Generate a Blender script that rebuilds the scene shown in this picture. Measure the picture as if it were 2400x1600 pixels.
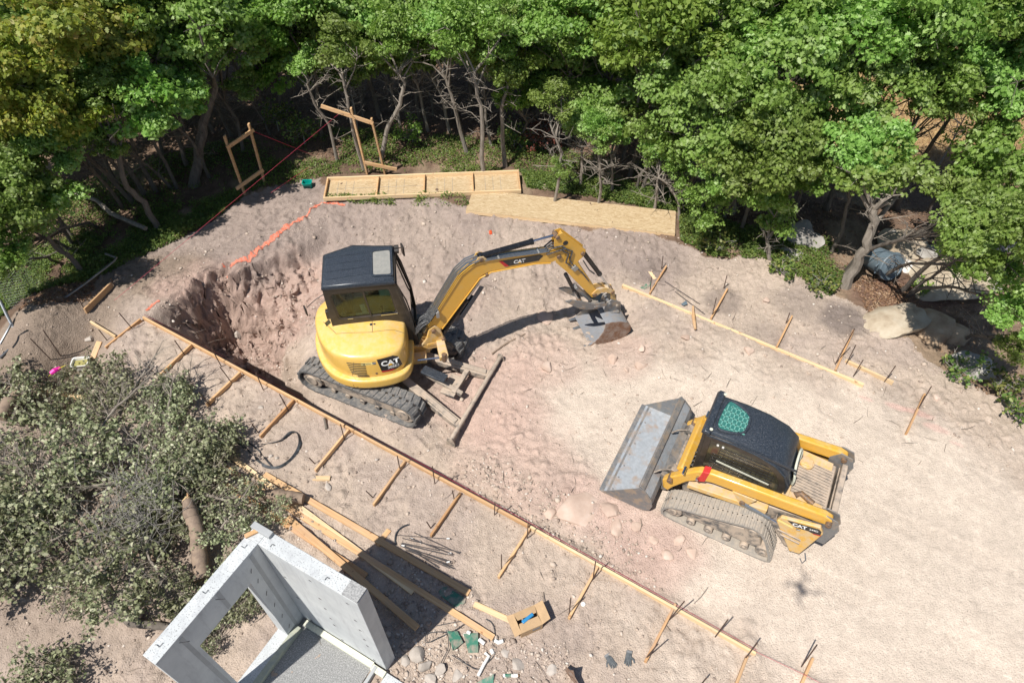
import bpy, bmesh, math, random
import numpy as np
from mathutils import Vector, Matrix
R=math.radians
sc=bpy.context.scene
for o in list(bpy.data.objects): bpy.data.objects.remove(o)
C=sc.collection
# ------------------------------------------------------------------ camera, sky, sun
H=10.3; PITCH=R(48.4); FPX=1600.0            # drone height (m), pitch below horizontal, focal in source px
cam=bpy.data.cameras.new('camera'); cam.sensor_width=36; cam.lens=36*FPX/2400; cam.clip_start=0.1; cam.clip_end=2000
camo=bpy.data.objects.new('camera',cam); C.objects.link(camo)
camo.location=(0,0,H); camo.rotation_euler=(math.pi/2-PITCH,0,0); sc.camera=camo
SUND=Vector((.416,.4014,-.981)).normalized() # travel direction of sunlight
el=math.asin(-SUND.z); az=math.atan2(-SUND.x,-SUND.y)
w=bpy.data.worlds.new('World'); sc.world=w; w.use_nodes=True
nt=w.node_tree; bg=nt.nodes['Background']; sky=nt.nodes.new('ShaderNodeTexSky'); sky.sky_type='NISHITA'
sky.sun_disc=False; sky.sun_elevation=el; sky.sun_rotation=az; sky.air_density=1.0; sky.dust_density=0.6
nt.links.new(sky.outputs[0],bg.inputs[0]); bg.inputs[1].default_value=0.075
sl=bpy.data.lights.new('sun','SUN'); sl.energy=5.0; sl.angle=R(.53); sl.color=(1,.955,.89)
so=bpy.data.objects.new('sun',sl); C.objects.link(so); so.rotation_euler=SUND.to_track_quat('-Z','Y').to_euler(); so.location=(-10,-10,25)
sc.view_settings.view_transform='Standard'; sc.view_settings.look='None'; sc.view_settings.exposure=0.27; sc.view_settings.gamma=1
sc.render.engine='CYCLES'; sc.cycles.max_bounces=8; sc.cycles.transparent_max_bounces=8
rng=np.random.default_rng(7); random.seed(11)
# ------------------------------------------------------------------ photo geometry
SD=2400/2352
def ray(u,v):
    x=(u-1200)/FPX; y=(800-v)/FPX
    return np.array([x,math.cos(PITCH)+y*math.sin(PITCH),-math.sin(PITCH)+y*math.cos(PITCH)])
def S(u,v,z=0.0):
    D=ray(u,v); return Vector((D*(H-z)/-D[2]).tolist())+Vector((0,0,H))
def rotz(d): return Matrix.Rotation(R(d),4,'Z')
T=Matrix.Translation
# ------------------------------------------------------------------ numpy noise
def _hash(ix,iy,s):
    n=(ix.astype(np.int64)*374761393+iy.astype(np.int64)*668265263+s*974634777)&0x7fffffff
    n=((n^(n>>13))*1274126177)&0x7fffffff
    n=n^(n>>16)
    return (n&0xffffff)/float(0xffffff)
def vnoise(x,y,s=0):
    x=np.asarray(x,float);y=np.asarray(y,float)
    ix=np.floor(x);iy=np.floor(y);fx=x-ix;fy=y-iy
    fx=fx*fx*(3-2*fx);fy=fy*fy*(3-2*fy);ix=ix.astype(np.int64);iy=iy.astype(np.int64)
    a=_hash(ix,iy,s);b=_hash(ix+1,iy,s);c=_hash(ix,iy+1,s);d=_hash(ix+1,iy+1,s)
    return (a*(1-fx)+b*fx)*(1-fy)+(c*(1-fx)+d*fx)*fy
def fbm(x,y,o=4,s=0,g=.5):
    t=0;a=1;n=0
    for k in range(o):
        t=t+a*vnoise(x*2**k+17.3*k,y*2**k-9.1*k,s+k);n+=a;a*=g
    return t/n
def worley(x,y,s=0):
    x=np.asarray(x,float);y=np.asarray(y,float)
    ix=np.floor(x).astype(np.int64);iy=np.floor(y).astype(np.int64)
    d1=np.full(x.shape,9.);d2=np.full(x.shape,9.);hh=np.zeros(x.shape)
    for i in(-1,0,1):
        for j in(-1,0,1):
            cx=ix+i;cy=iy+j
            px=cx+_hash(cx,cy,s);py=cy+_hash(cx,cy,s+5)
            d=np.hypot(x-px,y-py);h=_hash(cx,cy,s+9)
            m=d<d1
            d2=np.where(m,d1,np.minimum(d2,d));hh=np.where(m,h,hh);d1=np.where(m,d,d1)
    return d1,d2,hh
def sstep(a,b,x):
    t=np.clip((x-a)/(b-a),0,1);return t*t*(3-2*t)
# ------------------------------------------------------------------ terrain
BA=np.array(S(325*SD,728*SD,0))[:2]; BB=np.array(S(1735*SD,1500*SD,0))[:2]
bd=(BB-BA)/np.hypot(*(BB-BA)); bn=np.array([-bd[1],bd[0]])
def bside(x,y): return (x-BA[0])*bn[0]+(y-BA[1])*bn[1]
def balong(x,y): return (x-BA[0])*bd[0]+(y-BA[1])*bd[1]
_cp=[ # display px, z : excavation surface
(350,690,0),(385,620,.02),(440,570,.05),(520,500,.06),(600,470,.08),(740,465,.08),(900,470,.08),(1070,490,.06),(1250,520,.05),(1400,560,.05),(1560,590,.03),
(640,520,.06),(520,622,.05),(545,603,.07),(585,575,.07),(620,550,.07),(495,632,.02),(600,595,-.02),(660,555,0),(800,520,-.08),(950,540,-.12),(1100,560,-.1),(1250,580,-.1),
(430,640,-.4),(400,700,-.9),(470,690,-1.0),(530,690,-.9),(600,660,-.55),(680,630,-.25),(720,600,-.2),
(450,750,-1.8),(500,790,-2.25),(560,812,-2.2),(590,795,-1.8),(540,745,-1.5),(600,740,-1.1),(650,760,-.75),(680,720,-.45),(640,800,-.5),(640,840,-.4),
(780,600,-.32),(950,620,-.3),(1100,640,-.3),(1250,640,-.25),(720,850,-.36),(780,900,-.36),(950,960,-.36),(1070,820,-.36),(950,740,-.36),(1080,720,-.34),(850,700,-.36),
(1100,950,-.33),(1200,800,-.3),(1350,760,-.28),(1300,900,-.25),(1250,1050,-.2),(1100,1080,-.2),(1400,700,-.34),(1380,770,-.44),(1330,740,-.44),(1300,720,-.42),(1430,750,-.38),(1350,800,-.36),(1460,700,-.16),(690,880,-.37),(760,930,-.37),(850,975,-.36),(930,1005,-.34),(1500,760,-.1),(1500,900,-.1),(1700,900,0),(1400,1100,-.05),(1600,1250,0),
(1450,1300,-.02),(1800,1400,0),(2000,900,0),(2300,1200,.03),(1700,650,.02),(2300,1500,0),(1500,620,0),(900,930,-.3),(1000,1030,-.25)]
_tr=[(.5,-.7),(.9,-1.5),(1.3,-2.0),(1.8,-2.25),(2.3,-2.3),(2.8,-2.3),(3.2,-2.2),(3.5,-1.9),(3.8,-1.0)]   # trench foot along the boards
_tk=(4.4,5.0,5.6,6.2,6.8,7.3)
_P=np.array([list(S(u*SD,v*SD,z))[:2] for u,v,z in _cp]+[list(BA+bd*a+bn*d) for a,z in _tr for d in(.12,.45)]+[list(BA+bd*a+bn*d) for a in _tk for d in(.3,.62,1.0)]+[list(BA+bd*a+bn*.85) for a in(1.8,2.3,2.8)]);_z=np.array([c[2] for c in _cp]+[z for a,z in _tr for d in(.12,.45)]+[-.42 for a in _tk for d in(.3,.62,1.0)]+[-2.1,-2.2,-2.15])
_A=np.hypot(*(_P[:,None]-_P[None]).transpose(2,0,1)); NCP=len(_z)
_M=np.zeros((NCP+3,NCP+3));_M[:NCP,:NCP]=_A-np.eye(NCP)*.02;_M[:NCP,NCP]=1;_M[:NCP,NCP+1:]=_P;_M[NCP,:NCP]=1;_M[NCP+1:,:NCP]=_P.T
_W=np.linalg.solve(_M,np.r_[_z,0,0,0])
def Zbase(x,y):
    x=np.atleast_1d(np.asarray(x,float));y=np.atleast_1d(np.asarray(y,float))
    s=bside(x,y);al=balong(x,y)
    inside=(s>-.3)&(x>-9.5)&(x<9)&(y<15.5)
    z=np.zeros(x.shape)
    q=np.where(inside)
    if len(q[0]):
        X=x[q];Y=y[q];acc=np.zeros(X.shape)
        for i in range(0,len(X),20000):
            d=np.hypot(X[i:i+20000,None]-_P[:,0],Y[i:i+20000,None]-_P[:,1])
            acc[i:i+20000]=d@_W[:NCP]+_W[NCP]+X[i:i+20000]*_W[NCP+1]+Y[i:i+20000]*_W[NCP+2]
        z[q]=acc
    z=np.clip(z,-2.5,.12)
    rimk=sstep(.05,.16,-z)*(1-sstep(1.2,1.9,-z))*sstep(-4.0,-4.8,x)*sstep(12.9,12.3,y);z=z-.34*rimk
    wid=.12+.14*sstep(2.6,3.4,al)
    m=sstep(.02,wid,s)*sstep(.0,.55,al)*sstep(15.2,14,y)*sstep(9,7.5,x)
    m*=np.clip(sstep(-9.5,-8.6,x),0,1)
    z=z*m
    # far left eroded gully and low mounds, berm at right
    g=np.exp(-(((x+8.6)/.5)**2+((y-8.2)/1.1)**2)); z=z-.55*g
    z=z+.5*np.exp(-(((x+9.6)/.7)**2+((y-9.6)/1.2)**2))
    z=z+.25*np.exp(-(((x+5.5)/1.3)**2+((y-4.4)/1.0)**2))
    z=z+.35*sstep(13.5,22,y)*fbm(x*.25,y*.25,2,3)
    z=z-.5*sstep(6.2,9,x)*sstep(12.8,15,y)
    return z
def gz(x,y): return float(Zbase([x],[y])[0])
def gp(u,v,dz=0.0):
    z=0.
    for _ in range(12):
        P=S(u,v,z+dz); z=.5*z+.5*gz(P.x,P.y)
    P=S(u,v,z+dz); return P
def gd(u,v,dz=0.): return gp(u*SD,v*SD,dz)
# ------------------------------------------------------------------ materials
def newmat(name):
    m=bpy.data.materials.new(name);m.use_nodes=True;return m,m.node_tree,m.node_tree.nodes['Principled BSDF']
def N(nt,t,**k):
    n=nt.nodes.new(t)
    for a,b in k.items(): setattr(n,a,b)
    return n
def noise(nt,coord,scale,detail=6,rough=.6,vec=None,dist=0):
    n=N(nt,'ShaderNodeTexNoise');n.inputs['Scale'].default_value=scale;n.inputs['Detail'].default_value=detail;n.inputs['Roughness'].default_value=rough;n.inputs['Distortion'].default_value=dist
    nt.links.new(coord,n.inputs['Vector']);return n.outputs['Fac']
def ramp(nt,fac,stops):
    r=N(nt,'ShaderNodeValToRGB');e=r.color_ramp.elements
    while len(e)>len(stops): e.remove(e[-1])
    while len(e)<len(stops): e.new(1)
    for i,(p,c) in enumerate(stops): e[i].position=p;e[i].color=(*c,1) if len(c)==3 else c
    nt.links.new(fac,r.inputs[0]);return r.outputs[0]
def mix(nt,f,a,b,mode='MIX'):
    m=N(nt,'ShaderNodeMix',data_type='RGBA',blend_type=mode)
    for s,v in((0,f),(6,a),(7,b)):
        if isinstance(v,(int,float)): m.inputs[s].default_value=v
        elif isinstance(v,tuple): m.inputs[s].default_value=(*v,1) if len(v)==3 else v
        else: nt.links.new(v,m.inputs[s])
    return m.outputs[2]
def bump(nt,b,h,strength,dist):
    n=N(nt,'ShaderNodeBump');n.inputs['Strength'].default_value=strength;n.inputs['Distance'].default_value=dist
    nt.links.new(h,n.inputs['Height']);nt.links.new(n.outputs[0],b.inputs['Normal'])
def M(name,c,rough=.5,metal=0,c2=None,sc_=8,lo=.4,hi=.65,bs=0,bd_=.003,bsc=60,fine=.12,coat=0,stretch=None,dust=None):
    """base colour c, worn / dirty second colour c2 in noise patches, slight fine variation, bump"""
    m,nt,b=newmat(name)
    tc=N(nt,'ShaderNodeTexCoord').outputs['Object'];co=tc
    if stretch:
        mp=N(nt,'ShaderNodeMapping');mp.inputs['Scale'].default_value=stretch;nt.links.new(tc,mp.inputs[0]);co=mp.outputs[0]
    base=c
    f=noise(nt,co,bsc*.5,4,.7)
    d=tuple(x*(1-fine) for x in c);u=tuple(min(1,x*(1+fine)) for x in c)
    base=ramp(nt,f,[(.3,d),(.7,u)])
    if c2:
        g=noise(nt,co,sc_,8,.65); base=mix(nt,ramp(nt,g,[(lo,(0,0,0)),(hi,(1,1,1))]),base,c2)
    if dust:   # settled dust on upward faces, colour of the soil
        ge=N(nt,'ShaderNodeNewGeometry');sp=N(nt,'ShaderNodeSeparateXYZ');nt.links.new(ge.outputs['Normal'],sp.inputs[0])
        k=ramp(nt,noise(nt,tc,dust[3],8,.7),[(dust[1],(0,0,0)),(dust[2],(1,1,1))])
        mm=N(nt,'ShaderNodeMath',operation='MULTIPLY');nt.links.new(sp.outputs[2],mm.inputs[0]);mm.inputs[1].default_value=1;mm.use_clamp=True
        m2=N(nt,'ShaderNodeMath',operation='MULTIPLY');nt.links.new(mm.outputs[0],m2.inputs[0]);nt.links.new(k,m2.inputs[1])
        base=mix(nt,m2.outputs[0],base,dust[0])
    if isinstance(base,tuple): b.inputs['Base Color'].default_value=(*base,1)
    else: nt.links.new(base,b.inputs['Base Color'])
    b.inputs['Roughness'].default_value=rough;b.inputs['Metallic'].default_value=metal
    if coat: b.inputs['Coat Weight'].default_value=coat;b.inputs['Coat Roughness'].default_value=.12
    if bs: bump(nt,b,noise(nt,co,bsc,6,.7),bs,bd_)
    return m
SOIL=(.46,.36,.29)
DUST=(.50,.40,.31)
m_hood=M('yellow_hood_paint',(.74,.46,.10),.30,0,(.70,.47,.16),4,.5,.8,coat=.3,bs=.03,fine=.04,dust=((.66,.53,.32),.4,.85,9))
m_yel=M('yellow_paint',(.66,.365,.05),.30,0,(.60,.38,.10),5,.5,.8,coat=.35,bs=.04,fine=.05,dust=((.62,.47,.25),.45,.85,9))
m_yel2=M('yellow_paint_dusty',(.66,.38,.07),.5,0,(.58,.45,.28),7,.38,.66,bs=.06,fine=.08,dust=(DUST,.38,.7,12))
m_oran=M('worn_pin_metal',(.30,.17,.08),.6,.3,(.12,.10,.09),30,.4,.6,bs=.2)
m_blk=M('black_paint',(.026,.034,.046),.32,0,(.11,.12,.13),70,.56,.74,bs=.1,bsc=60,fine=.35,dust=((.20,.20,.21),.52,.8,60))
m_blk2=M('cab_side_black',(.03,.026,.022),.4,0,(.06,.05,.045),10,.45,.8)
m_glossblk=M('black_cylinder',(.012,.013,.016),.22,.1,(.05,.05,.055),20,.5,.8)
m_chrome=M('chrome_rod',(.62,.66,.72),.18,1)
m_hose=M('hydraulic_hose',(.035,.036,.04),.45,0,(.2,.2,.2),40,.45,.7)
m_tube=M('steel_tube',(.30,.32,.34),.3,.8,(.45,.42,.36),30,.5,.7)
m_rub=M('track_rubber',(.085,.09,.095),.75,0,(.17,.165,.155),9,.35,.75,bs=.3,bd_=.004,bsc=90,dust=((.32,.28,.24),.42,.8,16))
m_rubd=M('dusty_track_rubber',(.22,.215,.205),.85,0,(.30,.27,.23),8,.3,.7,bs=.3,bd_=.004,bsc=90,dust=((.46,.39,.31),.3,.75,18))
m_steel=M('worn_bucket_steel',(.20,.205,.21),.42,.35,(.33,.27,.21),6,.48,.62,bs=.12,bsc=50,dust=((.42,.38,.34),.42,.75,9))
m_steelbr=M('bare_bucket_steel',(.36,.385,.41),.5,.15,(.36,.29,.24),4.5,.50,.66,bs=.1,bsc=30,fine=.15)
m_rust=M('rusty_steel',(.20,.105,.06),.8,.1,(.30,.24,.20),9,.4,.6,bs=.2)
m_dk=M('dark_frame_steel',(.05,.052,.055),.6,.2,(.30,.27,.23),7,.42,.62,bs=.15,dust=(DUST,.35,.65,10))
m_mudst=M('muddy_steel',(.10,.10,.10),.7,.1,(.42,.35,.28),6,.38,.55,bs=.3,bd_=.006,dust=(DUST,.3,.6,10))
m_seat=M('seat_vinyl',(.05,.05,.055),.6)
m_int=M('cab_interior_tan',(.15,.125,.09),.7,0,(.09,.08,.06),6)
m_paper=M('paper_sheet',(.62,.66,.62),.7)
m_white=M('white_plastic',(.78,.78,.75),.45,0,(.6,.55,.48),12,.5,.75)
m_red=M('red_tape',(.55,.035,.03),.5)
m_decalb=M('decal_black',(.018,.018,.02),.35,0,(.05,.05,.05),10,.5,.8)
m_decalw=M('decal_white',(.82,.82,.80),.45)
m_decalr=M('decal_red',(.50,.02,.025),.4)
m_decaly=M('decal_yellow',(.80,.45,.04),.4)
m_decalp=M('decal_pale_yellow',(.78,.66,.25),.45)
m_bolt=M('bolt_grey',(.35,.35,.34),.5,.5)
def glassm(name,tint,fac,rough=.06,ior=1.33):
    m=bpy.data.materials.new(name);m.use_nodes=True;nt=m.node_tree;nt.nodes.clear()
    o=N(nt,'ShaderNodeOutputMaterial');a=N(nt,'ShaderNodeBsdfTransparent');a.inputs[0].default_value=(*tint,1)
    g=N(nt,'ShaderNodeBsdfGlossy');g.inputs['Roughness'].default_value=rough
    fr=N(nt,'ShaderNodeFresnel');fr.inputs[0].default_value=ior
    ad=N(nt,'ShaderNodeMath',operation='ADD');nt.links.new(fr.outputs[0],ad.inputs[0]);ad.inputs[1].default_value=fac
    mx=N(nt,'ShaderNodeMixShader');nt.links.new(ad.outputs[0],mx.inputs[0]);nt.links.new(a.outputs[0],mx.inputs[1]);nt.links.new(g.outputs[0],mx.inputs[2]);nt.links.new(mx.outputs[0],o.inputs[0])
    return m
m_glass=glassm('green_tinted_glass',(.66,.76,.68),.0)
m_hatch=M('dusty_roof_glass',(.30,.29,.26),.5,0,(.24,.24,.22),12)
m_teal=M('teal_tinted_glass',(.035,.15,.13),.12,0,(.10,.24,.21),9,.5,.75)
m_rearg=M('beaded_rear_glass',(.24,.27,.24),.35,0,(.17,.19,.17),40,.45,.6)
m_darkglass=M('dark_side_glass',(.035,.033,.024),.12,0,(.09,.085,.05),4,.45,.7)
def woodm(name,a,b_,grain=60):
    m,nt,b=newmat(name);tc=N(nt,'ShaderNodeTexCoord').outputs['Object'];oi=N(nt,'ShaderNodeObjectInfo')
    ad=N(nt,'ShaderNodeVectorMath',operation='ADD');nt.links.new(tc,ad.inputs[0])
    sc3=N(nt,'ShaderNodeVectorMath',operation='SCALE');sc3.inputs[0].default_value=(37,19,53);nt.links.new(oi.outputs['Random'],sc3.inputs['Scale']);nt.links.new(sc3.outputs[0],ad.inputs[1])
    mp=N(nt,'ShaderNodeMapping');mp.inputs['Scale'].default_value=(1.2,grain*.6,grain*.6);nt.links.new(ad.outputs[0],mp.inputs[0])
    g=noise(nt,mp.outputs[0],1,5,.6,dist=.6)
    col=ramp(nt,g,[(.3,a),(.52,tuple((x+y)/2 for x,y in zip(a,b_))),(.7,b_)])
    kn=noise(nt,ad.outputs[0],9,3,.5);col=mix(nt,ramp(nt,kn,[(.66,(0,0,0)),(.74,(.8,.8,.8))]),col,(a[0]*.55,a[1]*.42,a[2]*.35))
    dr=noise(nt,ad.outputs[0],2.3,4,.6);col=mix(nt,ramp(nt,dr,[(.5,(0,0,0)),(.8,(.5,.5,.5))]),col,SOIL)
    hv=N(nt,'ShaderNodeHueSaturation');nt.links.new(col,hv.inputs['Color']);mr=N(nt,'ShaderNodeMapRange');mr.inputs[3].default_value=.80;mr.inputs[4].default_value=1.12;nt.links.new(oi.outputs['Random'],mr.inputs[0]);nt.links.new(mr.outputs[0],hv.inputs['Value'])
    nt.links.new(hv.outputs[0],b.inputs['Base Color']);b.inputs['Roughness'].default_value=.75;bump(nt,b,g,.15,.002);return m
m_wood=woodm('pine_lumber',(.50,.28,.13),(.70,.47,.25))
m_wood2=woodm('pale_lumber',(.62,.42,.22),(.80,.62,.38))
m_woodo=woodm('orange_lumber',(.46,.24,.10),(.62,.38,.19))
m_conc=M('cast_concrete',(.40,.41,.41),.85,0,(.33,.34,.34),2.2,.45,.7,bs=.12,bd_=.003,bsc=25,fine=.08)
def concm():
    m,nt,b=newmat('concrete_with_airholes');tc=N(nt,'ShaderNodeTexCoord').outputs['Object']
    c=ramp(nt,noise(nt,tc,2.0,7,.65),[(.3,(.46,.48,.485)),(.55,(.55,.57,.57)),(.75,(.63,.645,.64))])
    ge=N(nt,'ShaderNodeNewGeometry');sp=N(nt,'ShaderNodeSeparateXYZ');nt.links.new(ge.outputs['Normal'],sp.inputs[0])
    sp2=ramp(nt,noise(nt,tc,60,3,.5),[(.34,(1,1,1)),(.42,(0,0,0))])
    rg=ramp(nt,noise(nt,tc,5,3,.5),[(.42,(0,0,0)),(.62,(1,1,1))])
    mm=N(nt,'ShaderNodeMath',operation='MULTIPLY');nt.links.new(sp2,mm.inputs[0]);nt.links.new(sp.outputs[2],mm.inputs[1]);mm.use_clamp=True
    c=mix(nt,mm.outputs[0],c,(.20,.20,.205))
    st=N(nt,'ShaderNodeMapping');st.inputs['Scale'].default_value=(5,5,.8);nt.links.new(tc,st.inputs[0])
    c=mix(nt,ramp(nt,noise(nt,st.outputs[0],1.6,6,.7),[(.50,(0,0,0)),(.70,(.8,.8,.8))]),c,(.39,.40,.41))
    nt.links.new(c,b.inputs['Base Color']);b.inputs['Roughness'].default_value=.85
    bump(nt,b,noise(nt,tc,40,5,.7),.25,.004);return m
m_concw=concm()
m_foam=M('pale_foam_strip',(.62,.62,.50),.8,0,(.35,.36,.33),30,.55,.7,bs=.2,bsc=90)
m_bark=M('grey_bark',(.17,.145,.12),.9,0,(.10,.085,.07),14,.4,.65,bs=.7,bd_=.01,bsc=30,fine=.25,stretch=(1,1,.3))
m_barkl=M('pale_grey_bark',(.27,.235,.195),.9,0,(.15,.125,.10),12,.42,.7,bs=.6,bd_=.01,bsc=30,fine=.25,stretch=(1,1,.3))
m_twig=M('dead_twig_grey',(.26,.24,.215),.9)
m_log=M('peeled_log_bark',(.27,.20,.145),.85,0,(.18,.13,.10),10,.45,.65,bs=.4,bd_=.008,bsc=30)
m_login=M('split_heartwood',(.66,.50,.27),.8,0,(.42,.24,.12),9,.45,.6,bs=.3)
m_rebar=M('rusty_rebar',(.075,.055,.048),.75,.3,(.16,.09,.06),40,.45,.6)
m_rebard=M('dark_rebar',(.085,.085,.09),.6,.5,(.14,.11,.10),40,.45,.6,bs=.4,bsc=200)
m_strap=M('black_strap',(.03,.034,.04),.6,0,(.12,.14,.15),20,.5,.75)
m_card=M('cardboard',(.46,.31,.17),.85,0,(.40,.27,.15),8)
m_cardd=M('cardboard_print',(.22,.22,.22),.85)
m_blue=M('blue_plastic',(.03,.22,.45),.4)
m_green=M('green_sheet_plastic',(.035,.17,.11),.5,0,(.30,.25,.20),7,.45,.65)
m_tealb=M('teal_basket_plastic',(.0,.30,.24),.4)
m_can=M('grey_can_plastic',(.115,.155,.185),.5,0,(.17,.20,.22),6,.5,.8)
m_glove=M('grey_glove',(.07,.08,.085),.8,0,(.14,.15,.155),30)
m_galv=M('galvanised_pipe',(.20,.22,.25),.4,.6,(.22,.22,.21),12)
m_str=M('pink_string',(.45,.03,.07),.6)
m_pink=M('pink_flagging',(.80,.02,.35),.5);m_yfl=M('yellow_flagging',(.82,.66,.02),.5)
m_cap=M('orange_cap',(.85,.10,.03),.45)
m_bag=M('white_feed_bag',(.74,.72,.68),.7,0,(.5,.45,.4),8)
def rockm(name,a,b_,c_):
    m,nt,b=newmat(name);tc=N(nt,'ShaderNodeTexCoord').outputs['Object'];oi=N(nt,'ShaderNodeObjectInfo')
    ad=N(nt,'ShaderNodeVectorMath',operation='ADD');nt.links.new(tc,ad.inputs[0]);nt.links.new(oi.outputs['Location'],ad.inputs[1])
    col=ramp(nt,noise(nt,ad.outputs[0],3,8,.6),[(.3,a),(.5,b_),(.72,c_)])
    nt.links.new(col,b.inputs['Base Color']);b.inputs['Roughness'].default_value=.9;bump(nt,b,noise(nt,ad.outputs[0],18,8,.65),.4,.012);return m
m_boul=rockm('tan_boulder',(.24,.18,.12),(.40,.33,.24),(.50,.44,.34))
m_boulg=rockm('grey_boulder',(.22,.20,.18),(.33,.31,.28),(.45,.43,.40))
m_boulb=rockm('brown_boulder',(.24,.15,.09),(.36,.26,.17),(.50,.40,.28))
m_rock=rockm('pink_sandstone',(.42,.30,.235),(.52,.39,.31),(.62,.50,.42))
m_rockg=rockm('grey_fieldstone',(.30,.26,.22),(.42,.37,.32),(.52,.47,.42))
def leafm(name,cols,trans=.35,spec=.35):
    m,nt,b=newmat(name);at=N(nt,'ShaderNodeAttribute');at.attribute_name='lv';oi=N(nt,'ShaderNodeObjectInfo')
    c=ramp(nt,at.outputs['Fac'],[(i/(len(cols)-1),x) for i,x in enumerate(cols)])
    hs=N(nt,'ShaderNodeHueSaturation');nt.links.new(c,hs.inputs['Color'])
    mr=N(nt,'ShaderNodeMapRange');mr.inputs[3].default_value=.75;mr.inputs[4].default_value=1.25;nt.links.new(oi.outputs['Random'],mr.inputs[0]);nt.links.new(mr.outputs[0],hs.inputs['Value'])
    mr2=N(nt,'ShaderNodeMapRange');mr2.inputs[3].default_value=.472;mr2.inputs[4].default_value=.510;nt.links.new(oi.outputs['Random'],mr2.inputs[0]);nt.links.new(mr2.outputs[0],hs.inputs['Hue'])
    nt.links.new(hs.outputs[0],b.inputs['Base Color']);b.inputs['Roughness'].default_value=.5;b.inputs['Specular IOR Level'].default_value=spec
    tr=N(nt,'ShaderNodeBsdfTranslucent');h2=N(nt,'ShaderNodeHueSaturation');h2.inputs['Value'].default_value=1.5;h2.inputs['Saturation'].default_value=1.1;nt.links.new(hs.outputs[0],h2.inputs['Color']);nt.links.new(h2.outputs[0],tr.inputs[0])
    mx=N(nt,'ShaderNodeMixShader');mx.inputs[0].default_value=trans;out=nt.nodes['Material Output']
    nt.links.new(b.outputs[0],mx.inputs[1]);nt.links.new(tr.outputs[0],mx.inputs[2]);nt.links.new(mx.outputs[0],out.inputs[0]);return m
m_leaf=leafm('oak_leaf',[(.065,.13,.025),(.15,.27,.05),(.245,.385,.09),(.38,.49,.22)])
m_leafy=leafm('yellowing_oak_leaf',[(.10,.16,.03),(.20,.30,.05),(.33,.40,.07),(.48,.41,.10)])
m_leafb=leafm('bright_maple_leaf',[(.07,.17,.03),(.15,.29,.05),(.25,.42,.08),(.33,.48,.13)])
m_leafw=leafm('wilted_cut_leaf',[(.08,.11,.05),(.18,.21,.105),(.32,.345,.20),(.56,.56,.40)],.15,.3)
m_leafd=leafm('dead_brown_leaf',[(.12,.05,.025),(.20,.09,.045),(.26,.13,.07)],.15)
m_leafg=leafm('ground_cover_leaf',[(.05,.10,.03),(.10,.17,.04),(.18,.26,.06),(.30,.31,.10)])
m_litter=leafm('fallen_leaf_litter',[(.13,.07,.04),(.22,.13,.07),(.33,.23,.13),(.42,.33,.20)],.05)
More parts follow.
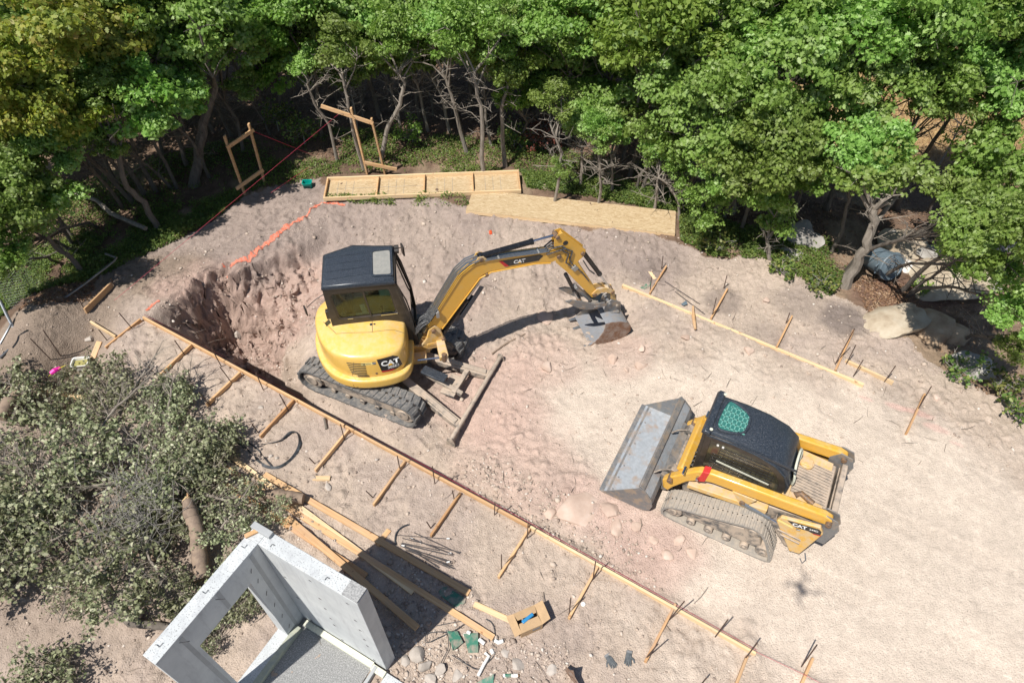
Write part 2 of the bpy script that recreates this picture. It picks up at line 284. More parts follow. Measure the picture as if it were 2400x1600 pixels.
# ------------------------------------------------------------------ mesh builder
class MB:
    def __init__(s): s.v=[];s.f=[]
    def add(s,vs,fs):
        o=len(s.v);s.v+=[tuple(p) for p in vs];s.f+=[tuple(i+o for i in f) for f in fs];return s
    def box(s,c,d,rot=None):
        vs=[Vector((x*d[0]/2,y*d[1]/2,z*d[2]/2)) for x in(-1,1) for y in(-1,1) for z in(-1,1)]
        if rot is not None: vs=[rot@v for v in vs]
        return s.add([v+Vector(c) for v in vs],[(0,1,3,2),(4,6,7,5),(0,4,5,1),(2,3,7,6),(0,2,6,4),(1,5,7,3)])
    def prism(s,poly,a,b,ax=1):
        """poly in the two other axes (x,z) for ax=1, (x,y) for ax=2, (y,z) for ax=0, extruded a..b"""
        def P(p,t): return {0:(t,p[0],p[1]),1:(p[0],t,p[1]),2:(p[0],p[1],t)}[ax]
        n=len(poly);return s.add([P(p,a) for p in poly]+[P(p,b) for p in poly],[tuple(range(n)),tuple(range(2*n-1,n-1,-1))]+[(i,i+n,(i+1)%n+n,(i+1)%n) for i in range(n)])
    def tube(s,pts,r,n=8,cap=True):
        pts=[Vector(p) for p in pts];rs=r if isinstance(r,(list,tuple)) else [r]*len(pts)
        vs=[];up=None
        for i,p in enumerate(pts):
            t=(pts[min(i+1,len(pts)-1)]-pts[max(i-1,0)])
            if t.length<1e-9: t=Vector((0,0,1))
            t.normalize()
            if up is None: up=Vector((0,0,1)) if abs(t.z)<.9 else Vector((1,0,0))
            x=t.cross(up).normalized();y=x.cross(t).normalized();up=y
            for k in range(n):
                a=2*math.pi*k/n;vs.append(p+(x*math.cos(a)+y*math.sin(a))*rs[i])
        m=len(pts);fs=[(i*n+k,i*n+(k+1)%n,(i+1)*n+(k+1)%n,(i+1)*n+k) for i in range(m-1) for k in range(n)]
        if cap: fs+=[tuple(range(n))[::-1],tuple(range((m-1)*n,m*n))]
        return s.add(vs,fs)
    def cyl(s,a,b,r,n=14): return s.tube([a,b],r,n)
    def beam(s,a,b,w,h,up=(0,0,1)):
        a=Vector(a);b=Vector(b);d=b-a;L=d.length;x=d.normalized();y=Vector(up).cross(x).normalized();z=x.cross(y)
        rot=Matrix((x,y,z)).transposed();return s.box((a+b)/2,(L,w,h),rot)
    def loft(s,rings,cap=True):
        n=len(rings[0]);o=[p for r in rings for p in r]
        fs=[(i*n+k,i*n+(k+1)%n,(i+1)*n+(k+1)%n,(i+1)*n+k) for i in range(len(rings)-1) for k in range(n)]
        if cap: fs+=[tuple(range(n))[::-1],tuple(range((len(rings)-1)*n,len(rings)*n))]
        return s.add(o,fs)
    def build(s,name,mat,parent=None,xf=None,bevel=0,smooth=False,seg=2,sub=0,ang=35):
        me=bpy.data.meshes.new(name)
        vs=[xf@Vector(v) for v in s.v] if xf is not None else s.v
        me.from_pydata([tuple(v) for v in vs],[],s.f);bm=bmesh.new();bm.from_mesh(me);bmesh.ops.recalc_face_normals(bm,faces=bm.faces);bm.to_mesh(me);bm.free()
        me.materials.append(mat);o=bpy.data.objects.new(name,me);C.objects.link(o)
        if parent: o.parent=parent
        if bevel:
            b=o.modifiers.new('bevel','BEVEL');b.width=bevel;b.segments=seg;b.limit_method='ANGLE';b.angle_limit=R(ang);b.harden_normals=False
        if sub: q=o.modifiers.new('sub','SUBSURF');q.levels=q.render_levels=sub
        if smooth or bevel or sub:
            me.polygons.foreach_set('use_smooth',[True]*len(me.polygons))
            if not sub:
                try: me.set_sharp_from_angle(angle=R(40))
                except Exception: pass
        return o
def tag(o,label,cat,group=None,kind=None):
    o['label']=label;o['category']=cat
    if group: o['group']=group
    if kind: o['kind']=kind
    return o
def thing(name,label,cat,loc=(0,0,0),rz=0,group=None):
    o=bpy.data.objects.new(name,None);o.empty_display_size=.2;C.objects.link(o);o.location=loc;o.rotation_euler=(0,0,R(rz));tag(o,label,cat,group)
    return o
def Mw(o): return T(Vector(o.location))@Matrix.Rotation(o.rotation_euler[2],4,'Z')
def text(name,s,size,mat,parent,mtx,off=.0,extr=.002,align='CENTER',shear=0,sx=1):
    cu=bpy.data.curves.new('t','FONT');cu.body=s;cu.size=size;cu.offset=off;cu.extrude=extr;cu.align_x=align;cu.align_y='CENTER';cu.shear=shear
    to=bpy.data.objects.new('t',cu);C.objects.link(to);dg=bpy.context.evaluated_depsgraph_get();me=bpy.data.meshes.new_from_object(to.evaluated_get(dg));bpy.data.objects.remove(to)
    me.transform(mtx@Matrix.Diagonal((sx,1,1,1)));me.materials.clear();me.materials.append(mat);o=bpy.data.objects.new(name,me);C.objects.link(o);o.parent=parent;return o
def frame(o,x,n):
    """matrix with origin o, local x along x, z along n"""
    x=Vector(x).normalized();n=Vector(n).normalized();y=n.cross(x).normalized();x=y.cross(n)
    m=Matrix((x,y,n)).transposed().to_4x4();m.translation=Vector(o);return m
# ================================================================== GROUND
def inpoly(x,y,poly):
    r=np.zeros(x.shape,bool);n=len(poly)
    for i in range(n):
        x1,y1=poly[i];x2,y2=poly[(i+1)%n]
        if y1==y2: continue
        r^=((y1>y)!=(y2>y))&(x<(x2-x1)*(y-y1)/(y2-y1)+x1)
    return r
def W(*pts): return [tuple(S(u*SD,v*SD,0))[:2] for u,v in pts]
DIRT=W((-900,900),(0,800),(60,735),(130,700),(200,650),(260,610),(330,585),(420,545),(500,500),(560,450),(640,425),(740,410),(790,440),(1000,470),(1200,495),(1340,530),(1560,560),(1640,598),(1760,600),(1860,660),(1960,700),(2040,750),(2130,835),(2270,905),(2500,990),(2900,1120),(2900,2200),(-900,2200))
def edge_noise(x,y): return (fbm(x*1.6,y*1.6,4,31)-.5)*1.1
def blob(x,y,u,v,rx,ry=None,rot=0,z=0):
    P=S(u*SD,v*SD,z);ry=ry or rx;dx=x-P.x;dy=y-P.y;c=math.cos(R(rot));s=math.sin(R(rot))
    a=(dx*c+dy*s)/rx;b=(-dx*s+dy*c)/ry
    d=np.sqrt(a*a+b*b)+(fbm(x*1.7,y*1.7,4,int(u)%97)-.5)*.7
    return 1-sstep(.55,1.15,d)
def soil(x,y):
    n1=fbm(x*.9,y*.9,5,2);n2=fbm(x*4,y*4,4,8)
    tan_=np.array([.465,.38,.31]);sand=np.array([.60,.51,.425]);grey=np.array([.31,.25,.22]);pink=np.array([.50,.365,.305]);brn=np.array([.20,.155,.12]);lit=np.array([.155,.105,.075]);gold=np.array([.46,.33,.16]);dk=np.array([.15,.125,.115])
    c=np.tile(tan_,(len(x),1))
    def L(m,k):
        nonlocal c
        m=np.clip(m,0,1)[:,None];c=c*(1-m)+k*m
    L(sstep(.45,.7,n1)*.5,grey*1.15)
    s=bside(x,y)
    L(blob(x,y,1850,1180,4.2,3.2,-30)*1.1,sand);L(blob(x,y,2200,1400,4.5,3.0,-30),sand);L(blob(x,y,1500,950,2.3,1.5,-30)*.9,sand);L(blob(x,y,1280,940,1.6,1.3)*.5,sand);L(blob(x,y,1700,1000,2.5,1.5,-30)*.8,sand);L(blob(x,y,2050,1060,2.2,1.5,-30)*.8,sand)
    on=(s>.0)*1.
    for u,v,r,k in [(1120,880,1.2,.8),(1250,1080,.9,.6),(1180,960,.9,.7),(1450,1220,.9,.8),(1520,1270,.8,.7),(1360,1160,.7,.7),(1000,650,1.3,.35),(1240,800,.9,.55),(1430,800,.7,.5),(1100,1030,.8,.4)]:
        L(blob(x,y,u,v,r)*k*on,pink)
    # bank under the trees: grey brown topsoil
    L(sstep(10.3,11.6,y+(n1-.5)*1.5)*sstep(6.0,3.5,x)*.9*on,grey)
    for u,v,r,k in [(1240,600,1.0,.4),(950,560,1.4,.3),(1170,560,1,.5)]: L(blob(x,y,u,v,r)*k,tan_)
    # pit: brown root zone left, pink clay face right
    L(blob(x,y,640,690,1.5,1.5,0,-.4)*on,pink*.84);L(blob(x,y,700,640,.9,.9,0,-.3)*on*.9,pink*.9);L(blob(x,y,425,690,1.2,.9,0,-.8)*on*.9,brn*1.25);L(blob(x,y,560,600,1.0,.5,20)*on*.7,grey*.9);L(blob(x,y,540,790,1.2,.8,0,-2)*on,pink*.8)
    L(blob(x,y,660,800,.7,.6,0,-.4)*.8,tan_*1.05)
    for u,v,r,k in [(1930,740,.55,.75),(1830,700,.6,.4),(1660,690,.4,.5),(1480,620,.5,.35),(2080,930,.6,.25),(1760,770,.5,.3),(700,445,.4,.2)]: L(blob(x,y,u,v,r)*k,dk)
    # foreground left churned earth
    L(blob(x,y,120,1400,2.2,1.8)*.35,grey);L(blob(x,y,150,1330,2.4,1.6)*.35,brn*1.3);L(blob(x,y,100,900,1.5,1.2)*.5,brn*1.3);L(sstep(-7.9,-8.6,x)*sstep(7,8,y)*.8,brn*1.2)
    # marking spray, faint pink
    for u,v,r in [(2110,950,.18),(2060,935,.13),(2150,985,.15),(2195,1020,.1),(1990,915,.1)]:
        L(blob(x,y,u,v,r*1.6,r*.5,-30)*.22,np.array([.75,.34,.32]))
    e=edge_noise(x,y)*.45
    d=~inpoly(x+e,y+e*.8,DIRT)
    d=d.astype(float)
    L(d,lit*(.75+.7*n2)[:,None])
    L(d*sstep(.5,.62,n1)*.6*sstep(16.5,15,y),np.array([.34,.26,.18]))
    L(sstep(5.5,8,x)*sstep(15.5,17.5,y)*d,gold*(.85+.3*n2)[:,None])
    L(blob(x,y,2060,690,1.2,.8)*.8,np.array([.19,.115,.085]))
    # under the brush pile, littered dark soil
    L(blob(x,y,300,1150,2.3,1.6)*.5,brn)
    c=c*(.86+.28*n2)[:,None]
    return np.clip(c,0,1)
def micro(x,y):
    """clods, ruts and pebbly roughness on top of Zbase"""
    s=bside(x,y)
    rough=.35+.65*fbm(x*.7,y*.7,3,21)
    smooth=np.clip(blob(x,y,1850,1180,4.0,3.0,-30)+blob(x,y,2200,1400,4,2.6,-30)+.7*blob(x,y,1500,950,2.0,1.2,-30),0,1)
    amp=(1-smooth*.86)
    pit=np.clip(blob(x,y,560,710,2.1,1.7,0,-.8)*(s>.1)*sstep(.1,.5,s),0,1)
    pit=pit*sstep(-.02,-.22,Zbase(x,y))
    d1,d2,h=worley(x*5.5+fbm(x*3,y*3,2,4),y*5.5+fbm(x*3,y*3,2,5),3)
    d3,d4,h2=worley(x*11,y*11,6)
    d5,d6,h5=worley(x*2.6+fbm(x*2,y*2,2,14)*1.2,y*2.6+fbm(x*2,y*2,2,15)*1.2,13)
    clod=np.clip(.55-d1,0,1)*(h>.55)*.11+np.clip(.5-d3,0,1)*(h2>.5)*.05
    z=(fbm(x*1.1,y*1.1,3,40)-.5)*.08*amp+(fbm(x*6,y*6,6,41,.7)-.5)*.06*amp*rough+(vnoise(x*34,y*34,43)-.5)*.012*amp+(np.abs(fbm(x*7,y*7,4,44,.6)-.5)*2-.3)*.055*amp*rough+clod*amp*rough*(.35+sstep(.45,.6,fbm(x*1.3,y*1.3,3,50)))
    # pit wall: bucket grooves and blocky lumps
    zz_=Zbase(x,y);stp=.30;qn=(zz_+(fbm(x*2.2,y*2.2,4,66)-.5)*.9)/stp;ledge=(np.floor(qn)+sstep(.55,.95,qn-np.floor(qn))-qn+.35)*stp
    z+=pit*ledge*.75
    gr=np.abs(np.sin((x*.93+y*.37)*8.5+fbm(x*2,y*2,2,60)*3))
    z+=pit*((fbm(x*3,y*3,6,61,.68)-.5)*.50+gr*.07+np.clip(.6-d5,0,1)*(h5-.3)*.36+np.clip(.55-d1,0,1)*(h-.2)*.2)
    # bank grooves left by the bucket, running down the slope
    bk=sstep(10.2,11,y)*sstep(14,13,y)*sstep(-7.5,-6,x)*sstep(5,3,x)
    z+=bk*(np.abs(np.sin(x*5.5+fbm(x*2,y*.6,3,63)*9))*.035*fbm(x,y,2,64)*1.5+(fbm(x*5,y*2.2,4,65)-.5)*.10)
    # track marks near loader
    tm=blob(x,y,1560,850,2.0,1.0,-30)*smooth
    z+=tm*np.sin((x*.88-y*.47)*2*math.pi/.085)*.004*(fbm(x*2,y*2,2,70)>.45)
    # tread prints of the loader behind and in front of it
    a_=math.radians(152);lx=(x-3.964)*math.cos(a_)+(y-4.512)*math.sin(a_);ly=-(x-3.964)*math.sin(a_)+(y-4.512)*math.cos(a_)+.10*np.sin(lx*.5)
    for yy in(-.18,-1.77):
        band=sstep(.20,.15,np.abs(ly-yy))*(sstep(3.2,4.0,lx)*sstep(9,6,lx)*.6+sstep(-.1,-.4,lx)*sstep(-5,-3,lx))*(.4+.8*(fbm(x*1.2,y*1.2,3,72)>.47))
        z+=band*(np.sin(lx*2*math.pi/.075)*.006-.010)
    # tyre ruts across the lower right
    al=balong(x,y)
    z+=smooth*(np.sin((s+.25*np.sin(al*.4))*3.2)*.012)
    return z
def groundmesh():
    xs=np.r_[-140,-100,-70,-50,-35,-26,-20,-16,-13.5,np.arange(-12,-9.5,.12),np.arange(-9.5,9.5,.029),np.arange(9.5,14,.15),16,19,24,32,45,65,100,140]
    ys=np.r_[-60,-30,-15,-8,-4,-1,.5,1.3,np.arange(2,14.2,.029),np.arange(14.2,19,.09),np.arange(19,27,.3),29,33,40,52,70,100,150,220]
    X,Y=np.meshgrid(xs,ys);x=X.ravel();y=Y.ravel()
    z=Zbase(x,y)+micro(x,y)*sstep(1,2,y)
    nx,ny=len(xs),len(ys)
    pm=np.clip(blob(x,y,560,710,2.1,1.7,0,-.8),0,1)*sstep(.25,.6,bside(x,y))*sstep(-.05,-.4,z);x0,y0=x,y
    x=x+pm*(fbm(x0*4.5+z*5,y0*4.5-z*4,5,81,.6)-.5)*.30;y=y+pm*(fbm(x0*4.5-z*5,y0*4.5+z*4,5,85,.6)-.5)*.30;z=z+pm*(fbm(x0*9+z*6,y0*9+z*7,4,88,.65)-.5)*.14
    me=bpy.data.meshes.new('ground');co=np.c_[x,y,z].astype(np.float32)
    i=np.arange(ny-1)[:,None]*nx+np.arange(nx-1)[None];q=np.stack([i,i+1,i+nx+1,i+nx],-1).reshape(-1,4)
    me.vertices.add(len(co));me.vertices.foreach_set('co',co.ravel());me.loops.add(q.size);me.loops.foreach_set('vertex_index',q.ravel().astype(np.int32))
    me.polygons.add(len(q));me.polygons.foreach_set('loop_start',np.arange(0,q.size,4,dtype=np.int32));me.polygons.foreach_set('use_smooth',np.ones(len(q),bool))
    me.update(calc_edges=True)
    c=np.concatenate([soil(x[k:k+60000],y[k:k+60000]) for k in range(0,len(x),60000)])
    a=me.color_attributes.new('soil','FLOAT_COLOR','POINT');a.data.foreach_set('color',np.c_[c,np.ones(len(c))].astype(np.float32).ravel())
    m,nt,b=newmat('site_soil');at=N(nt,'ShaderNodeAttribute');at.attribute_name='soil';tc=N(nt,'ShaderNodeTexCoord').outputs['Object']
    f=noise(nt,tc,9,10,.75);g=noise(nt,tc,55,5,.7)
    c1=mix(nt,1.0,at.outputs['Color'],ramp(nt,f,[(.3,(.82,.81,.80)),(.7,(1.13,1.13,1.13))]),'MULTIPLY')
    c1=mix(nt,1.0,c1,ramp(nt,g,[(.32,(.86,.85,.84)),(.68,(1.12,1.12,1.12))]),'MULTIPLY')
    vo=N(nt,'ShaderNodeTexVoronoi');vo.inputs['Scale'].default_value=26;nt.links.new(tc,vo.inputs['Vector'])
    pe=ramp(nt,vo.outputs['Distance'],[(.10,(1,1,1)),(.2,(0,0,0))]);pn=ramp(nt,noise(nt,tc,3,4,.6),[(.5,(0,0,0)),(.62,(.55,.55,.55))])
    c1=mix(nt,mix(nt,1.0,pe,pn,'MULTIPLY'),c1,(.50,.44,.38))
    nt.links.new(c1,b.inputs['Base Color']);b.inputs['Roughness'].default_value=1;b.inputs['Specular IOR Level'].default_value=.15
    hh=N(nt,'ShaderNodeMath',operation='ADD');nt.links.new(noise(nt,tc,28,8,.75),hh.inputs[0]);nt.links.new(pe,hh.inputs[1])
    v2=N(nt,'ShaderNodeTexVoronoi');v2.inputs['Scale'].default_value=42;nt.links.new(tc,v2.inputs['Vector']);h3=N(nt,'ShaderNodeMath',operation='MULTIPLY_ADD');nt.links.new(v2.outputs['Distance'],h3.inputs[0]);h3.inputs[1].default_value=-.6;nt.links.new(hh.outputs[0],h3.inputs[2])
    bump(nt,b,h3.outputs[0],.8,.022)
    me.materials.append(m);o=bpy.data.objects.new('ground',me);C.objects.link(o);o['kind']='structure';return o
ground=groundmesh()
# ================================================================== LEAVES
LOBED=np.array([(0,0),(.14,.10),(.26,.30),(.40,.15),(.56,.40),(.70,.18),(.86,.24),(1,0),(.86,-.24),(.70,-.18),(.56,-.40),(.40,-.15),(.26,-.30),(.14,-.10)])
OVAL=np.array([(0,0),(.3,.30),(.7,.28),(1,0),(.7,-.28),(.3,-.30)])
RHOM=np.array([(0,0),(.5,.32),(1,0),(.5,-.32)])
def leafmesh(name,P,Nn,size,shape,lv,mat,fold=.25,curl=0):
    n=len(P);K=len(shape);Nn=Nn/np.linalg.norm(Nn,axis=1,keepdims=True)
    r=rng.normal(size=(n,3));X=np.cross(Nn,r);X/=np.linalg.norm(X,axis=1,keepdims=True);Yv=np.cross(Nn,X)
    sx=shape[:,0][None,:,None]-.5;sy=shape[:,1][None,:,None]
    sz=np.asarray(size).reshape(-1,1,1)*np.ones((n,1,1))
    zf=np.abs(sy)*fold*2-curl*sx*sx*2
    V=P[:,None]+(X[:,None]*sx+Yv[:,None]*sy+Nn[:,None]*zf)*sz
    me=bpy.data.meshes.new(name);me.vertices.add(n*K);me.vertices.foreach_set('co',V.astype(np.float32).ravel())
    me.loops.add(n*K);me.loops.foreach_set('vertex_index',np.arange(n*K,dtype=np.int32));me.polygons.add(n);me.polygons.foreach_set('loop_start',np.arange(0,n*K,K,dtype=np.int32))
    me.update(calc_edges=True)
    a=me.attributes.new('lv','FLOAT','POINT');a.data.foreach_set('value',np.repeat(np.clip(lv,0,1),K).astype(np.float32))
    me.materials.append(mat);return me
def crown_mesh(name,Rr,nlobe,nclump,nleaf,size,mat,seed,flat=1.0,shape=LOBED,airy=0):
    g=np.random.default_rng(seed);lob=[]
    for i in range(nlobe):
        a=2*math.pi*(i+g.random()*.7)/nlobe;rr=Rr*(.35+.35*g.random());lob.append((rr*math.cos(a),rr*math.sin(a),(g.random()-.55)*Rr*.8*flat,Rr*(.27+.18*g.random())))
    lob.append((g.normal()*.15*Rr,g.normal()*.15*Rr,Rr*.42*flat,Rr*.45))
    lob=np.array(lob);Pc=[];Nc=[];Lc=[];Sc=[]
    for k in range(nclump):
        L=lob[g.integers(len(lob))];d=g.normal(size=3);d[2]=abs(d[2])*.9+d[2]*.25;d/=np.linalg.norm(d)
        c=L[:3]+d*L[3]*(.6+.5*g.random());c[2]*=1
        rc=(.11+.15*g.random())*Rr**.5;nl=int(nleaf*(.5+g.random()))
        dd=g.normal(size=(nl,3));dd/=np.linalg.norm(dd,axis=1,keepdims=True);dd[:,2]=dd[:,2]*.7
        rad=rc*(.35+.75*g.random((nl,1))**.6);P=c+dd*rad*np.array([1.15,1.15,.9])
        Pc.append(P);Nc.append(dd*.75+np.array([-.30,-.32,.50])+g.normal(size=(nl,3))*.55);cv=g.random()
        Lc.append(np.clip(.15+.5*g.random(nl)+.35*cv+.06*g.normal(size=nl),0,1));Sc.append(size*(.55+.85*g.random(nl)))
    return leafmesh(name,np.concatenate(Pc),np.concatenate(Nc),np.concatenate(Sc),shape,np.concatenate(Lc),mat)
CR={'oak':[crown_mesh('crown',1.3,8,92,100,.088,m_leaf,100+i) for i in range(5)],
    'small':[crown_mesh('crown',.85,5,44,80,.08,m_leaf,200+i) for i in range(3)],
    'yel':[crown_mesh('crown',1.3,7,90,90,.088,m_leafy,300+i) for i in range(2)],
    'maple':[crown_mesh('crown',1.1,6,80,70,.10,m_leafb,400+i,shape=OVAL) for i in range(2)]}
def trunk_mesh(path,r0,r1,ctr,rad,seed,mat,twigs=10,limbs=7):
    """path: list of points base->fork (thing-local); ctr: crown centre; limbs from upper trunk to crown"""
    g=random.Random(seed);mb=MB();n=len(path)
    fine=[]
    for i in range(n-1):
        a=Vector(path[i]);b=Vector(path[i+1])
        for k in range(3):
            t=k/3;fine.append(a.lerp(b,t)+Vector((g.uniform(-1,1),g.uniform(-1,1),0))*r0*.35*(1 if i+k else 0))
    fine.append(Vector(path[-1]))
    m=len(fine);mb.tube(fine,[r0*1.35 if i==0 else r0+(r1-r0)*i/(m-1) for i in range(m)],8)
    for i in range(limbs):
        k=m-1-g.randrange(max(1,m//3));s=fine[k];a=g.uniform(0,6.28)
        e=Vector(ctr)+Vector((math.cos(a)*rad*g.uniform(.3,.9),math.sin(a)*rad*g.uniform(.3,.9),g.uniform(-.35,.5)*rad))
        mid=s.lerp(e,.5)+Vector((g.uniform(-1,1),g.uniform(-1,1),g.uniform(-.5,1)))*rad*.14
        q=mid.lerp(e,.5)+Vector((g.uniform(-1,1),g.uniform(-1,1),g.uniform(-1,1)))*rad*.08
        mb.tube([s,mid,q,e],[r1*.7,r1*.5,r1*.36,r1*.16],6)
        for j in range(3):
            e2=q+Vector((g.uniform(-1,1),g.uniform(-1,1),g.uniform(-.4,.8)))*rad*.4;mb.tube([q,q.lerp(e2,.5)+Vector((g.uniform(-.04,.04),g.uniform(-.04,.04),.02)),e2],[r1*.25,r1*.15,.004],5)
    for i in range(twigs):
        s=fine[g.randrange(m//3,m)];a=g.uniform(0,6.28);d=Vector((math.cos(a),math.sin(a),g.uniform(-.1,.7)))
        L=g.uniform(.25,.7);e=s+d*L;mid=s+d*L*.5+Vector((g.uniform(-.08,.08),g.uniform(-.08,.08),g.uniform(-.02,.1)))
        mb.tube([s,mid,e],[.012,.008,.003],5)
        for j in range(3):
            b=mid.lerp(e,g.uniform(0,.8));mb.tube([b,b+Vector((g.uniform(-1,1),g.uniform(-1,1),g.uniform(-.2,.8))).normalized()*L*.4],[.006,.002],4)
    return mb
tree_list=[]
def tree(base,path_rel,ctr_rel,kind,scale,label,r0=.06,r1=.04,seed=0,twigs=10,limbs=7,bark=None,name='oak_tree',group='oak trees round the clearing',cat='tree'):
    t=thing(name,label,cat,base,0,group)
    rad={'oak':1.3,'small':.85,'yel':1.3,'maple':1.1}[kind]*scale
    tr=trunk_mesh([(0,0,-.15)]+path_rel,r0,r1,ctr_rel,rad,seed,None,twigs,limbs).build('trunk',bark or m_bark,t,smooth=True)
    me=CR[kind][seed%len(CR[kind])];c=bpy.data.objects.new('crown',me);C.objects.link(c);c.parent=t
    c.location=ctr_rel;c.rotation_euler=(0,0,(seed*2.39996)%6.283);c.scale=(scale,scale,scale*(.9+.2*((seed*7)%5)/4))
    tree_list.append(t);return t
def pixpath(base,pts,skew=0):
    """points of a trunk seen at display pixels, on the vertical plane through base square to the view"""
    B=Vector(base);d=Vector((B.x,B.y,0)).normalized();out=[]
    for i,(u,v) in enumerate(pts):
        D=Vector(ray(u*SD,v*SD).tolist());t=(B.dot(d)+skew*(i+1))/(D.dot(d));P=Vector((0,0,H))+D*t;out.append(tuple(P-B))
    return out
# --- trees whose trunks the photograph shows: (trunk pixels base..top, crown kind, scale, extra height, r0, words)
VT=[([(775,370),(755,285),(722,236),(706,196)],'small',.75,.35,.045,'bare crooked grey trunk left of the leaning timber frame'),
([(838,392),(810,300),(797,225),(785,170)],'small',.9,.5,.05,'forked grey trunk just behind the tall timber frame, dead twigs at its top'),
([(871,374),(887,300),(920,240),(928,190),(915,165)],'oak',.75,.7,.062,'strongly curved S shaped trunk right of the tall timber frame'),
([(922,292),(908,235),(895,195)],'small',1.1,.6,.045,'short dim trunk behind the S shaped one'),
([(984,303),(966,225),(955,180)],'small',1.1,.7,.045,'thin shaded trunk left of the paired slanting trunks'),
([(1035,306),(1016,225),(990,175)],'small',1.1,.7,.05,'left one of two trunks that slant left together'),
([(1075,352),(1050,270),(1035,218),(1018,165)],'oak',.8,.8,.06,'right one of two trunks that slant left together'),
([(1109,406),(1106,330),(1108,262),(1093,200),(1090,165)],'oak',.85,.8,.06,'tallest slim trunk standing just behind the framed tray panel'),
([(1130,335),(1115,270),(1112,205)],'small',1.1,.8,.04,'thin bent trunk directly right of the tallest slim trunk'),
([(1162,381),(1154,300),(1152,245),(1168,195)],'oak',.8,.9,.06,'straight trunk with moss, right of the tallest slim trunk'),
([(1272,466),(1285,400),(1290,350),(1268,300)],'small',.7,.6,.04,'thin bent trunk just above the upturned plywood panel'),
([(1335,433),(1336,380),(1337,330)],'small',.6,.4,.04,'short upright sapling trunk in the green ground cover'),
([(1375,470),(1381,420),(1377,375),(1370,340)],'small',.6,.3,.04,'wavy sapling trunk beside the middle of the plywood panel'),
([(1408,442),(1405,400),(1404,355)],'small',.65,.4,.04,'straight sapling trunk right of the wavy sapling'),
([(1505,483),(1509,440),(1512,400)],'small',.6,.4,.04,'pale short trunk left of the branching dead sapling'),
([(1562,503),(1558,462),(1535,425),(1512,408)],'small',.6,.5,.035,'pale zigzag trunk near the right end of the plywood panel'),
([(1685,493),(1688,465),(1690,438)],'oak',.95,1.2,.06,'rust coloured trunk under the big rounded oak right of the panel'),
([(1807*.98,609*.98),(1803*.98,585*.98),(1798*.98,560*.98)],'oak',.8,.95,.055,'low full oak leaning over the edge of the bare soil'),
([(1940,655),(1962,617),(1988,567),(2004,517),(2008,480)],'small',1.15,.5,.12,'thick pale leaning trunk left of the grey bin'),
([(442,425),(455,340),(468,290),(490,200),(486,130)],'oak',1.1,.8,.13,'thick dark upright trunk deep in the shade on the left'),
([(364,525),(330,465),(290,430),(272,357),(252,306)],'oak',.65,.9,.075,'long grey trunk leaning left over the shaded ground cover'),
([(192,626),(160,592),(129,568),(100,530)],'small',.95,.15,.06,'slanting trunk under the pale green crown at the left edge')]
for i,(px,kind,sc_,ex,r0,lab) in enumerate(VT):
    B=gd(*px[0]);pp=pixpath(B,px[1:]);e=Vector(pp[-1]);ctr=e+Vector((0,.45,ex*.75))
    tree(B,pp,tuple(ctr),kind,sc_,'oak, '+lab,r0,r0*.6,500+i,twigs=16 if i<16 else 8,bark=m_barkl if i<19 else m_bark,group='trees along the edge of the clearing')
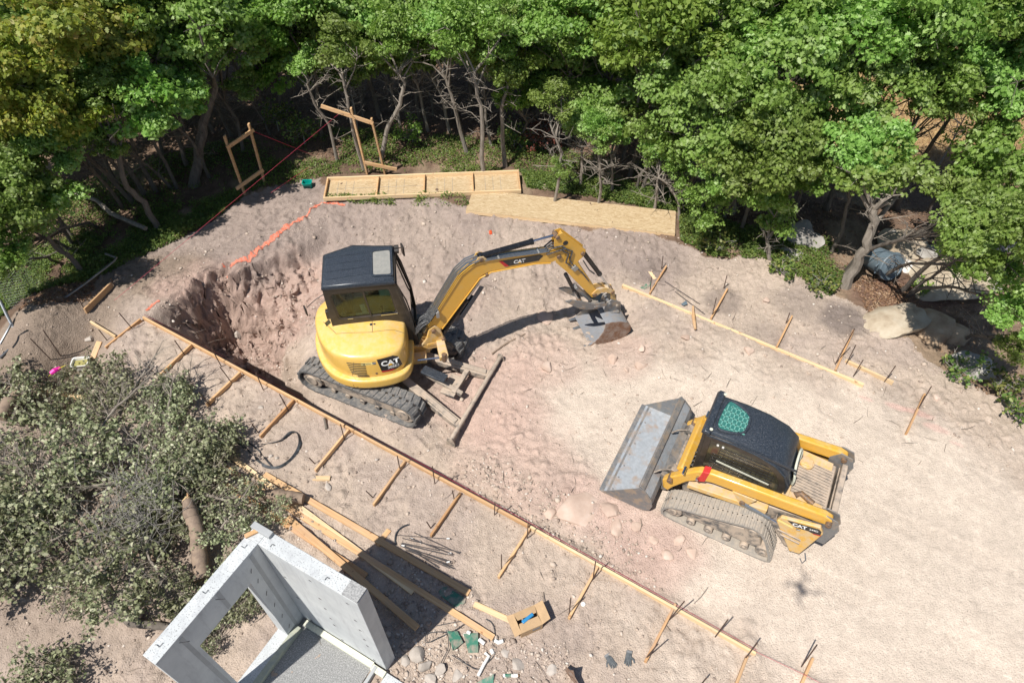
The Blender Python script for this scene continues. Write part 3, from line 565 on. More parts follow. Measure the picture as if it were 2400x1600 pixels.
# --- canopy: (display px of crown centre, z of centre, scale, kind)
CAN=[(60,110,4.3,1.1,'yel'),(150,210,3.3,1.0,'yel'),(30,230,3.7,.9,'yel'),(170,60,4.6,1.1,'yel'),(300,190,3.0,1.15,'oak'),(360,240,2.6,.85,'oak'),(400,70,3.8,1.2,'oak'),(290,40,4.2,1.2,'oak'),
(550,60,4.2,1.1,'oak'),(650,130,2.9,.9,'maple'),(560,200,2.9,.6,'small'),(700,50,3.5,1.15,'oak'),(800,90,3.1,1.05,'oak'),(880,60,3.3,1.1,'oak'),(760,130,2.7,.75,'oak'),
(950,100,2.5,1.0,'oak'),(1030,50,3.0,1.15,'oak'),(1100,85,2.6,1.0,'oak'),(1180,65,2.8,1.15,'oak'),(1230,130,2.4,.95,'oak'),(1300,60,4.0,1.0,'oak'),(1180,150,2.5,.5,'small'),
(1180,225,1.8,.5,'maple'),(1330,150,3.2,.85,'oak'),(1400,90,3.8,.95,'maple'),(1420,200,2.8,.85,'oak'),(1370,270,2.2,.85,'small'),(1500,50,4.2,1.1,'maple'),(1490,150,3.4,.95,'oak'),(1480,260,2.6,.9,'small'),
(1590,90,4.0,1.0,'maple'),(1560,200,3.0,.9,'oak'),(1520,320,1.9,.8,'small'),(1690,50,4.3,1.1,'oak'),(1660,170,3.4,.95,'oak'),(1740,130,3.8,1.0,'oak'),(1640,290,2.6,.9,'oak'),(1710,250,3.2,.95,'oak'),
(1850,50,4.5,1.15,'oak'),(1830,150,3.9,1.05,'oak'),(1960,90,4.3,1.15,'oak'),(1960,200,3.5,.9,'oak'),(2080,50,4.6,1.15,'oak'),(2100,160,3.8,1.0,'oak'),(2220,100,4.1,1.05,'oak'),(2330,50,4.6,1.2,'oak'),(2310,170,3.6,.9,'oak'),
(1800,310,2.8,.9,'oak'),(1730,350,2.6,1.0,'oak'),(1900,330,2.5,.7,'oak'),(1660,390,2.1,.8,'small'),(1620,470,1.3,.75,'small'),(1980,360,2.7,.75,'oak'),(2160,215,3.3,.7,'oak'),
(2300,400,2.1,1.05,'oak'),(2225,470,1.6,.75,'oak'),(2335,530,3.6,.8,'oak'),(2240,545,3.4,.6,'oak'),(2215,600,2.0,.5,'small'),(2275,640,2.7,.7,'small'),(2345,720,2.4,.7,'small'),(2330,800,1.2,.5,'small'),(2320,245,3.0,.65,'oak'),
(15,410,2.3,.8,'oak'),(-5,570,1.7,.7,'small'),(-15,640,1.3,.6,'small'),(10,500,2.1,.75,'oak'),(60,500,1.7,.4,'small'),(50,580,1.4,.42,'small'),(10,330,2.6,.8,'oak'),
(1380,325,1.7,.55,'small'),(1290,385,1.1,.35,'small'),(1560,395,1.4,.5,'small'),
(140,330,2.6,.7,'oak'),(250,330,2.2,.55,'small')]
NOBASE=W((-400,900),(0,660),(120,600),(300,470),(520,400),(640,300),(760,290),(1200,330),(1300,420),(1560,470),(1700,540),(1850,600),(1980,640),(2120,700),(2220,800),(2500,900),(2900,2200),(-900,2200))
SUNNY=W((560,400),(700,230),(1200,250),(1560,330),(1680,520),(1200,440),(740,440))
order=sorted(range(len(CAN)),key=lambda i:(round(CAN[i][1]/95),CAN[i][0]))
rows={}
for i in order: rows.setdefault(round(CAN[i][1]/95),[]).append(i)
ordw=['first','second','third','fourth','fifth','sixth','seventh','eighth','ninth','tenth','eleventh','twelfth','thirteenth','fourteenth','fifteenth','sixteenth','seventeenth','eighteenth','nineteenth','twentieth','twenty-first','twenty-second','twenty-third','twenty-fourth','twenty-fifth','twenty-sixth','twenty-seventh','twenty-eighth','twenty-ninth','thirtieth']
hts=['top edge','upper','upper middle','middle','lower middle','low','lower','lowest']
kw={'oak':'lobed green oak','yel':'yellowing ochre tinged oak','small':'small young low oak','maple':'bright green broadleaf tree'}
ks=sorted(rows)
for ri,k in enumerate(ks):
    for j,i in enumerate(rows[k]):
        u,v,z,s_,kind=CAN[i];P=S(u*SD,v*SD,z);g=random.Random(i)
        while z>1.9 and v<330 and (inpoly(np.array([P.x+.424*z]),np.array([P.y+.409*z]),SUNNY)[0]): z-=.15;s_*=1.015;P=S(u*SD,v*SD,z)   # keep the sunny strip open
        bx=P.x+g.uniform(-.35,.35);by=P.y+g.uniform(.1,.7);dx_=.0
        for _ in range(12):
            if inpoly(np.array([bx]),np.array([by]),NOBASE)[0]: by+=.22;bx+=.04*(1 if bx>0 else -1)
        b=Vector((bx,by,gz(bx,by)));c=P-b
        f=Vector((c.x*.6,c.y*.6,c.z*.72));midp=[(f.x*.25+g.uniform(-.12,.12),f.y*.25,f.z*.35),(f.x*.7+g.uniform(-.12,.12),f.y*.6,f.z*.7),tuple(f)]
        lab='%s, %s from left in the %s canopy row'%(kw[kind],ordw[j],hts[min(ri,7)])
        tree(b,midp,tuple(c),kind,s_,lab,.026+.008*z,.02 if kind=='small' else .026,600+i,twigs=8,limbs=8,name='broadleaf_tree' if kind=='maple' else 'oak_tree',group='trees of the surrounding wood')
INT=[(-11.5,15.8),(-10.2,16.8),(-9.2,15.6),(-8.2,16.8),(-7.2,15.9),(-6.4,17.2),(-5.2,16.6),(-12.6,14.2),(-11.2,13.4),(-4.2,17.6),(-2.6,17.4),(-1.2,17.8),(.4,17.3),(1.9,17.7),(3.2,16.8),(-9.9,14.3),(-13.5,12.6),(4.6,16.4)]  # extra interior oaks, added so their crowns shade the ground behind
for j,(x,y) in enumerate(INT):
    g=random.Random(700+j);b=Vector((x,y,gz(x,y)))
    tree(b,[(g.uniform(-.2,.2),0,.9),(g.uniform(-.3,.3),0,1.7)],(g.uniform(-.2,.2),0,2.9+g.uniform(0,.6)),'oak',1.05,'oak added inside the dark wood for shade, %s counted along it'%ordw[j],.05,.035,700+j,twigs=14,group='oaks added inside the wood for shade')
# trees behind, seen between the trunks and over the crowns
for j in range(20):
    g=random.Random(900+j);x=-14+j*1.45+g.uniform(-.4,.4);y=18.2+g.uniform(-.8,1.2)+(1.5 if x>7 else 0)
    if 7.2<x<11: continue
    b=Vector((x,y,gz(x,y)))
    tree(b,[(g.uniform(-.2,.2),0,1.0),(g.uniform(-.3,.3),0,2.0)],(0,0,3.0),'oak',1.25,'shaded oak at the back of the wood, %s from the left'%ordw[j],.07,.05,900+j,twigs=12,name='oak_tree',group='shaded trees at the back of the wood')
# ================================================================== GROUND COVER AND LITTER
def scatter(poly,n,seed,thr=None,warp=0):
    g=np.random.default_rng(seed);p=np.array(poly);lo=p.min(0);hi=p.max(0);out=[]
    k=0
    while k<n:
        q=lo+(hi-lo)*g.random((n*2,2));m=inpoly(q[:,0],q[:,1],poly)
        if thr is not None: m&=fbm(q[:,0]*1.4,q[:,1]*1.4,4,77)+g.random(len(q))*.16>thr
        q=q[m];out.append(q);k+=len(q)
        if len(out)>40: break
    return np.concatenate(out)[:n]
def cover(name,label,cat,specs,mat,shape=RHOM,kind='stuff',hmax=.1,up=.9,sz=(.03,.055)):
    Ps=[];g=np.random.default_rng(3)
    for poly,n,thr,sd in specs: Ps.append(scatter(poly,n,sd,thr))
    q=np.concatenate(Ps);z=Zbase(q[:,0],q[:,1])+micro(q[:,0],q[:,1])
    lump=fbm(q[:,0]*3,q[:,1]*3,3,90)
    P=np.c_[q,z+.008+g.random(len(q))*hmax*(.3+1.4*lump)]
    Nn=np.array([0,0,up])+g.normal(size=(len(q),3))*.45
    me=leafmesh(name,P,Nn,sz[0]+g.random(len(q))*(sz[1]-sz[0]),shape,.2+.45*g.random(len(q))+.5*(lump-.4),mat)
    o=bpy.data.objects.new(name,me);C.objects.link(o);tag(o,label,cat,kind=kind);return o
GL=W((-60,760),(0,600),(130,560),(300,495),(420,470),(540,430),(560,450),(500,500),(420,548),(330,588),(260,605),(190,648),(130,660),(60,700),(0,745))
GC=W((1195,395),(1560,440),(1640,500),(1760,590),(1640,598),(1560,560),(1555,500),(1210,440))
GM=W((560,440),(640,340),(760,300),(1200,330),(1560,400),(1560,440),(1200,400),(760,405),(700,420),(640,430))
GD=W((100,560),(120,440),(500,330),(640,330),(560,440),(420,480),(280,500))
GR=W((1560,500),(1900,560),(1960,640),(1900,690),(1820,640),(1760,605),(1620,595))
GE=W((745,458),(1065,458),(1080,485),(900,478),(760,470))
GS=W((60,700),(200,640),(330,585),(300,600),(210,655),(120,700))
cover('ground_cover','low green leafy ground cover at the edge of the bare soil','ground cover',[(GL,22000,.53,1),(GC,22000,.36,2),(GM,17000,.5,3),(GD,9000,.5,4),(GR,9000,.45,5),(GE,1300,.56,6),(GS,2500,.45,8)],m_leafg,OVAL)
BACK=W((-300,560),(0,560),(500,420),(640,380),(760,370),(1200,390),(1560,430),(1700,560),(1900,660),(2080,720),(2200,880),(2400,960),(2700,900),(2600,100),(-300,100))
cover('leaf_litter','brown fallen leaves lying under the trees','leaf litter',[(BACK,42000,None,11),(W((60,740),(150,680),(240,620),(210,700),(120,740)),1500,None,12),(W((1950,640),(2080,660),(2120,760),(1990,740)),1800,None,13)],m_litter,RHOM,hmax=.015,up=1.2,sz=(.03,.06))
# dry golden grass at upper right
def blades(name,label,cat,poly,n,mat,h=(.08,.22),seed=5,wd=.006):
    q=scatter(poly,n,seed);g=np.random.default_rng(seed);z=Zbase(q[:,0],q[:,1])
    a=g.random(len(q))*6.283;hh=h[0]+g.random(len(q))*(h[1]-h[0]);ln=g.normal(size=(len(q),2))*hh[:,None]*.5
    dx=np.c_[np.cos(a),np.sin(a),0*a]*wd;B=np.c_[q,z-.01];Tt=B+np.c_[ln,hh]
    V=np.stack([B-dx,B+dx,Tt],1);me=bpy.data.meshes.new(name);me.vertices.add(len(q)*3);me.vertices.foreach_set('co',V.astype(np.float32).ravel())
    me.loops.add(len(q)*3);me.loops.foreach_set('vertex_index',np.arange(len(q)*3,dtype=np.int32));me.polygons.add(len(q));me.polygons.foreach_set('loop_start',np.arange(0,len(q)*3,3,dtype=np.int32));me.update(calc_edges=True)
    at=me.attributes.new('lv','FLOAT','POINT');at.data.foreach_set('value',np.repeat(g.random(len(q)),3).astype(np.float32));me.materials.append(mat)
    o=bpy.data.objects.new(name,me);C.objects.link(o);tag(o,label,cat,kind='stuff');return o
m_dry=leafm('dry_grass_blade',[(.36,.25,.11),(.52,.38,.19),(.60,.46,.25)],.2)
blades('dry_grass','dry golden grass on the sunny slope behind the right hand oaks','grass',W((1950,80),(2600,100),(2600,480),(2150,420),(1990,300)),30000,m_dry)
# ================================================================== MACHINES
from mathutils.bvhtree import BVHTree
class Each(MB):
    def __init__(s,name,mat,xf,par,**k): s.a=(name,mat,par,xf);s.k=k
    def tube(s,*a,**k): q=MB();q.tube(*a,**k);q.build(s.a[0],s.a[1],s.a[2],s.a[3],**s.k)
    def box(s,*a,**k): q=MB();q.box(*a,**k);q.build(s.a[0],s.a[1],s.a[2],s.a[3],**s.k)
    def cyl(s,*a,**k): q=MB();q.cyl(*a,**k);q.build(s.a[0],s.a[1],s.a[2],s.a[3],**s.k)
def loop_resample(pts,n):
    P=np.array(pts+[pts[0]]);d=np.r_[0,np.cumsum(np.hypot(*np.diff(P,axis=0).T))];t=np.linspace(0,d[-1],n,endpoint=False)
    return np.c_[np.interp(t,d,P[:,0]),np.interp(t,d,P[:,1])],d[-1]
def smooth_loop(pts,k=2):
    P=np.array(pts,float)
    for _ in range(k):
        Q=[]
        for i in range(len(P)):
            a=P[i];b=P[(i+1)%len(P)];Q+=[a*.75+b*.25,a*.25+b*.75]
        P=np.array(Q)
    return [tuple(p) for p in P]
def track(name,pts,y0,y1,th,nl,lh,mat,parent,xf,chev=.03,halves=True,sw=.038):
    """endless rubber band following the closed side profile pts (outer face), lugs on the outside, sprocket holes along the middle"""
    P,L=loop_resample(pts,160);n=len(P);T_=np.roll(P,-1,0)-np.roll(P,1,0);T_/=np.hypot(*T_.T)[:,None]
    area=np.sum(P[:,0]*np.roll(P[:,1],-1)-np.roll(P[:,0],-1)*P[:,1]);sg=1 if area>0 else -1
    Nn=np.c_[T_[:,1],-T_[:,0]]*sg
    mb=MB();I=P-Nn*th;vs=[];ym=(y0+y1)/2
    for i in range(n): vs+=[(P[i,0],y0,P[i,1]),(P[i,0],y1,P[i,1]),(I[i,0],y1,I[i,1]),(I[i,0],y0,I[i,1])]
    fs=[]
    for i in range(n):
        j=(i+1)%n
        for k in range(4): fs.append((i*4+k,i*4+(k+1)%4,j*4+(k+1)%4,j*4+k))
    mb.add(vs,fs);P2,_=loop_resample(pts,nl);T2=np.roll(P2,-1,0)-np.roll(P2,1,0);T2/=np.hypot(*T2.T)[:,None];N2=np.c_[T2[:,1],-T2[:,0]]*sg
    w=(y1-y0)/2
    for i in range(nl):
        p=P2[i];t=T2[i];nn=N2[i];dl=L/nl
        for sgn,off in((-1,0),(1,dl*.5 if halves else 0)):
            ya=ym+sgn*.028;yb=ym+sgn*w*.98
            c0=np.array([p[0],0,p[1]])+np.array([t[0],0,t[1]])*off
            hw=dl*.27;A=[]
            for (yy,sh) in((ya,0),(yb,-chev)):
                for q,hh in((-hw,0),(hw,0),(hw*.7,lh),(-hw*.7,lh)):
                    b=c0+np.array([t[0],0,t[1]])*(q+sh)+np.array([nn[0],0,nn[1]])*(hh-.002);A.append((b[0],yy,b[2]))
            mb.add(A,[(0,1,2,3),(4,7,6,5),(0,4,5,1),(1,5,6,2),(2,6,7,3),(3,7,4,0)])
        c0=np.array([p[0],0,p[1]]);b=MB()
    nf=len(mb.f);ho=mb
    for i in range(nl):
        p=P2[i];t=T2[i];nn=N2[i];a=(p[0]+t[0]*L/nl*.25,ym,p[1]+t[1]*L/nl*.25);c=Vector((a[0]+nn[0]*.0005,ym,a[2]+nn[1]*.0005))
        rot=Matrix((Vector((t[0],0,t[1])),Vector((0,1,0)),Vector((nn[0],0,nn[1])))).transposed();ho.box(c,(L/nl*(.36 if sw>.03 else .26),sw,.006),rot)
    o=mb.build(name,mat,parent,xf);o.data.materials.append(m_blk2)   # dark drive openings down the middle
    mi=np.zeros(len(o.data.polygons),np.int32);mi[nf:]=1;o.data.polygons.foreach_set('material_index',mi)
    return o
def ringwall(mb,outer,inner,a,b,ax=1):
    n=len(outer)
    def P(p,t): return {0:(t,p[0],p[1]),1:(p[0],t,p[1]),2:(p[0],p[1],t)}[ax]
    vs=[P(p,a) for p in outer]+[P(p,a) for p in inner]+[P(p,b) for p in outer]+[P(p,b) for p in inner];fs=[]
    for i in range(n):
        j=(i+1)%n;fs+=[(i,j,n+j,n+i),(2*n+i,3*n+i,3*n+j,2*n+j),(i,2*n+i,2*n+j,j),(n+i,n+j,3*n+j,3*n+i)]
    mb.add(vs,fs)
def cham(q,c):
    out=[]
    for i in range(len(q)):
        p=Vector(q[i]);a=Vector(q[i-1]);b=Vector(q[(i+1)%len(q)]);out+=[tuple(p+(a-p).normalized()*c),tuple(p+((a-p).normalized()+(b-p).normalized())*c*.29),tuple(p+(b-p).normalized()*c)]
    return out
def bvh_of(o):
    dg=bpy.context.evaluated_depsgraph_get();dg.update();e=o.evaluated_get(dg);me=e.to_mesh();v=[x.co.copy() for x in me.vertices];f=[tuple(p.vertices) for p in me.polygons];e.to_mesh_clear();return BVHTree.FromPolygons(v,f)
def project(me,bvh,n,off):
    n=Vector(n).normalized()
    for v in me.vertices:
        h=bvh.ray_cast(v.co+n*.5,-n)
        if h[0] is not None: v.co=h[0]+n*off
def decal(name,poly,mtx,mat,parent,bvh=None,off=.003,grid=12):
    bm=bmesh.new();vs=[bm.verts.new((x,y,0)) for x,y in poly];bm.faces.new(vs)
    xs=[p[0] for p in poly];ys=[p[1] for p in poly]
    for i in range(1,grid):
        for co,no in(((min(xs)+(max(xs)-min(xs))*i/grid,0,0),(1,0,0)),((0,min(ys)+(max(ys)-min(ys))*i/grid,0),(0,1,0))):
            bmesh.ops.bisect_plane(bm,geom=bm.verts[:]+bm.edges[:]+bm.faces[:],plane_co=co,plane_no=no)
    me=bpy.data.meshes.new(name);bm.to_mesh(me);bm.free();me.transform(mtx)
    if bvh: project(me,bvh,mtx.to_3x3()@Vector((0,0,1)),off)
    else: me.transform(T((mtx.to_3x3()@Vector((0,0,1)))*off))
    me.materials.append(mat);o=bpy.data.objects.new(name,me);C.objects.link(o);o.parent=parent;return o
def catmark(parent,mtx,w,bvh=None,off=.013,mat=None):
    """the three bold letters with the triangle under the A"""
    t=text('lettering','CAT',w*.52,mat or m_decalw,parent,mtx,off=w*.02,extr=0,sx=1.06)
    if bvh: project(t.data,bvh,mtx.to_3x3()@Vector((0,0,1)),off)
    else: t.data.transform(T((mtx.to_3x3()@Vector((0,0,1)))*off))
    decal('triangle',[(-.17*w,-.20*w),(.17*w,-.20*w),(.0,-.03*w)],mtx,m_decaly,parent,bvh,off+.004,2)
m_bkt=M('scoured_bucket_floor',(.30,.31,.33),.45,.2,(.36,.31,.27),8,.5,.7,bs=.1,bsc=50)
# ------------------------------------------------------------------ mini excavator
EX=thing('mini_excavator','yellow mini excavator with black cab and rubber tracks standing in the dug out area','excavator',(-2.37,8.97,-.35),8.5)
ME=Mw(EX);IM=ME.inverted();LOW=IM@(T((-2.37,8.97,-.35))@rotz(-24))
def arc(cx,cz,r,a0,a1,n=10): return [(cx+r*math.cos(R(a0+(a1-a0)*i/n)),cz+r*math.sin(R(a0+(a1-a0)*i/n))) for i in range(n+1)]
prof=arc(.97,.28,.285,90,-80,9)+[(0,-.005)]+arc(-1.05,.29,.29,-90,-270,9)+[(0,.575)]
for y0,y1 in((-1.36,-.96),(.44,.84)):
    tk=track('track',prof,y0,y1,.035,40,.022,m_rub,EX,LOW)
    ym=(y0+y1)/2;f=MB();f.box((-.03,ym,.24),(1.75,.16,.22)).box((.0,ym,.40),(1.2,.10,.1));f.prism([(-.9,.33),(.9,.33),(.7,.46),(-.7,.46)],ym-.12,ym+.12);f.build('track_frame',m_mudst,EX,LOW,bevel=.015)
    for nm,x,r_ in(('sprocket',-1.05,.21),('idler',.97,.215)):
        s=MB();s.cyl((x,y0+.06,.285),(x,y1-.06,.285),r_,24);s.cyl((x,y0+.03,.285),(x,y1-.03,.285),r_*.55,18);s.build(nm,m_mudst,EX,LOW,bevel=.008)
    for i in range(5):
        s=MB();x=-.65+i*.33;s.cyl((x,y0+.1,.085),(x,y1-.1,.085),.055,14);s.build('roller',m_mudst,EX,LOW,bevel=.006)
u=MB();u.box((-.03,-.26,.42),(.8,.95,.22));u.cyl((0,-.1,.5),(0,-.1,.66),.42,28);u.box((0,-.85,.36),(.35,.3,.14));u.box((0,.34,.36),(.35,.3,.14));u.build('undercarriage',m_dk,EX,LOW,bevel=.02)
# dozer blade and its lift arms
b=MB();bc=[(1.98,-.16),(1.94,-.06),(1.93,.02),(1.95,.12),(1.99,.12),(1.965,.02),(1.975,-.05),(2.02,-.15)]
b.prism(bc,-1.36,.84);bl=b.build('dozer_blade',m_mudst,EX,LOW,bevel=.004)
b=MB();b.tube([(1.97,-1.38,.13),(1.97,.86,.13)],.045,10)
for y,sg in((-1.36,-1),(.84,1)): b.prism([(1.88,-.12),(2.04,-.12),(2.06,.06),(2.0,.2),(1.92,.2),(1.88,.05)],y-.012,y+.012)
b.build('blade_top_pipe',m_mudst,EX,LOW,bevel=.004)
for ya,yb in((-.62,-.95),(.05,.35)):
    a=MB();a.beam((.55,ya,.36),(1.93,yb,.06),.17,.13);a.beam((1.1,(ya*.6+yb*.4),.32),(1.88,yb,.14),.10,.05);a.build('blade_arm',m_mudst,EX,LOW,bevel=.012)
a=MB();a.box((1.13,-.36,.50),(.50,.19,.035),Matrix.Rotation(.1,3,'Y'));a.build('cylinder_cover',m_blk,EX,LOW,bevel=.006)
a=MB();a.beam((.8,-.32,.40),(1.7,-.35,.16),.09,.09);a.box((1.45,-.25,.18),(.3,.5,.06));a.box((1.55,-.12,.2),(.1,.6,.09));a.build('blade_cylinder',m_mudst,EX,LOW,bevel=.01)
# slewing house
base=[(-1.43,.25),(-1.39,-.33),(-1.2,-.80),(-.93,-1.07),(-.62,-1.20),(-.22,-1.23),(.2,-1.16),(.37,-.96),(.41,-.5),(.44,.3),(.42,.64),(-.6,.70),(-1.2,.62)]
def inset(pl,d,cx=-.45,cy=-.25):
    out=[]
    for x,y in pl:
        v=Vector((x-cx,y-cy));out.append((cx+v.x*(1-d/v.length),cy+v.y*(1-d/v.length)))
    return out
def ring(pl,z): return [(x,y,z) for x,y in pl]
cw=MB();cw.loft([ring(inset(base,.14),.62),ring(inset(base,.02),.67),ring(base,.72),ring(base,.76),ring(base,.86),ring(inset(base,.01),.885),ring(inset(base,.04),.90),ring(inset(base,.13),.905)])
cw.v=[((x+.45)*1.03-.45,(y+.25)*1.03-.25,z) for x,y,z in cw.v]
cw.build('counterweight',m_hood,EX,bevel=0,smooth=True,sub=2)
# flat lower side, rounded shoulder
def hr(d,z,side=0):
    o=inset(base,d);o[4]=(o[4][0],o[4][1]+side*.9);o[5]=(o[5][0],o[5][1]+side);o[6]=(o[6][0],o[6][1]+side);return ring(o,z)
hd=MB();hd.loft([hr(.10,.86),hr(.09,.92),hr(.085,1.0,.0),hr(.085,1.15,.01),hr(.09,1.30,.02),hr(.10,1.375,.03),hr(.13,1.41,.03),hr(.20,1.435,.04),hr(.34,1.485,.05),hr(.52,1.525,.06)])
hd.v=[((x+.45)*1.02-.45,(y+.25)*1.02-.25,z) for x,y,z in hd.v]
HO=hd.build('engine_hood',m_hood,EX,smooth=True,sub=2);bvh=bvh_of(HO)
# seam lines, vents, latch
sm=MB()
def surf(p,n): 
    n=Vector(n).normalized();h=bvh.ray_cast(Vector(p)+n*.5,-n);return (h[0]+n*.001) if h[0] else Vector(p)
def seam(pts,n,r=.0045):
    q=[]
    for a,b_ in zip(pts[:-1],pts[1:]): q+=[surf(Vector(a).lerp(Vector(b_),t/8),n) for t in range(8)]
    q.append(surf(pts[-1],n));sm.tube(q,r,5)
seam([(-1.15,-.15,1.4),(-.9,-.52,1.45),(-.3,-.60,1.5),(.15,-.58,1.5),(.36,-.62,1.4)],(0,-.2,1));seam([(-.25,-.3,1.5),(-.25,-.60,1.5)],(0,0,1))
seam([(-.72,-1.2,.93),(-.66,-1.2,1.1),(-.62,-1.15,1.32)],(0,-1,.2),.003)
seam([(-.7,-1.2,.7),(-.7,-1.25,.88)],(0,-1,.1),.004)
sm.build('panel_seam',m_oran,EX)
vt=MB()
for k in range(7):
    z=1.27-k*.045;q=[surf((x,-1.3,z+(x+.62)*-.03),(-.45,-1,.0)) for x in np.linspace(-.86+.01*k,-.50,10)];vt.tube(q,.009,6)
for k in range(5):
    z=1.12-k*.033;q=[surf((x,-1.3,z-.06),(-.25,-1,0)) for x in np.linspace(-.66,-.44,6)]
    if k>2: vt.tube(q,.008,6)
vt.build('vent_louvers',m_blk2,EX)
lt=MB();p=surf((-.27,-.42,1.5),(0,0,1));lt.cyl(p-Vector((0,0,.01)),p+Vector((0,0,.008)),.03,16);p=surf((-.21,-.42,1.5),(0,0,1));lt.cyl(p-Vector((0,0,.01)),p+Vector((0,0,.008)),.02,12);lt.build('hood_latch',m_chrome,EX)
lt=MB();p=surf((-.26,-1.3,1.0),(0,-1,0));lt.cyl(p+Vector((0,.02,0)),p-Vector((0,.006,0)),.022,14);lt.build('key_lock',m_oran,EX)
dm=frame((.03,-1.12,1.18),(1,.05,.0),(.06,-1,.28))
decal('name_decal',[(-.24,.155),(.05,.175),(.13,.13),(.17,.0),(.19,-.12),(.0,-.18),(-.19,-.17)],dm,m_decalb,EX,bvh,.003)
decal('red_stripe',[(-.19,-.17),(.0,-.18),(.06,-.155),(.0,-.14),(-.10,-.145),(-.20,-.13)],dm,m_decalr,EX,bvh,.006)
catmark(EX,dm@T((-.015,.035,0)),.30,bvh)
t=text('lettering','305E2',.085,m_decalw,EX,dm@T((.03,-.075,0)),off=.002,extr=0);project(t.data,bvh,dm.to_3x3()@Vector((0,0,1)),.013)
d2=frame((-.37,-1.15,1.27),(1,0,0),(-.1,-1,.28))
decal('dealer_sticker',[(-.13,.03),(.13,.03),(.13,-.03),(-.13,-.03)],d2,m_decalp,EX,bvh,.003,6)
decal('sticker_box',[(.07,.028),(.13,.028),(.13,-.028),(.07,-.028)],d2,m_decalb,EX,bvh,.005,3)
t=text('lettering','CAT',.03,m_decalw,EX,d2@T((.10,0,0)),off=.001,extr=0);project(t.data,bvh,d2.to_3x3()@Vector((0,0,1)),.008)
decal('sticker_mark',[(-.10,.018),(-.08,.004),(-.06,.018),(-.062,-.012),(-.08,-.022),(-.098,-.012)],d2,m_decalb,EX,bvh,.005,3)
for yy in(.008,-.012): decal('sticker_line',[(-.045,yy+.004),(.045,yy+.004),(.045,yy-.004),(-.045,yy-.004)],d2,m_oran,EX,bvh,.005,3)
# cab
cab=MB();zr=2.40
def quad8(q): return cham(q,.05)
outR=cham([(-.965,1.42),(.43,1.42),(.27,zr),(-.965,zr)],.02);inR=cham([(-.83,1.66),(.235,1.66),(.165,2.29),(-.885,2.29)],.06)
ringwall(cab,outR,inR,-.335,-.295)
cab.add([(-.96,-.335,1.42),(.44,-.335,1.42),(.46,-.335,.75),(-.9,-.335,.75),(-.96,-.30,1.42),(.44,-.30,1.42),(.46,-.30,.75),(-.9,-.30,.75)],[(0,1,2,3),(7,6,5,4),(0,3,7,4),(1,5,6,2),(2,6,7,3)])
outL=cham([(-.965,.8),(.47,.8),(.27,zr),(-.965,zr)],.02);inL=cham([(-.83,1.5),(.30,1.5),(.20,2.29),(-.885,2.29)],.06)
ringwall(cab,outL,inL,.58,.62)
# rear wall with a window, front frame
ringwall(cab,cham([(-.33,1.3),(.60,1.3),(.60,zr),(-.33,zr)],.02),cham([(-.24,1.7),(.50,1.7),(.50,2.28),(-.24,2.28)],.05),-.975,-.94,0)
for y in(-.315,.60):
    cab.beam((.275,y,zr),(.455,y,1.42),.05,.06);cab.beam((.455,y,1.42),(.50,y,.75),.05,.06)
cab.beam((.275,-.315,zr-.02),(.275,.6,zr-.02),.07,.06);cab.beam((.50,-.315,.78),(.50,.6,.78),.06,.06)
cab.build('cab',m_blk2,EX,bevel=.008)
rf=MB();rp=[(-.985,-.345),(.285,-.365),(.30,.6),(-.02,.65),(-.45,.73),(-.985,.52)]
rf.loft([ring(rp,zr),ring(rp,zr+.055),ring(inset(rp,.035,-.35,.1),zr+.095),ring(inset(rp,.10,-.35,.1),zr+.115)])
RF=rf.build('cab_roof',m_blk,EX,bevel=.014)
rb=MB()
for k in range(4): y=-.16+k*.19;rb.tube([(-.90,y-.03,zr+.114),(-.5,y,zr+.118),(-.14,y+.02,zr+.114)],.011,6)
rb.build('roof_rib',m_blk,RF)
h=MB();ringwall(h,cham([(-.12,-.24),(.265,-.27),(.265,.47),(-.12,.46)],.04),cham([(-.085,-.20),(.225,-.225),(.225,.43),(-.085,.42)],.04),zr+.108,zr+.135,2);h.build('hatch_frame',m_blk,RF)
h=MB();h.prism(cham([(-.083,-.198),(.223,-.223),(.223,.428),(-.083,.418)],.04),zr+.112,zr+.122,2);h.build('roof_hatch',m_hatch,EX)
g=MB();g.prism([(-.84,1.65),(.245,1.65),(.175,2.30),(-.895,2.30)],-.317,-.313);g.build('side_window',m_glass,EX)
g=MB();g.beam((-.245,-.325,1.66),(-.30,-.325,2.29),.028,.022,(0,1,0));ringwall(g,cham([(-.84,1.65),(.245,1.65),(.175,2.30),(-.895,2.30)],.06),cham([(-.80,1.68),(.205,1.68),(.15,2.27),(-.86,2.27)],.055),-.325,-.309);g.build('window_frame',m_blk2,EX)
g=Each('window_sill',m_chrome,None,EX);g.box((.08,-.343,1.663),(.30,.012,.018));g.box((-.62,-.343,1.655),(.1,.012,.014))
g=MB();g.prism([(-.84,1.49),(.31,1.49),(.21,2.30),(-.895,2.30)],.598,.602);g.build('side_window',m_glass,EX)
g=MB();g.add([(.285,-.29,2.36),(.285,.58,2.36),(.465,.58,1.44),(.465,-.29,1.44)],[(0,1,2,3)]);g.add([(.465,-.29,1.42),(.465,.58,1.42),(.50,.58,.82),(.50,-.29,.82)],[(0,1,2,3)]);g.build('windshield',m_glass,EX)
g=MB();g.prism([(-.25,1.69),(.51,1.69),(.51,2.29),(-.25,2.29)],-.958,-.954,0);g.build('rear_window',m_glass,EX)
i_=MB();i_.box((-.25,.13,.98),(1.35,.84,.05));i_.prism([(-.92,1.0),(-.6,1.0),(-.7,1.5),(-.92,1.55)],-.28,.56);i_.build('cab_floor',m_int,EX)
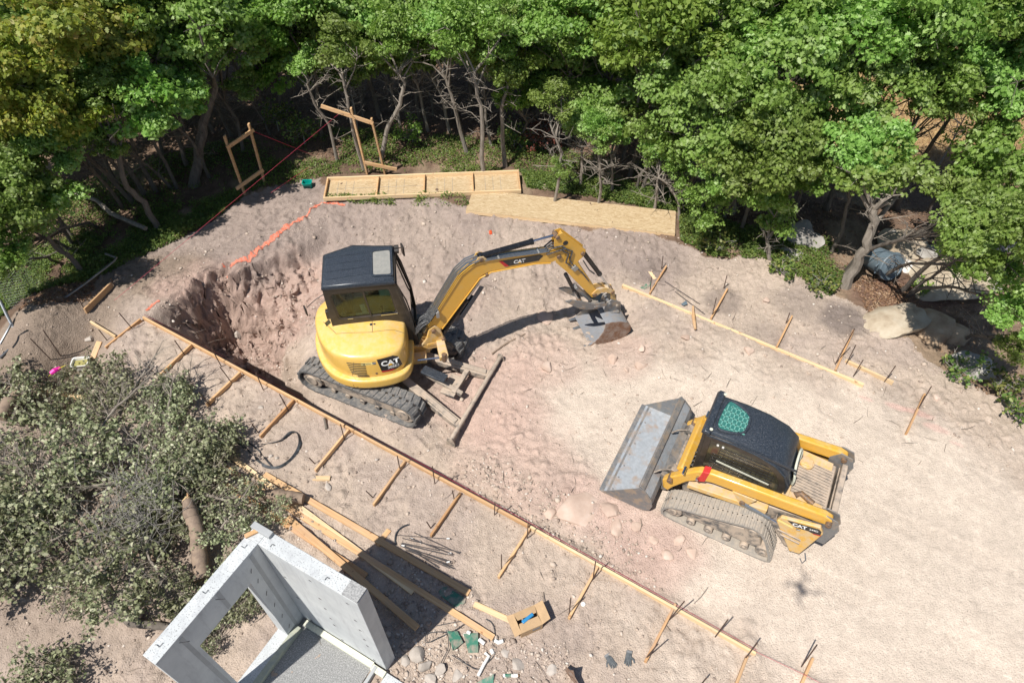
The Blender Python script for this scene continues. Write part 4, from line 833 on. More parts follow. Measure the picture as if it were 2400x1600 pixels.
i_=MB();i_.box((-.42,.15,1.28),(.5,.5,.14));i_.box((-.68,.15,1.62),(.13,.46,.6),Matrix.Rotation(-.12,3,'Y'));i_.box((-.74,.15,1.98),(.09,.26,.2));i_.build('seat',m_seat,EX,bevel=.04)
i_=Each('console',m_int,None,EX,bevel=.02);i_.box((-.3,-.18,1.33),(.6,.17,.28));i_.box((-.3,.47,1.33),(.6,.15,.28));i_.box((.3,-.2,1.5),(.14,.14,.25))
i_=Each('control_lever',m_blk2,None,EX)
for y in(-.18,.47): i_.tube([(-.08,y,1.46),(-.04,y,1.62),(-.05,y,1.72)],[.012,.012,.022],8)
for y in(.05,.2): i_.tube([(.3,y,1.0),(.28,y,1.35),(.24,y,1.5)],.012,8)
i_=MB();i_.box((-.40,-.15,1.487),(.12,.09,.006));i_.box((-.56,-.2,1.477),(.13,.11,.006));i_.box((-.36,-.285,1.80),(.09,.004,.26),Matrix.Rotation(-.12,3,'Y'));i_.box((-.40,-.287,1.69),(.24,.004,.06));i_.build('paper_notice',m_paper,EX)
i_=MB();i_.box((.07,-.287,2.17),(.2,.006,.16));i_.build('sun_card',m_paper,EX)
mm=MB();mm.tube([(.28,.60,2.36),(.36,.66,2.35),(.42,.68,2.34)],.010,6);mm.box((.44,.69,2.28),(.03,.14,.22),Matrix.Rotation(.3,3,'Z'));mm.cyl((.30,.48,2.44),(.38,.48,2.44),.05,14);mm.cyl((.30,.58,2.44),(.38,.58,2.44),.045,14);mm.build('lamps_and_mirror',m_blk2,EX,bevel=.006)
mm=Each('grab_rail',m_blk2,None,EX,smooth=True);mm.tube([(.31,.6,2.30),(.38,.57,2.1),(.50,.55,1.45),(.53,.54,.9)],.014,6);mm.tube([(.31,-.29,2.30),(.42,-.27,1.9),(.53,-.26,1.1)],.014,6)
mm=MB();mm.tube([(-.98,-.3,2.28),(-1.12,-.34,2.22),(-1.30,-.40,2.1)],.009,6);mm.box((-1.33,-.41,2.04),(.025,.11,.17),Matrix.Rotation(.4,3,'Z'));mm.build('rear_mirror',m_blk2,EX,bevel=.006)
mm=MB();mm.box((-1.0,-.26,1.75),(.08,.08,.2));mm.build('rear_lamp',m_blk2,EX,bevel=.01)
# swing bracket
BP=IM@T((-1.53,8.9,0))@rotz(17.5)           # boom plane: x = reach, y = left, z = world height
sb=MB();sb.beam((.3,-.2,.62),(.72,-.19,.62),.34,.24);sb.cyl((.70,-.19,.45),(.70,-.19,.98),.085,18);sb.box((.5,-.55,.60),(.3,.2,.14));sb.build('swing_mount',m_yel2,EX,bevel=.015)
sk=MB()
for y in(-.17,-.03): sk.prism([(-.30,.42),(-.16,.30),(.12,.28),(.20,.45),(.12,.80),(.02,.92),(-.10,.84),(-.16,.62)],y-.022,y+.022)
sk.box((-.05,-.1,.42),(.25,.2,.10));sk.add([(.02,-.12,.50),(.02,-.02,.36),(.18,-.12,.5),(.18,-.02,.36),(-.02,-.62,.50),(-.02,-.60,.36),(.16,-.62,.50),(.14,-.60,.36)],[(0,2,6,4),(1,5,7,3),(0,4,5,1),(2,3,7,6),(4,6,7,5),(0,1,3,2)])
sk.build('swing_bracket',m_yel2,EX,BP,bevel=.018)
sc1=MB();sc1.cyl((-.42,-.50,.42),(.02,-.58,.44),.020,12);sc1.build('swing_cylinder_rod',m_chrome,EX,BP)
pn=Each('pivot_pin',m_oran,BP,EX,bevel=.006)
for x,z,r_,yy in((-.01,.80,.045,.24),(.08,-.0,.0,.0),(.16,.50,.04,.22),(2.40,2.44,.04,.17),(2.45,1.98,.045,.18),(2.92,1.93,.04,.17),(.98,2.30,.04,.17),(3.27,.76,.045,.17),(3.66,.72,.04,.17),(1.08,1.90,.035,.14)):
    if r_: pn.cyl((x,-.10-yy/2-.02,z),(x,-.10+yy/2+.02,z),r_,16)
pn.cyl((.07,-.60,.34),(.07,-.60,.54),.045,14)
# boom
bo=MB();bo.prism([(.06,.68),(.16,.78),(.93,1.86),(1.02,1.92),(1.15,1.955),(2.0,1.93),(2.30,1.86),(2.50,1.90),(2.52,2.04),(2.40,2.12),(1.12,2.235),(.84,2.20),(.60,2.02),(-.10,.92),(-.08,.74)],-.17,-.03)
BO=bo.build('boom',m_yel,EX,BP,bevel=.012)
fl=MB()
for pts in([(.16,.77),(.94,1.855),(1.16,1.945),(2.0,1.92),(2.3,1.855)],[(-.09,.93),(.61,2.03),(.86,2.21),(1.12,2.245),(2.38,2.125)]):
    for a_,b_ in zip(pts[:-1],pts[1:]): fl.beam((a_[0],-.10,a_[1]),(b_[0],-.10,b_[1]),.175,.018,(0,1,0) if False else (0,0,1))
fl.build('boom_flange',m_yel,EX,BP,bevel=.003)
br=MB()
for y in(-.175,-.04): br.prism([(.84,2.18),(1.14,2.2),(1.03,2.345),(.93,2.35)],y,y+.018)
br.build('cylinder_bracket',m_yel2,EX,BP,bevel=.004)
dmb=BP@frame((1.72,-.1725,2.075),(1,0,-.055),(0,-1,0))
decal('boom_decal',[(-.42,.065),(.36,.065),(.42,.02),(.34,-.075),(-.30,-.085)],dmb,m_decalb,BO,None,.003,4)
decal('red_stripe',[(-.42,.065),(-.36,.065),(-.22,-.085),(-.30,-.085)],dmb,m_decalr,BO,None,.005,2)
catmark(BO,dmb@T((-.03,-.012,0)),.20,None,.006)
# stick
stc=MB();stc.prism([(2.34,2.40),(2.40,2.50),(2.50,2.52),(2.98,2.00),(2.97,1.88),(2.84,1.74),(3.34,.80),(3.30,.70),(3.22,.69),(2.62,1.56),(2.40,1.84),(2.36,2.05)],-.175,-.165)
stc.prism([(2.34,2.40),(2.40,2.50),(2.50,2.52),(2.98,2.00),(2.97,1.88),(2.84,1.74),(3.34,.80),(3.30,.70),(3.22,.69),(2.62,1.56),(2.40,1.84),(2.36,2.05)],-.035,-.025)
stc.prism([(2.44,2.38),(2.50,2.48),(2.92,2.02),(2.90,1.90),(2.80,1.74),(3.30,.78),(3.22,.72),(2.64,1.56),(2.46,1.82),(2.44,2.0)],-.165,-.035)
stc.build('stick',m_yel,EX,BP,bevel=.01)
hl=MB();hl.cyl((2.56,-.18,2.27),(2.56,-.174,2.27),.05,18);hl.build('lifting_eye',m_decalb,EX,BP)
# cylinders
def ram(name,a,b,frac,rb_,rr_,y=-.10,extra=None):
    a=Vector((a[0],y,a[1]));b=Vector((b[0],y,b[1]));m=a.lerp(b,frac)
    q=MB();q.cyl(a,m,rb_,18);q.cyl(a.lerp(m,.0)-Vector((0,.05,0)),a+Vector((0,.05,0)),rb_*1.05,14);q.cyl(a.lerp(m,.94),m,rb_*1.15,18);ba=q.build(name+'_barrel',m_glossblk,EX,BP,bevel=.004)
    q=MB();q.cyl(m,b,rr_,14);q.cyl(b-Vector((0,.055,0)),b+Vector((0,.055,0)),rr_*2.0,14);q.build('rod',m_chrome,ba)  if False else None
    q2=MB();q2.cyl(m,b,rr_,14);q2.build(name+'_rod',m_chrome,EX,BP);q3=MB();q3.cyl(b-Vector((0,.055,0)),b+Vector((0,.055,0)),rr_*2.1,14);q3.build('rod_eye',m_oran,EX,BP,bevel=.004)
ram('arm_cylinder',(.99,2.31),(2.39,2.44),.70,.052,.024)
ram('bucket_cylinder',(2.93,1.94),(3.64,.76),.62,.045,.02)
ram('boom_cylinder',(.14,.52),(1.07,1.88),.60,.05,.026)
q=MB();q.beam((.42,-.10,.83),(.80,-.10,1.40),.13,.02,(0,1,0));q.beam((.56,-.15,.93),(.98,-.15,1.62),.02,.09);q.build('cylinder_guard',m_blk,EX,BP,bevel=.004)
ram('thumb_cylinder',(2.66,1.38),(2.98,.62),.62,.038,.018)
# bucket link
lk=MB()
for y in(-.19,-.03):
    lk.prism([(3.20,.80),(3.30,.90),(3.48,.90),(3.62,.82),(3.72,.72),(3.66,.66),(3.52,.76),(3.42,.79),(3.32,.72)],y,y+.022)
    lk.prism([(3.62,.74),(3.70,.76),(3.82,.30),(3.76,.24),(3.70,.28)],y+.03,y+.05)
lk.box((3.55,-.11,.83),(.06,.16,.03));lk.build('bucket_link',m_yel2,EX,BP,bevel=.005)
th=MB()
for y in(-.30,.08): th.prism([(2.60,.88),(2.74,.88),(3.02,.74),(3.24,.62),(3.46,.60),(3.52,.50),(3.30,.46),(3.08,.50),(2.92,.58),(2.78,.70)],y,y+.03)
th.box((3.0,-.11,.60),(.10,.40,.03),Matrix.Rotation(.3,3,'Y'));th.box((3.3,-.11,.53),(.14,.40,.05));th.beam((2.86,-.1,1.05),(3.2,-.1,.60),.14,.06);th.build('thumb_grapple',m_steel,EX,BP,bevel=.006)
# bucket
bk=MB();pf=[(3.12,-.36),(3.45,-.385),(3.72,-.37),(3.90,-.30),(3.99,-.16),(3.98,-.02),(3.90,.09),(3.76,.16),(3.56,.20),(3.42,.20)]
wv=[];n=len(pf)
nr=[]
for i in range(n):
    a=Vector(pf[max(0,i-1)]);b_=Vector(pf[min(n-1,i+1)]);d=(b_-a).normalized();nr.append((-d.y,d.x))
bk.loft([[(p[0],y,p[1]) for p in pf]+[(p[0]+q[0]*.014,y,p[1]+q[1]*.014) for p,q in zip(pf[::-1],nr[::-1])] for y in(-.53,.33)])
bk.v=[(x,y,z+.03) for x,y,z in bk.v]
BK=bk.build('bucket',m_bkt,EX,BP,bevel=.002)
for y in(-.545,.33):
    s=MB();s.prism([(3.10,-.385),(3.45,-.405),(3.73,-.39),(3.92,-.315),(4.015,-.16),(4.0,-.01),(3.915,.11),(3.76,.18),(3.52,.22),(3.42,.21),(3.40,.02),(3.30,-.18)],y,y+.016);s.build('bucket_side',m_rust if y<0 else m_steel,BK,BP,bevel=.003)
s=MB()
for k in range(4):
    y=-.49+k*.26;s.add([(3.13,y-.035,-.375),(3.13,y+.035,-.375),(3.13,y+.035,-.33),(3.13,y-.035,-.33),(2.97,y-.018,-.365),(2.97,y+.018,-.365),(2.97,y+.018,-.35),(2.97,y-.018,-.35)],[(0,1,2,3),(4,7,6,5),(0,4,5,1),(1,5,6,2),(2,6,7,3),(3,7,4,0)])
s.build('bucket_teeth',m_galv,BK,BP,bevel=.004)
s=MB()
for y in(-.22,.0): s.prism([(3.50,.20),(3.54,.50),(3.64,.56),(3.86,.42),(3.88,.22),(3.78,.17)],y-.012,y+.012)
s.box((3.68,-.11,.20),(.30,.36,.03));s.cyl((3.60,-.27,.47),(3.60,.05,.47),.035,14);s.cyl((3.78,-.27,.36),(3.78,.05,.36),.035,14);s.build('bucket_ears',m_steel,BK,BP,bevel=.005)
# hoses over the boom
hs=Each('hydraulic_hose',m_hose,BP,EX,smooth=True);ht=Each('steel_pipe',m_tube,BP,EX,smooth=True)
for k in range(5):
    y=-.19+k*.045;o_=.035+.012*math.sin(k*2.1)
    ht.tube([(-.05,y,1.05+o_),(.15,y,1.42+o_),(.52,y,2.03+o_),(.72,y,2.2+o_),(.95,y,2.28+o_*.5)],.014,6)
for k in range(4):
    y=-.185+k*.03;ht.tube([(1.05,y,2.26),(1.5,y,2.235),(2.0,y,2.18),(2.25,y,2.16)],.013,6)
for k in range(7):
    y=-.21+k*.04;w_=.03*math.sin(k*1.7)
    hs.tube([(-.34,y+.1,.72),(-.30+w_,y+.02,.86+w_),(-.20,y,1.00+w_),(-.08,y,1.06),(.08,y,1.30)],.017,6)
for k in range(4):
    y=-.18+k*.045;hs.tube([(2.2,y,2.17),(2.34,y,2.22+.02*k),(2.5,y,2.22),(2.62,y-.03,2.10)],.015,6)
hs.tube([(2.2,-.19,2.10),(2.55,-.20,2.16),(2.70,-.20,2.06),(2.66,-.20,1.86),(2.72,-.20,1.74)],.015,6)
hs.tube([(2.5,-.21,2.13),(2.62,-.22,2.03),(2.58,-.22,1.83),(2.70,-.21,1.70)],.015,6)
hs.tube([(2.75,-.2,1.70),(2.95,-.2,1.45),(3.1,-.2,1.2)],.014,6);hs.tube([(2.96,-.15,1.72),(3.1,-.16,1.45),(3.22,-.16,1.32)],.014,6)
cl=Each('hose_clamp',m_bolt,BP,EX,bevel=.004);cl.box((2.78,-.195,1.62),(.12,.05,.10),Matrix.Rotation(.9,3,'Y'));cl.box((.10,-.19,1.22),(.06,.1,.14));cl.box((1.3,-.14,2.26),(.03,.14,.03));cl.box((2.05,-.14,2.19),(.03,.14,.03))
# ------------------------------------------------------------------ compact track loader
a152=R(152);f_=Vector((math.cos(a152),math.sin(a152),0));l_=Vector((-math.sin(a152),math.cos(a152),0))
Q0=Vector((3.964,4.512,0));CT=Q0+f_*.75+l_*-.97
LD=thing('track_loader','yellow compact track loader with black rounded cab and wide front bucket parked on pale sand','loader',tuple(CT),152)
XL=T((-.75,.97,0))
tp=smooth_loop([(1.60,.0),(1.74,.07),(1.74,.24),(1.60,.40),(1.10,.55),(.62,.72),(.36,.80),(.18,.68),(.02,.32),(-.07,.08),(.02,.0),(.8,-.01)],2)
for y0,y1 in((-.36,0.0),(-1.95,-1.59)):
    tk=track('track',tp,y0,y1,.035,58,.014,m_rubd,LD,XL,chev=.0,halves=False,sw=.020);ym=(y0+y1)/2
    f=MB();f.prism([(.12,.16),(1.52,.14),(1.50,.30),(1.1,.36),(.55,.52),(.38,.60),(.25,.50)],ym-.09,ym+.09);f.build('track_frame',m_mudst,LD,XL,bevel=.02)
    for x,z,r_,nm in((1.57,.215,.15,'idler'),(.10,.17,.12,'idler'),(.37,.62,.135,'sprocket')):
        s=MB();s.cyl((x,y0+.05,z),(x,y1-.05,z),r_,22);s.cyl((x,y0+.02,z),(x,y1-.02,z),r_*.5,16);s.build(nm,m_mudst,LD,XL,bevel=.01)
    for i in range(4):
        x=.38+i*.29;s=MB();s.cyl((x,y0+.04,.10),(x,y1-.04,.10),.07,16);s.cyl((x,y0+.02,.10),(x,y1-.02,.10),.03,12);s.build('roller',m_mudst,LD,XL,bevel=.01)
ch=MB();ch.prism([(-.35,.30),(1.55,.22),(1.60,.55),(1.42,.78),(.3,.86),(-.35,.98)],-1.52,-.43);ch.build('chassis',m_mudst,LD,XL,bevel=.02)
fe=MB();fe.prism([(.3,.80),(1.5,.62),(1.5,.72),(.3,.92)],-.46,-.30);fe.prism([(.3,.80),(1.5,.62),(1.5,.72),(.3,.92)],-1.65,-1.49);fe.build('fender',m_yel2,LD,XL,bevel=.01)
# rear side panels with markings
pp=[(.13,.86),(.10,1.0),(-.42,1.16),(-.50,1.02),(-.40,.26),(-.25,.22)]
for y0 in(-.30,-1.70):
    p=MB();p.prism(pp,y0,y0+.06);SP=p.build('side_panel',m_yel2,LD,XL,bevel=.012)
    p=MB();p.prism([(.14,.84),(-.24,.20),(-.16,.20),(.2,.66)],y0-.10 if y0>-1 else y0+.05,y0-.01 if y0>-1 else y0+.15);p.build('panel_gusset',m_mudst,LD,XL,bevel=.01)
    if y0>-1:
        dl=XL@frame((-.14,y0+.062,.97),(-1,0,.24),(0,1,0))
        decal('model_decal',[(-.14,.07),(.30,.075),(.34,.03),(.33,-.065),(.22,-.075),(.16,-.05),(-.02,-.05)],dl,m_decalb,SP,None,.003,2)
        decal('red_stripe',[(.33,-.065),(.22,-.075),(.24,-.095),(.345,-.085)],dl,m_decalr,SP,None,.004,1)
        t=text('lettering','CAT',.10,m_decalw,SP,dl@T((.04,.01,0)),off=.004,extr=0);t.data.transform(T((dl.to_3x3()@Vector((0,0,1)))*.006))
        t=text('lettering','249D',.055,m_decalw,SP,dl@T((.235,.01,0)),off=.001,extr=0);t.data.transform(T((dl.to_3x3()@Vector((0,0,1)))*.006))
        decal('dealer_sticker',[(-.26,.035),(-.05,-.055),(-.05,-.105),(-.27,-.02)],dl,m_decalp,SP,None,.003,2)
        decal('sticker_box',[(-.005,-.075),(.055,-.075),(.055,-.115),(-.005,-.115)],dl,m_decalb,SP,None,.004,1)
        t=text('lettering','CAT',.028,m_decalw,SP,dl@T((.026,-.095,0)),off=.001,extr=0);t.data.transform(T((dl.to_3x3()@Vector((0,0,1)))*.007))
        p=MB();p.box((-.12,y0+.07,.66),(.36,.02,.035),Matrix.Rotation(-.1,3,'Y'));p.box((-.16,y0+.07,.56),(.30,.02,.03),Matrix.Rotation(-.1,3,'Y'));p.build('panel_slot',m_mudst,SP,XL,bevel=.006)
# rear hood, grille, lift towers
h=MB();h.prism([(-.50,.62),(.22,.62),(.22,1.10),(-.46,1.04)],-1.50,-.46);h.build('rear_body',m_mudst,LD,XL,bevel=.02)
h=MB()
for k in range(15): y=-1.34+k*.053;h.beam((-.42,y,1.062),(.10,y,1.108),.026,.012)
h.build('rear_grille',m_mudst,LD,XL)
h=MB();h.box((-.12,-.58,1.09),(.56,.17,.03),Matrix.Rotation(-.08,3,'Y'));h.box((-.12,-1.42,1.09),(.56,.15,.03),Matrix.Rotation(-.08,3,'Y'));h.box((.15,-.98,1.12),(.1,1.05,.05));h.build('hood_edge',m_yel2,LD,XL,bevel=.01)
h=MB();h.cyl((-.02,-1.28,1.08),(-.02,-1.28,1.14),.11,20);h.box((-.02,-1.28,1.15),(.17,.14,.02));h.build('exhaust_cover',m_yel2,LD,XL,bevel=.01);h=MB();h.tube([(.02,-.62,1.12),(-.05,-.68,1.15),(-.25,-.6,1.13)],[.05,.045,.05],10);h.build('exhaust_pipe',m_oran,LD,XL,smooth=True)
for y in(-.42,-1.60):
    tw=MB()
    for dy in(-.075,.055): tw.prism([(-.36,.62),(-.62,.62),(-.68,1.10),(-.60,1.30),(-.42,1.34),(-.30,1.16)],y+dy,y+dy+.02)
    tw.box((-.5,y,1.0),(.08,.14,.08));tw.build('lift_tower',m_steel,LD,XL,bevel=.008)
tw=MB();tw.box((-.56,-1.01,1.06),(.09,1.06,.12));tw.prism([(-.62,.45),(-.54,.45),(-.50,1.0),(-.62,1.0)],-1.55,-.47);tw.build('rear_crossbar',m_mudst,LD,XL,bevel=.015)
pn=Each('pivot_pin',m_oran,XL,LD,bevel=.006)
for y in(-.34,-1.56):
    for x,z in((-.50,1.22),(.66,.86),(1.78,.62)): pn.cyl((x,y-.13 if y>-1 else y-.10,z),(x,y+.07,z),.045,16)
# lift arms
ap=[(-.56,1.16),(-.52,1.30),(-.40,1.345),(1.22,1.20),(1.40,1.15),(1.50,1.05),(1.80,.66),(1.90,.50),(1.86,.30),(1.76,.26),(1.70,.42),(1.52,.74),(1.34,.92),(1.18,.98),(-.40,1.12)]
for y0 in(-.45,-1.65):
    a=MB();a.prism(ap,y0,y0+.12);LA=a.build('lift_arm',m_yel,LD,XL,bevel=.022)
    a=MB();a.prism([(.50,1.05),(.86,1.03),(.70,.80),(.60,.80)],y0+(.121 if y0>-1 else -.026),y0+(.147 if y0>-1 else 0));a.build('arm_gusset',m_yel2,LD,XL,bevel=.006)
    q=MB();q.cyl((.66,y0+.14 if y0>-1 else y0-.02,.85),(.22,y0+.14 if y0>-1 else y0-.02,.76),.045,16);q.build('lift_cylinder',m_tube,LD,XL,bevel=.004)
    q=MB();q.cyl((.24,y0+.14 if y0>-1 else y0-.02,.762),(-.20,y0+.14 if y0>-1 else y0-.02,.675),.024,12);q.build('cylinder_rod',m_chrome,LD,XL)
    q=MB();q.cyl((1.62,y0+.06,1.02),(1.62,y0+.20,1.02),.022,8);q.cyl((1.40,y0+.06,1.0),(1.40,y0+.19,1.0),.024,8);q.build('light_bolt',m_chrome,LD,XL)
tp_=MB();tp_.prism([(1.26,1.205),(1.36,1.175),(1.40,.86),(1.28,.94)],-.456,-.322);tp_.build('red_tape_wrap',m_red,LD,XL,bevel=.01)
cb=MB();cb.box((1.66,-.99,.80),(.13,1.10,.15),Matrix.Rotation(.9,3,'Y'));cb.build('front_crossbar',m_yel,LD,XL,bevel=.02)
mt=MB();mt.cyl((1.55,-1.42,.72),(1.55,-1.28,.72),.06,14);mt.box((1.5,-.98,.55),(.16,.7,.24));mt.build('front_valve_block',m_dk,LD,XL,bevel=.01)
hz=Each('hydraulic_hose',m_hose,XL,LD,smooth=True)
for k in range(8):
    y=-.62-k*.09;hz.tube([(1.36,y,.86),(1.48,y-.03*math.sin(k),.92+.03*math.cos(k*2)),(1.60,y+.04,.78),(1.70,y,.55)],.014,6)
# cab: profile across, rounded rear
cy0,cy1=-1.36,-.58
front_r=[(1.50,1.93),(1.15,1.955),(.75,1.93),(.45,1.84),(.26,1.68),(.16,1.42),(.13,1.08)]
cabv=len(bpy.data.objects)
def crsec(t,y): return t
rfm=MB();ringsr=[]
ytab=[(cy1+.0,-.075),(cy1-.03,-.02),(cy1-.10,.0),(-.97,.012),(cy0+.10,.0),(cy0+.03,-.02),(cy0,-.075)]
for (x,z) in front_r:
    # inward normal of the profile scales the edge roll-off
    ringsr.append([(x+(.03 if z<1.75 else 0)*(d<-.05),y,z+d*(1 if z>1.6 else .2)) for y,d in ytab]+[(x+ (.05 if z<1.8 else 0),y,z-.07 if z>1.6 else z-.03) for y,d in ytab[::-1]])
rfm.loft(ringsr);CRF=rfm.build('cab_roof',m_blk,LD,XL,smooth=True,bevel=.004)
vis=MB();vis.prism([(1.46,1.86),(1.60,1.88),(1.56,1.965),(1.46,1.955)],-1.40,-.54);vis.build('roof_visor',m_blk,LD,XL,bevel=.02)
# rain trim and side frames
for y in(cy1,cy0):
    sgn=1 if y==cy1 else -1
    s=MB();o8=[(1.48,.80),(1.52,1.87),(1.12,1.89),(.75,1.86),(.47,1.77),(.30,1.62),(.20,1.40),(.17,.95)];i8=[(1.40,.95),(1.42,1.76),(1.10,1.78),(.78,1.75),(.54,1.68),(.39,1.55),(.30,1.36),(.28,1.02)]
    ringwall(s,o8,i8,y-.02*sgn,y+.015*sgn);s.build('cab_side_frame',m_blk2,LD,XL,bevel=.006)
    g=MB();g.prism(i8,y-.006,y-.001);g.build('side_window',m_darkglass,LD,XL)
    gr=MB()
    for k in range(12): x=.42+k*.075;gr.box((x,y+.003*sgn,1.36),(.008,.008,.66 if x>.6 else .5))
    for k in range(9): z=1.06+k*.075;gr.box((.86,y+.003*sgn,z),(.95 if z<1.5 else .8,.008,.008))
    gr.build('window_grid',m_decalb,LD,XL)
    if sgn>0:
        q=MB();q.beam((.42,y+.012,1.24),(1.24,y+.012,1.30),.008,.03);q.build('grab_bar',m_foam,LD,XL)
        q=MB();q.cyl((1.30,y+.004,1.70),(1.30,y+.02,1.70),.018,10);q.cyl((1.22,y+.004,1.70),(1.22,y+.02,1.70),.018,10);q.build('window_fastener',m_white,LD,XL)
fr=MB();fr.add([(1.50,cy0,.80),(1.50,cy1,.80),(1.53,cy1,1.86),(1.53,cy0,1.86)],[(0,1,2,3)]);fr.build('front_window',m_darkglass,LD,XL)
fr=MB()
for y in(cy0+.02,cy1-.02): fr.beam((1.50,y,.8),(1.545,y,1.88),.05,.05)
fr.beam((1.51,cy0,.82),(1.51,cy1,.82),.05,.08);fr.build('door_frame',m_blk2,LD,XL,bevel=.008)
sk_=MB();sk_.prism([(.16,.80),(.30,.80),(.30,1.02),(.18,1.02)],cy0,cy1);sk_.build('cab_base',m_blk2,LD,XL,bevel=.01)
# top window with guard grid, rear oval window
tw_=[(1.43,-.72),(1.44,-.88),(1.41,-1.22),(1.34,-1.28),(1.06,-1.16),(1.0,-1.06),(1.0,-.84),(1.06,-.72),(1.36,-.64)]
q=MB();q.prism(tw_,1.960,1.972,2)
HW=q.build('roof_window',m_teal,LD,XL)
def rim(pts,r_,name,mat,par,xf,n=8):
    q=MB();P=[Vector(p) for p in smooth_closed(pts)];q.tube(P+[P[0],P[1]],r_,n,False);return q.build(name,mat,par,xf,smooth=True)
def smooth_closed(pts,k=2):
    P=[Vector(p) for p in pts]
    for _ in range(k):
        Q=[]
        for i in range(len(P)): a=P[i];b=P[(i+1)%len(P)];Q+=[a*.75+b*.25,a*.25+b*.75]
        P=Q
    return P
rim([(x*1.0,y,1.970) for x,y in tw_],.022,'window_seal',m_blk,LD,XL)
q=MB()
for k in range(5): y=-.74-k*.10;q.box((1.21,y,1.976),(.40 if k<4 else .24,.022,.010))
for k in range(6): x=1.04+k*.065;q.box((x,-.94,1.976),(.018,.46 if k>0 else .3,.010))
q.build('guard_grid',m_galv if False else M('teal_guard_bars',(.13,.33,.28),.4),HW,XL)
rv=[(.135,-.74,1.18),(.135,-.70,1.42),(.20,-.76,1.60),(.20,-1.2,1.60),(.135,-1.25,1.42),(.135,-1.22,1.18)]
rv=[(x-.012,y,z) for x,y,z in rv]
q=MB();q.add(rv,[tuple(range(6))]);q.add([(x-.012,y,z) for x,y,z in rv],[tuple(range(6))]);q.build('rear_window',m_rearg,LD,XL)
rim([(x-.012,y,z) for x,y,z in rv],.018,'window_seal',m_foam,LD,XL)
q=MB();q.box((.62,-.57,1.86),(.9,.012,.05),Matrix.Rotation(-.05,3,'Y'));q.tube([(1.50,cy1+.012,1.85),(1.1,cy1+.012,1.875),(.75,cy1+.012,1.85),(.46,cy1+.012,1.76),(.28,cy1+.012,1.6),(.18,cy1+.012,1.38),(.15,cy1+.012,.95)],.018,6);q.build('rain_trim',m_blk,LD,XL)
for (x,y) in((1.52,-.60),(1.52,-1.33)):
    q=MB();q.cyl((x-.05,y,1.975),(x-.05,y,1.985),.025,12);q.build('trim_cap',m_foam,LD,XL)
for o in LD.children:
    if o.name.split('.')[0] in('cab_roof','roof_visor','cab_side_frame','side_window','window_grid','grab_bar','window_fastener','front_window','door_frame','roof_window','window_seal','rear_window','rain_trim','trim_cap'): o.scale=(1,1,.955)
# bucket (wide)
yb0,yb1=-1.98,.04
bp=[(2.72,.01),(2.30,.0),(2.02,.02),(1.93,.10),(1.90,.24),(1.95,.42),(2.08,.56),(2.13,.60)]
nr=[]
for i in range(len(bp)):
    a=Vector(bp[max(0,i-1)]);b_=Vector(bp[min(len(bp)-1,i+1)]);d=(b_-a).normalized();nr.append((d.y,-d.x))
b=MB();b.loft([[(p[0],y,p[1]) for p in bp]+[(p[0]+q_[0]*.014,y,p[1]+q_[1]*.014) for p,q_ in zip(bp[::-1],nr[::-1])] for y in(yb0,yb1)])
LB=b.build('bucket',m_steelbr,LD,XL)
b=MB();b.box((2.72,(yb0+yb1)/2,.012),(.16,yb1-yb0,.022))
for k in range(8): b.cyl((2.60,yb0+.12+k*.255,.02),(2.60,yb0+.12+k*.255,.034),.014,8)
b.build('cutting_edge',m_steel,LB,XL,bevel=.003)
for y in(yb0-.012,yb1):
    b=MB();b.prism([(2.76,.0),(2.02,-.002),(1.915,.09),(1.885,.24),(1.935,.43),(2.07,.58),(2.15,.62),(2.20,.56)],y,y+.014);b.build('bucket_side',m_steel,LB,XL,bevel=.003)
b=MB();b.box((2.13,(yb0+yb1)/2,.605),(.10,yb1-yb0,.05),Matrix.Rotation(-.6,3,'Y'));b.prism([(1.90,.10),(1.80,.14),(1.80,.50),(1.95,.56),(1.93,.42),(1.885,.24)],-1.55,-.40);b.build('bucket_back',m_steel,LB,XL,bevel=.006)
b=MB()
for y in(-.55,-1.42): b.prism([(1.86,.14),(1.72,.20),(1.70,.62),(1.82,.66),(1.93,.5)],y-.07,y+.07);b.tube([(1.75,y,.62),(1.98,y+.12,.60),(2.06,y+.22,.60)],.018,6)
b.box((1.78,-.98,.38),(.05,.8,.35));b.build('coupler_plate',m_dk,LD,XL,bevel=.01)
b=MB();b.tube([(-.05,-.40,.10),(-.09,-.30,.08),(-.05,-.22,.08),(.0,-.28,.09)],.01,6);b.build('tow_ring',m_galv,LD,T((-1.2,.97,0)))
# ================================================================== SITE OBJECTS
def lumber(name,label,a,b,w=.038,h=.089,z=None,disp=True,mat=None,cat='board',group=None,zoff=0,parent=None,twist=0):
    """timber whose top centre line runs between two photo points"""
    k=SD if disp else 1
    if z is None: A=gp(a[0]*k,a[1]*k,h+zoff);B=gp(b[0]*k,b[1]*k,h+zoff)
    else: A=S(a[0]*k,a[1]*k,z[0]);B=S(b[0]*k,b[1]*k,z[1])
    A=A-Vector((0,0,h/2));B=B-Vector((0,0,h/2));c=(A+B)/2;d=B-A;L=d.length
    mb=MB();mb.box((0,0,0),(L,w,h));o=mb.build(name,mat or m_wood,None,bevel=.003)
    x=d.normalized();y=Vector((0,0,1)).cross(x).normalized();zz=x.cross(y);m=Matrix((x,y,zz)).transposed().to_4x4()@Matrix.Rotation(R(twist),4,'X');m.translation=c;o.matrix_world=m
    tag(o,label,cat,group);return o
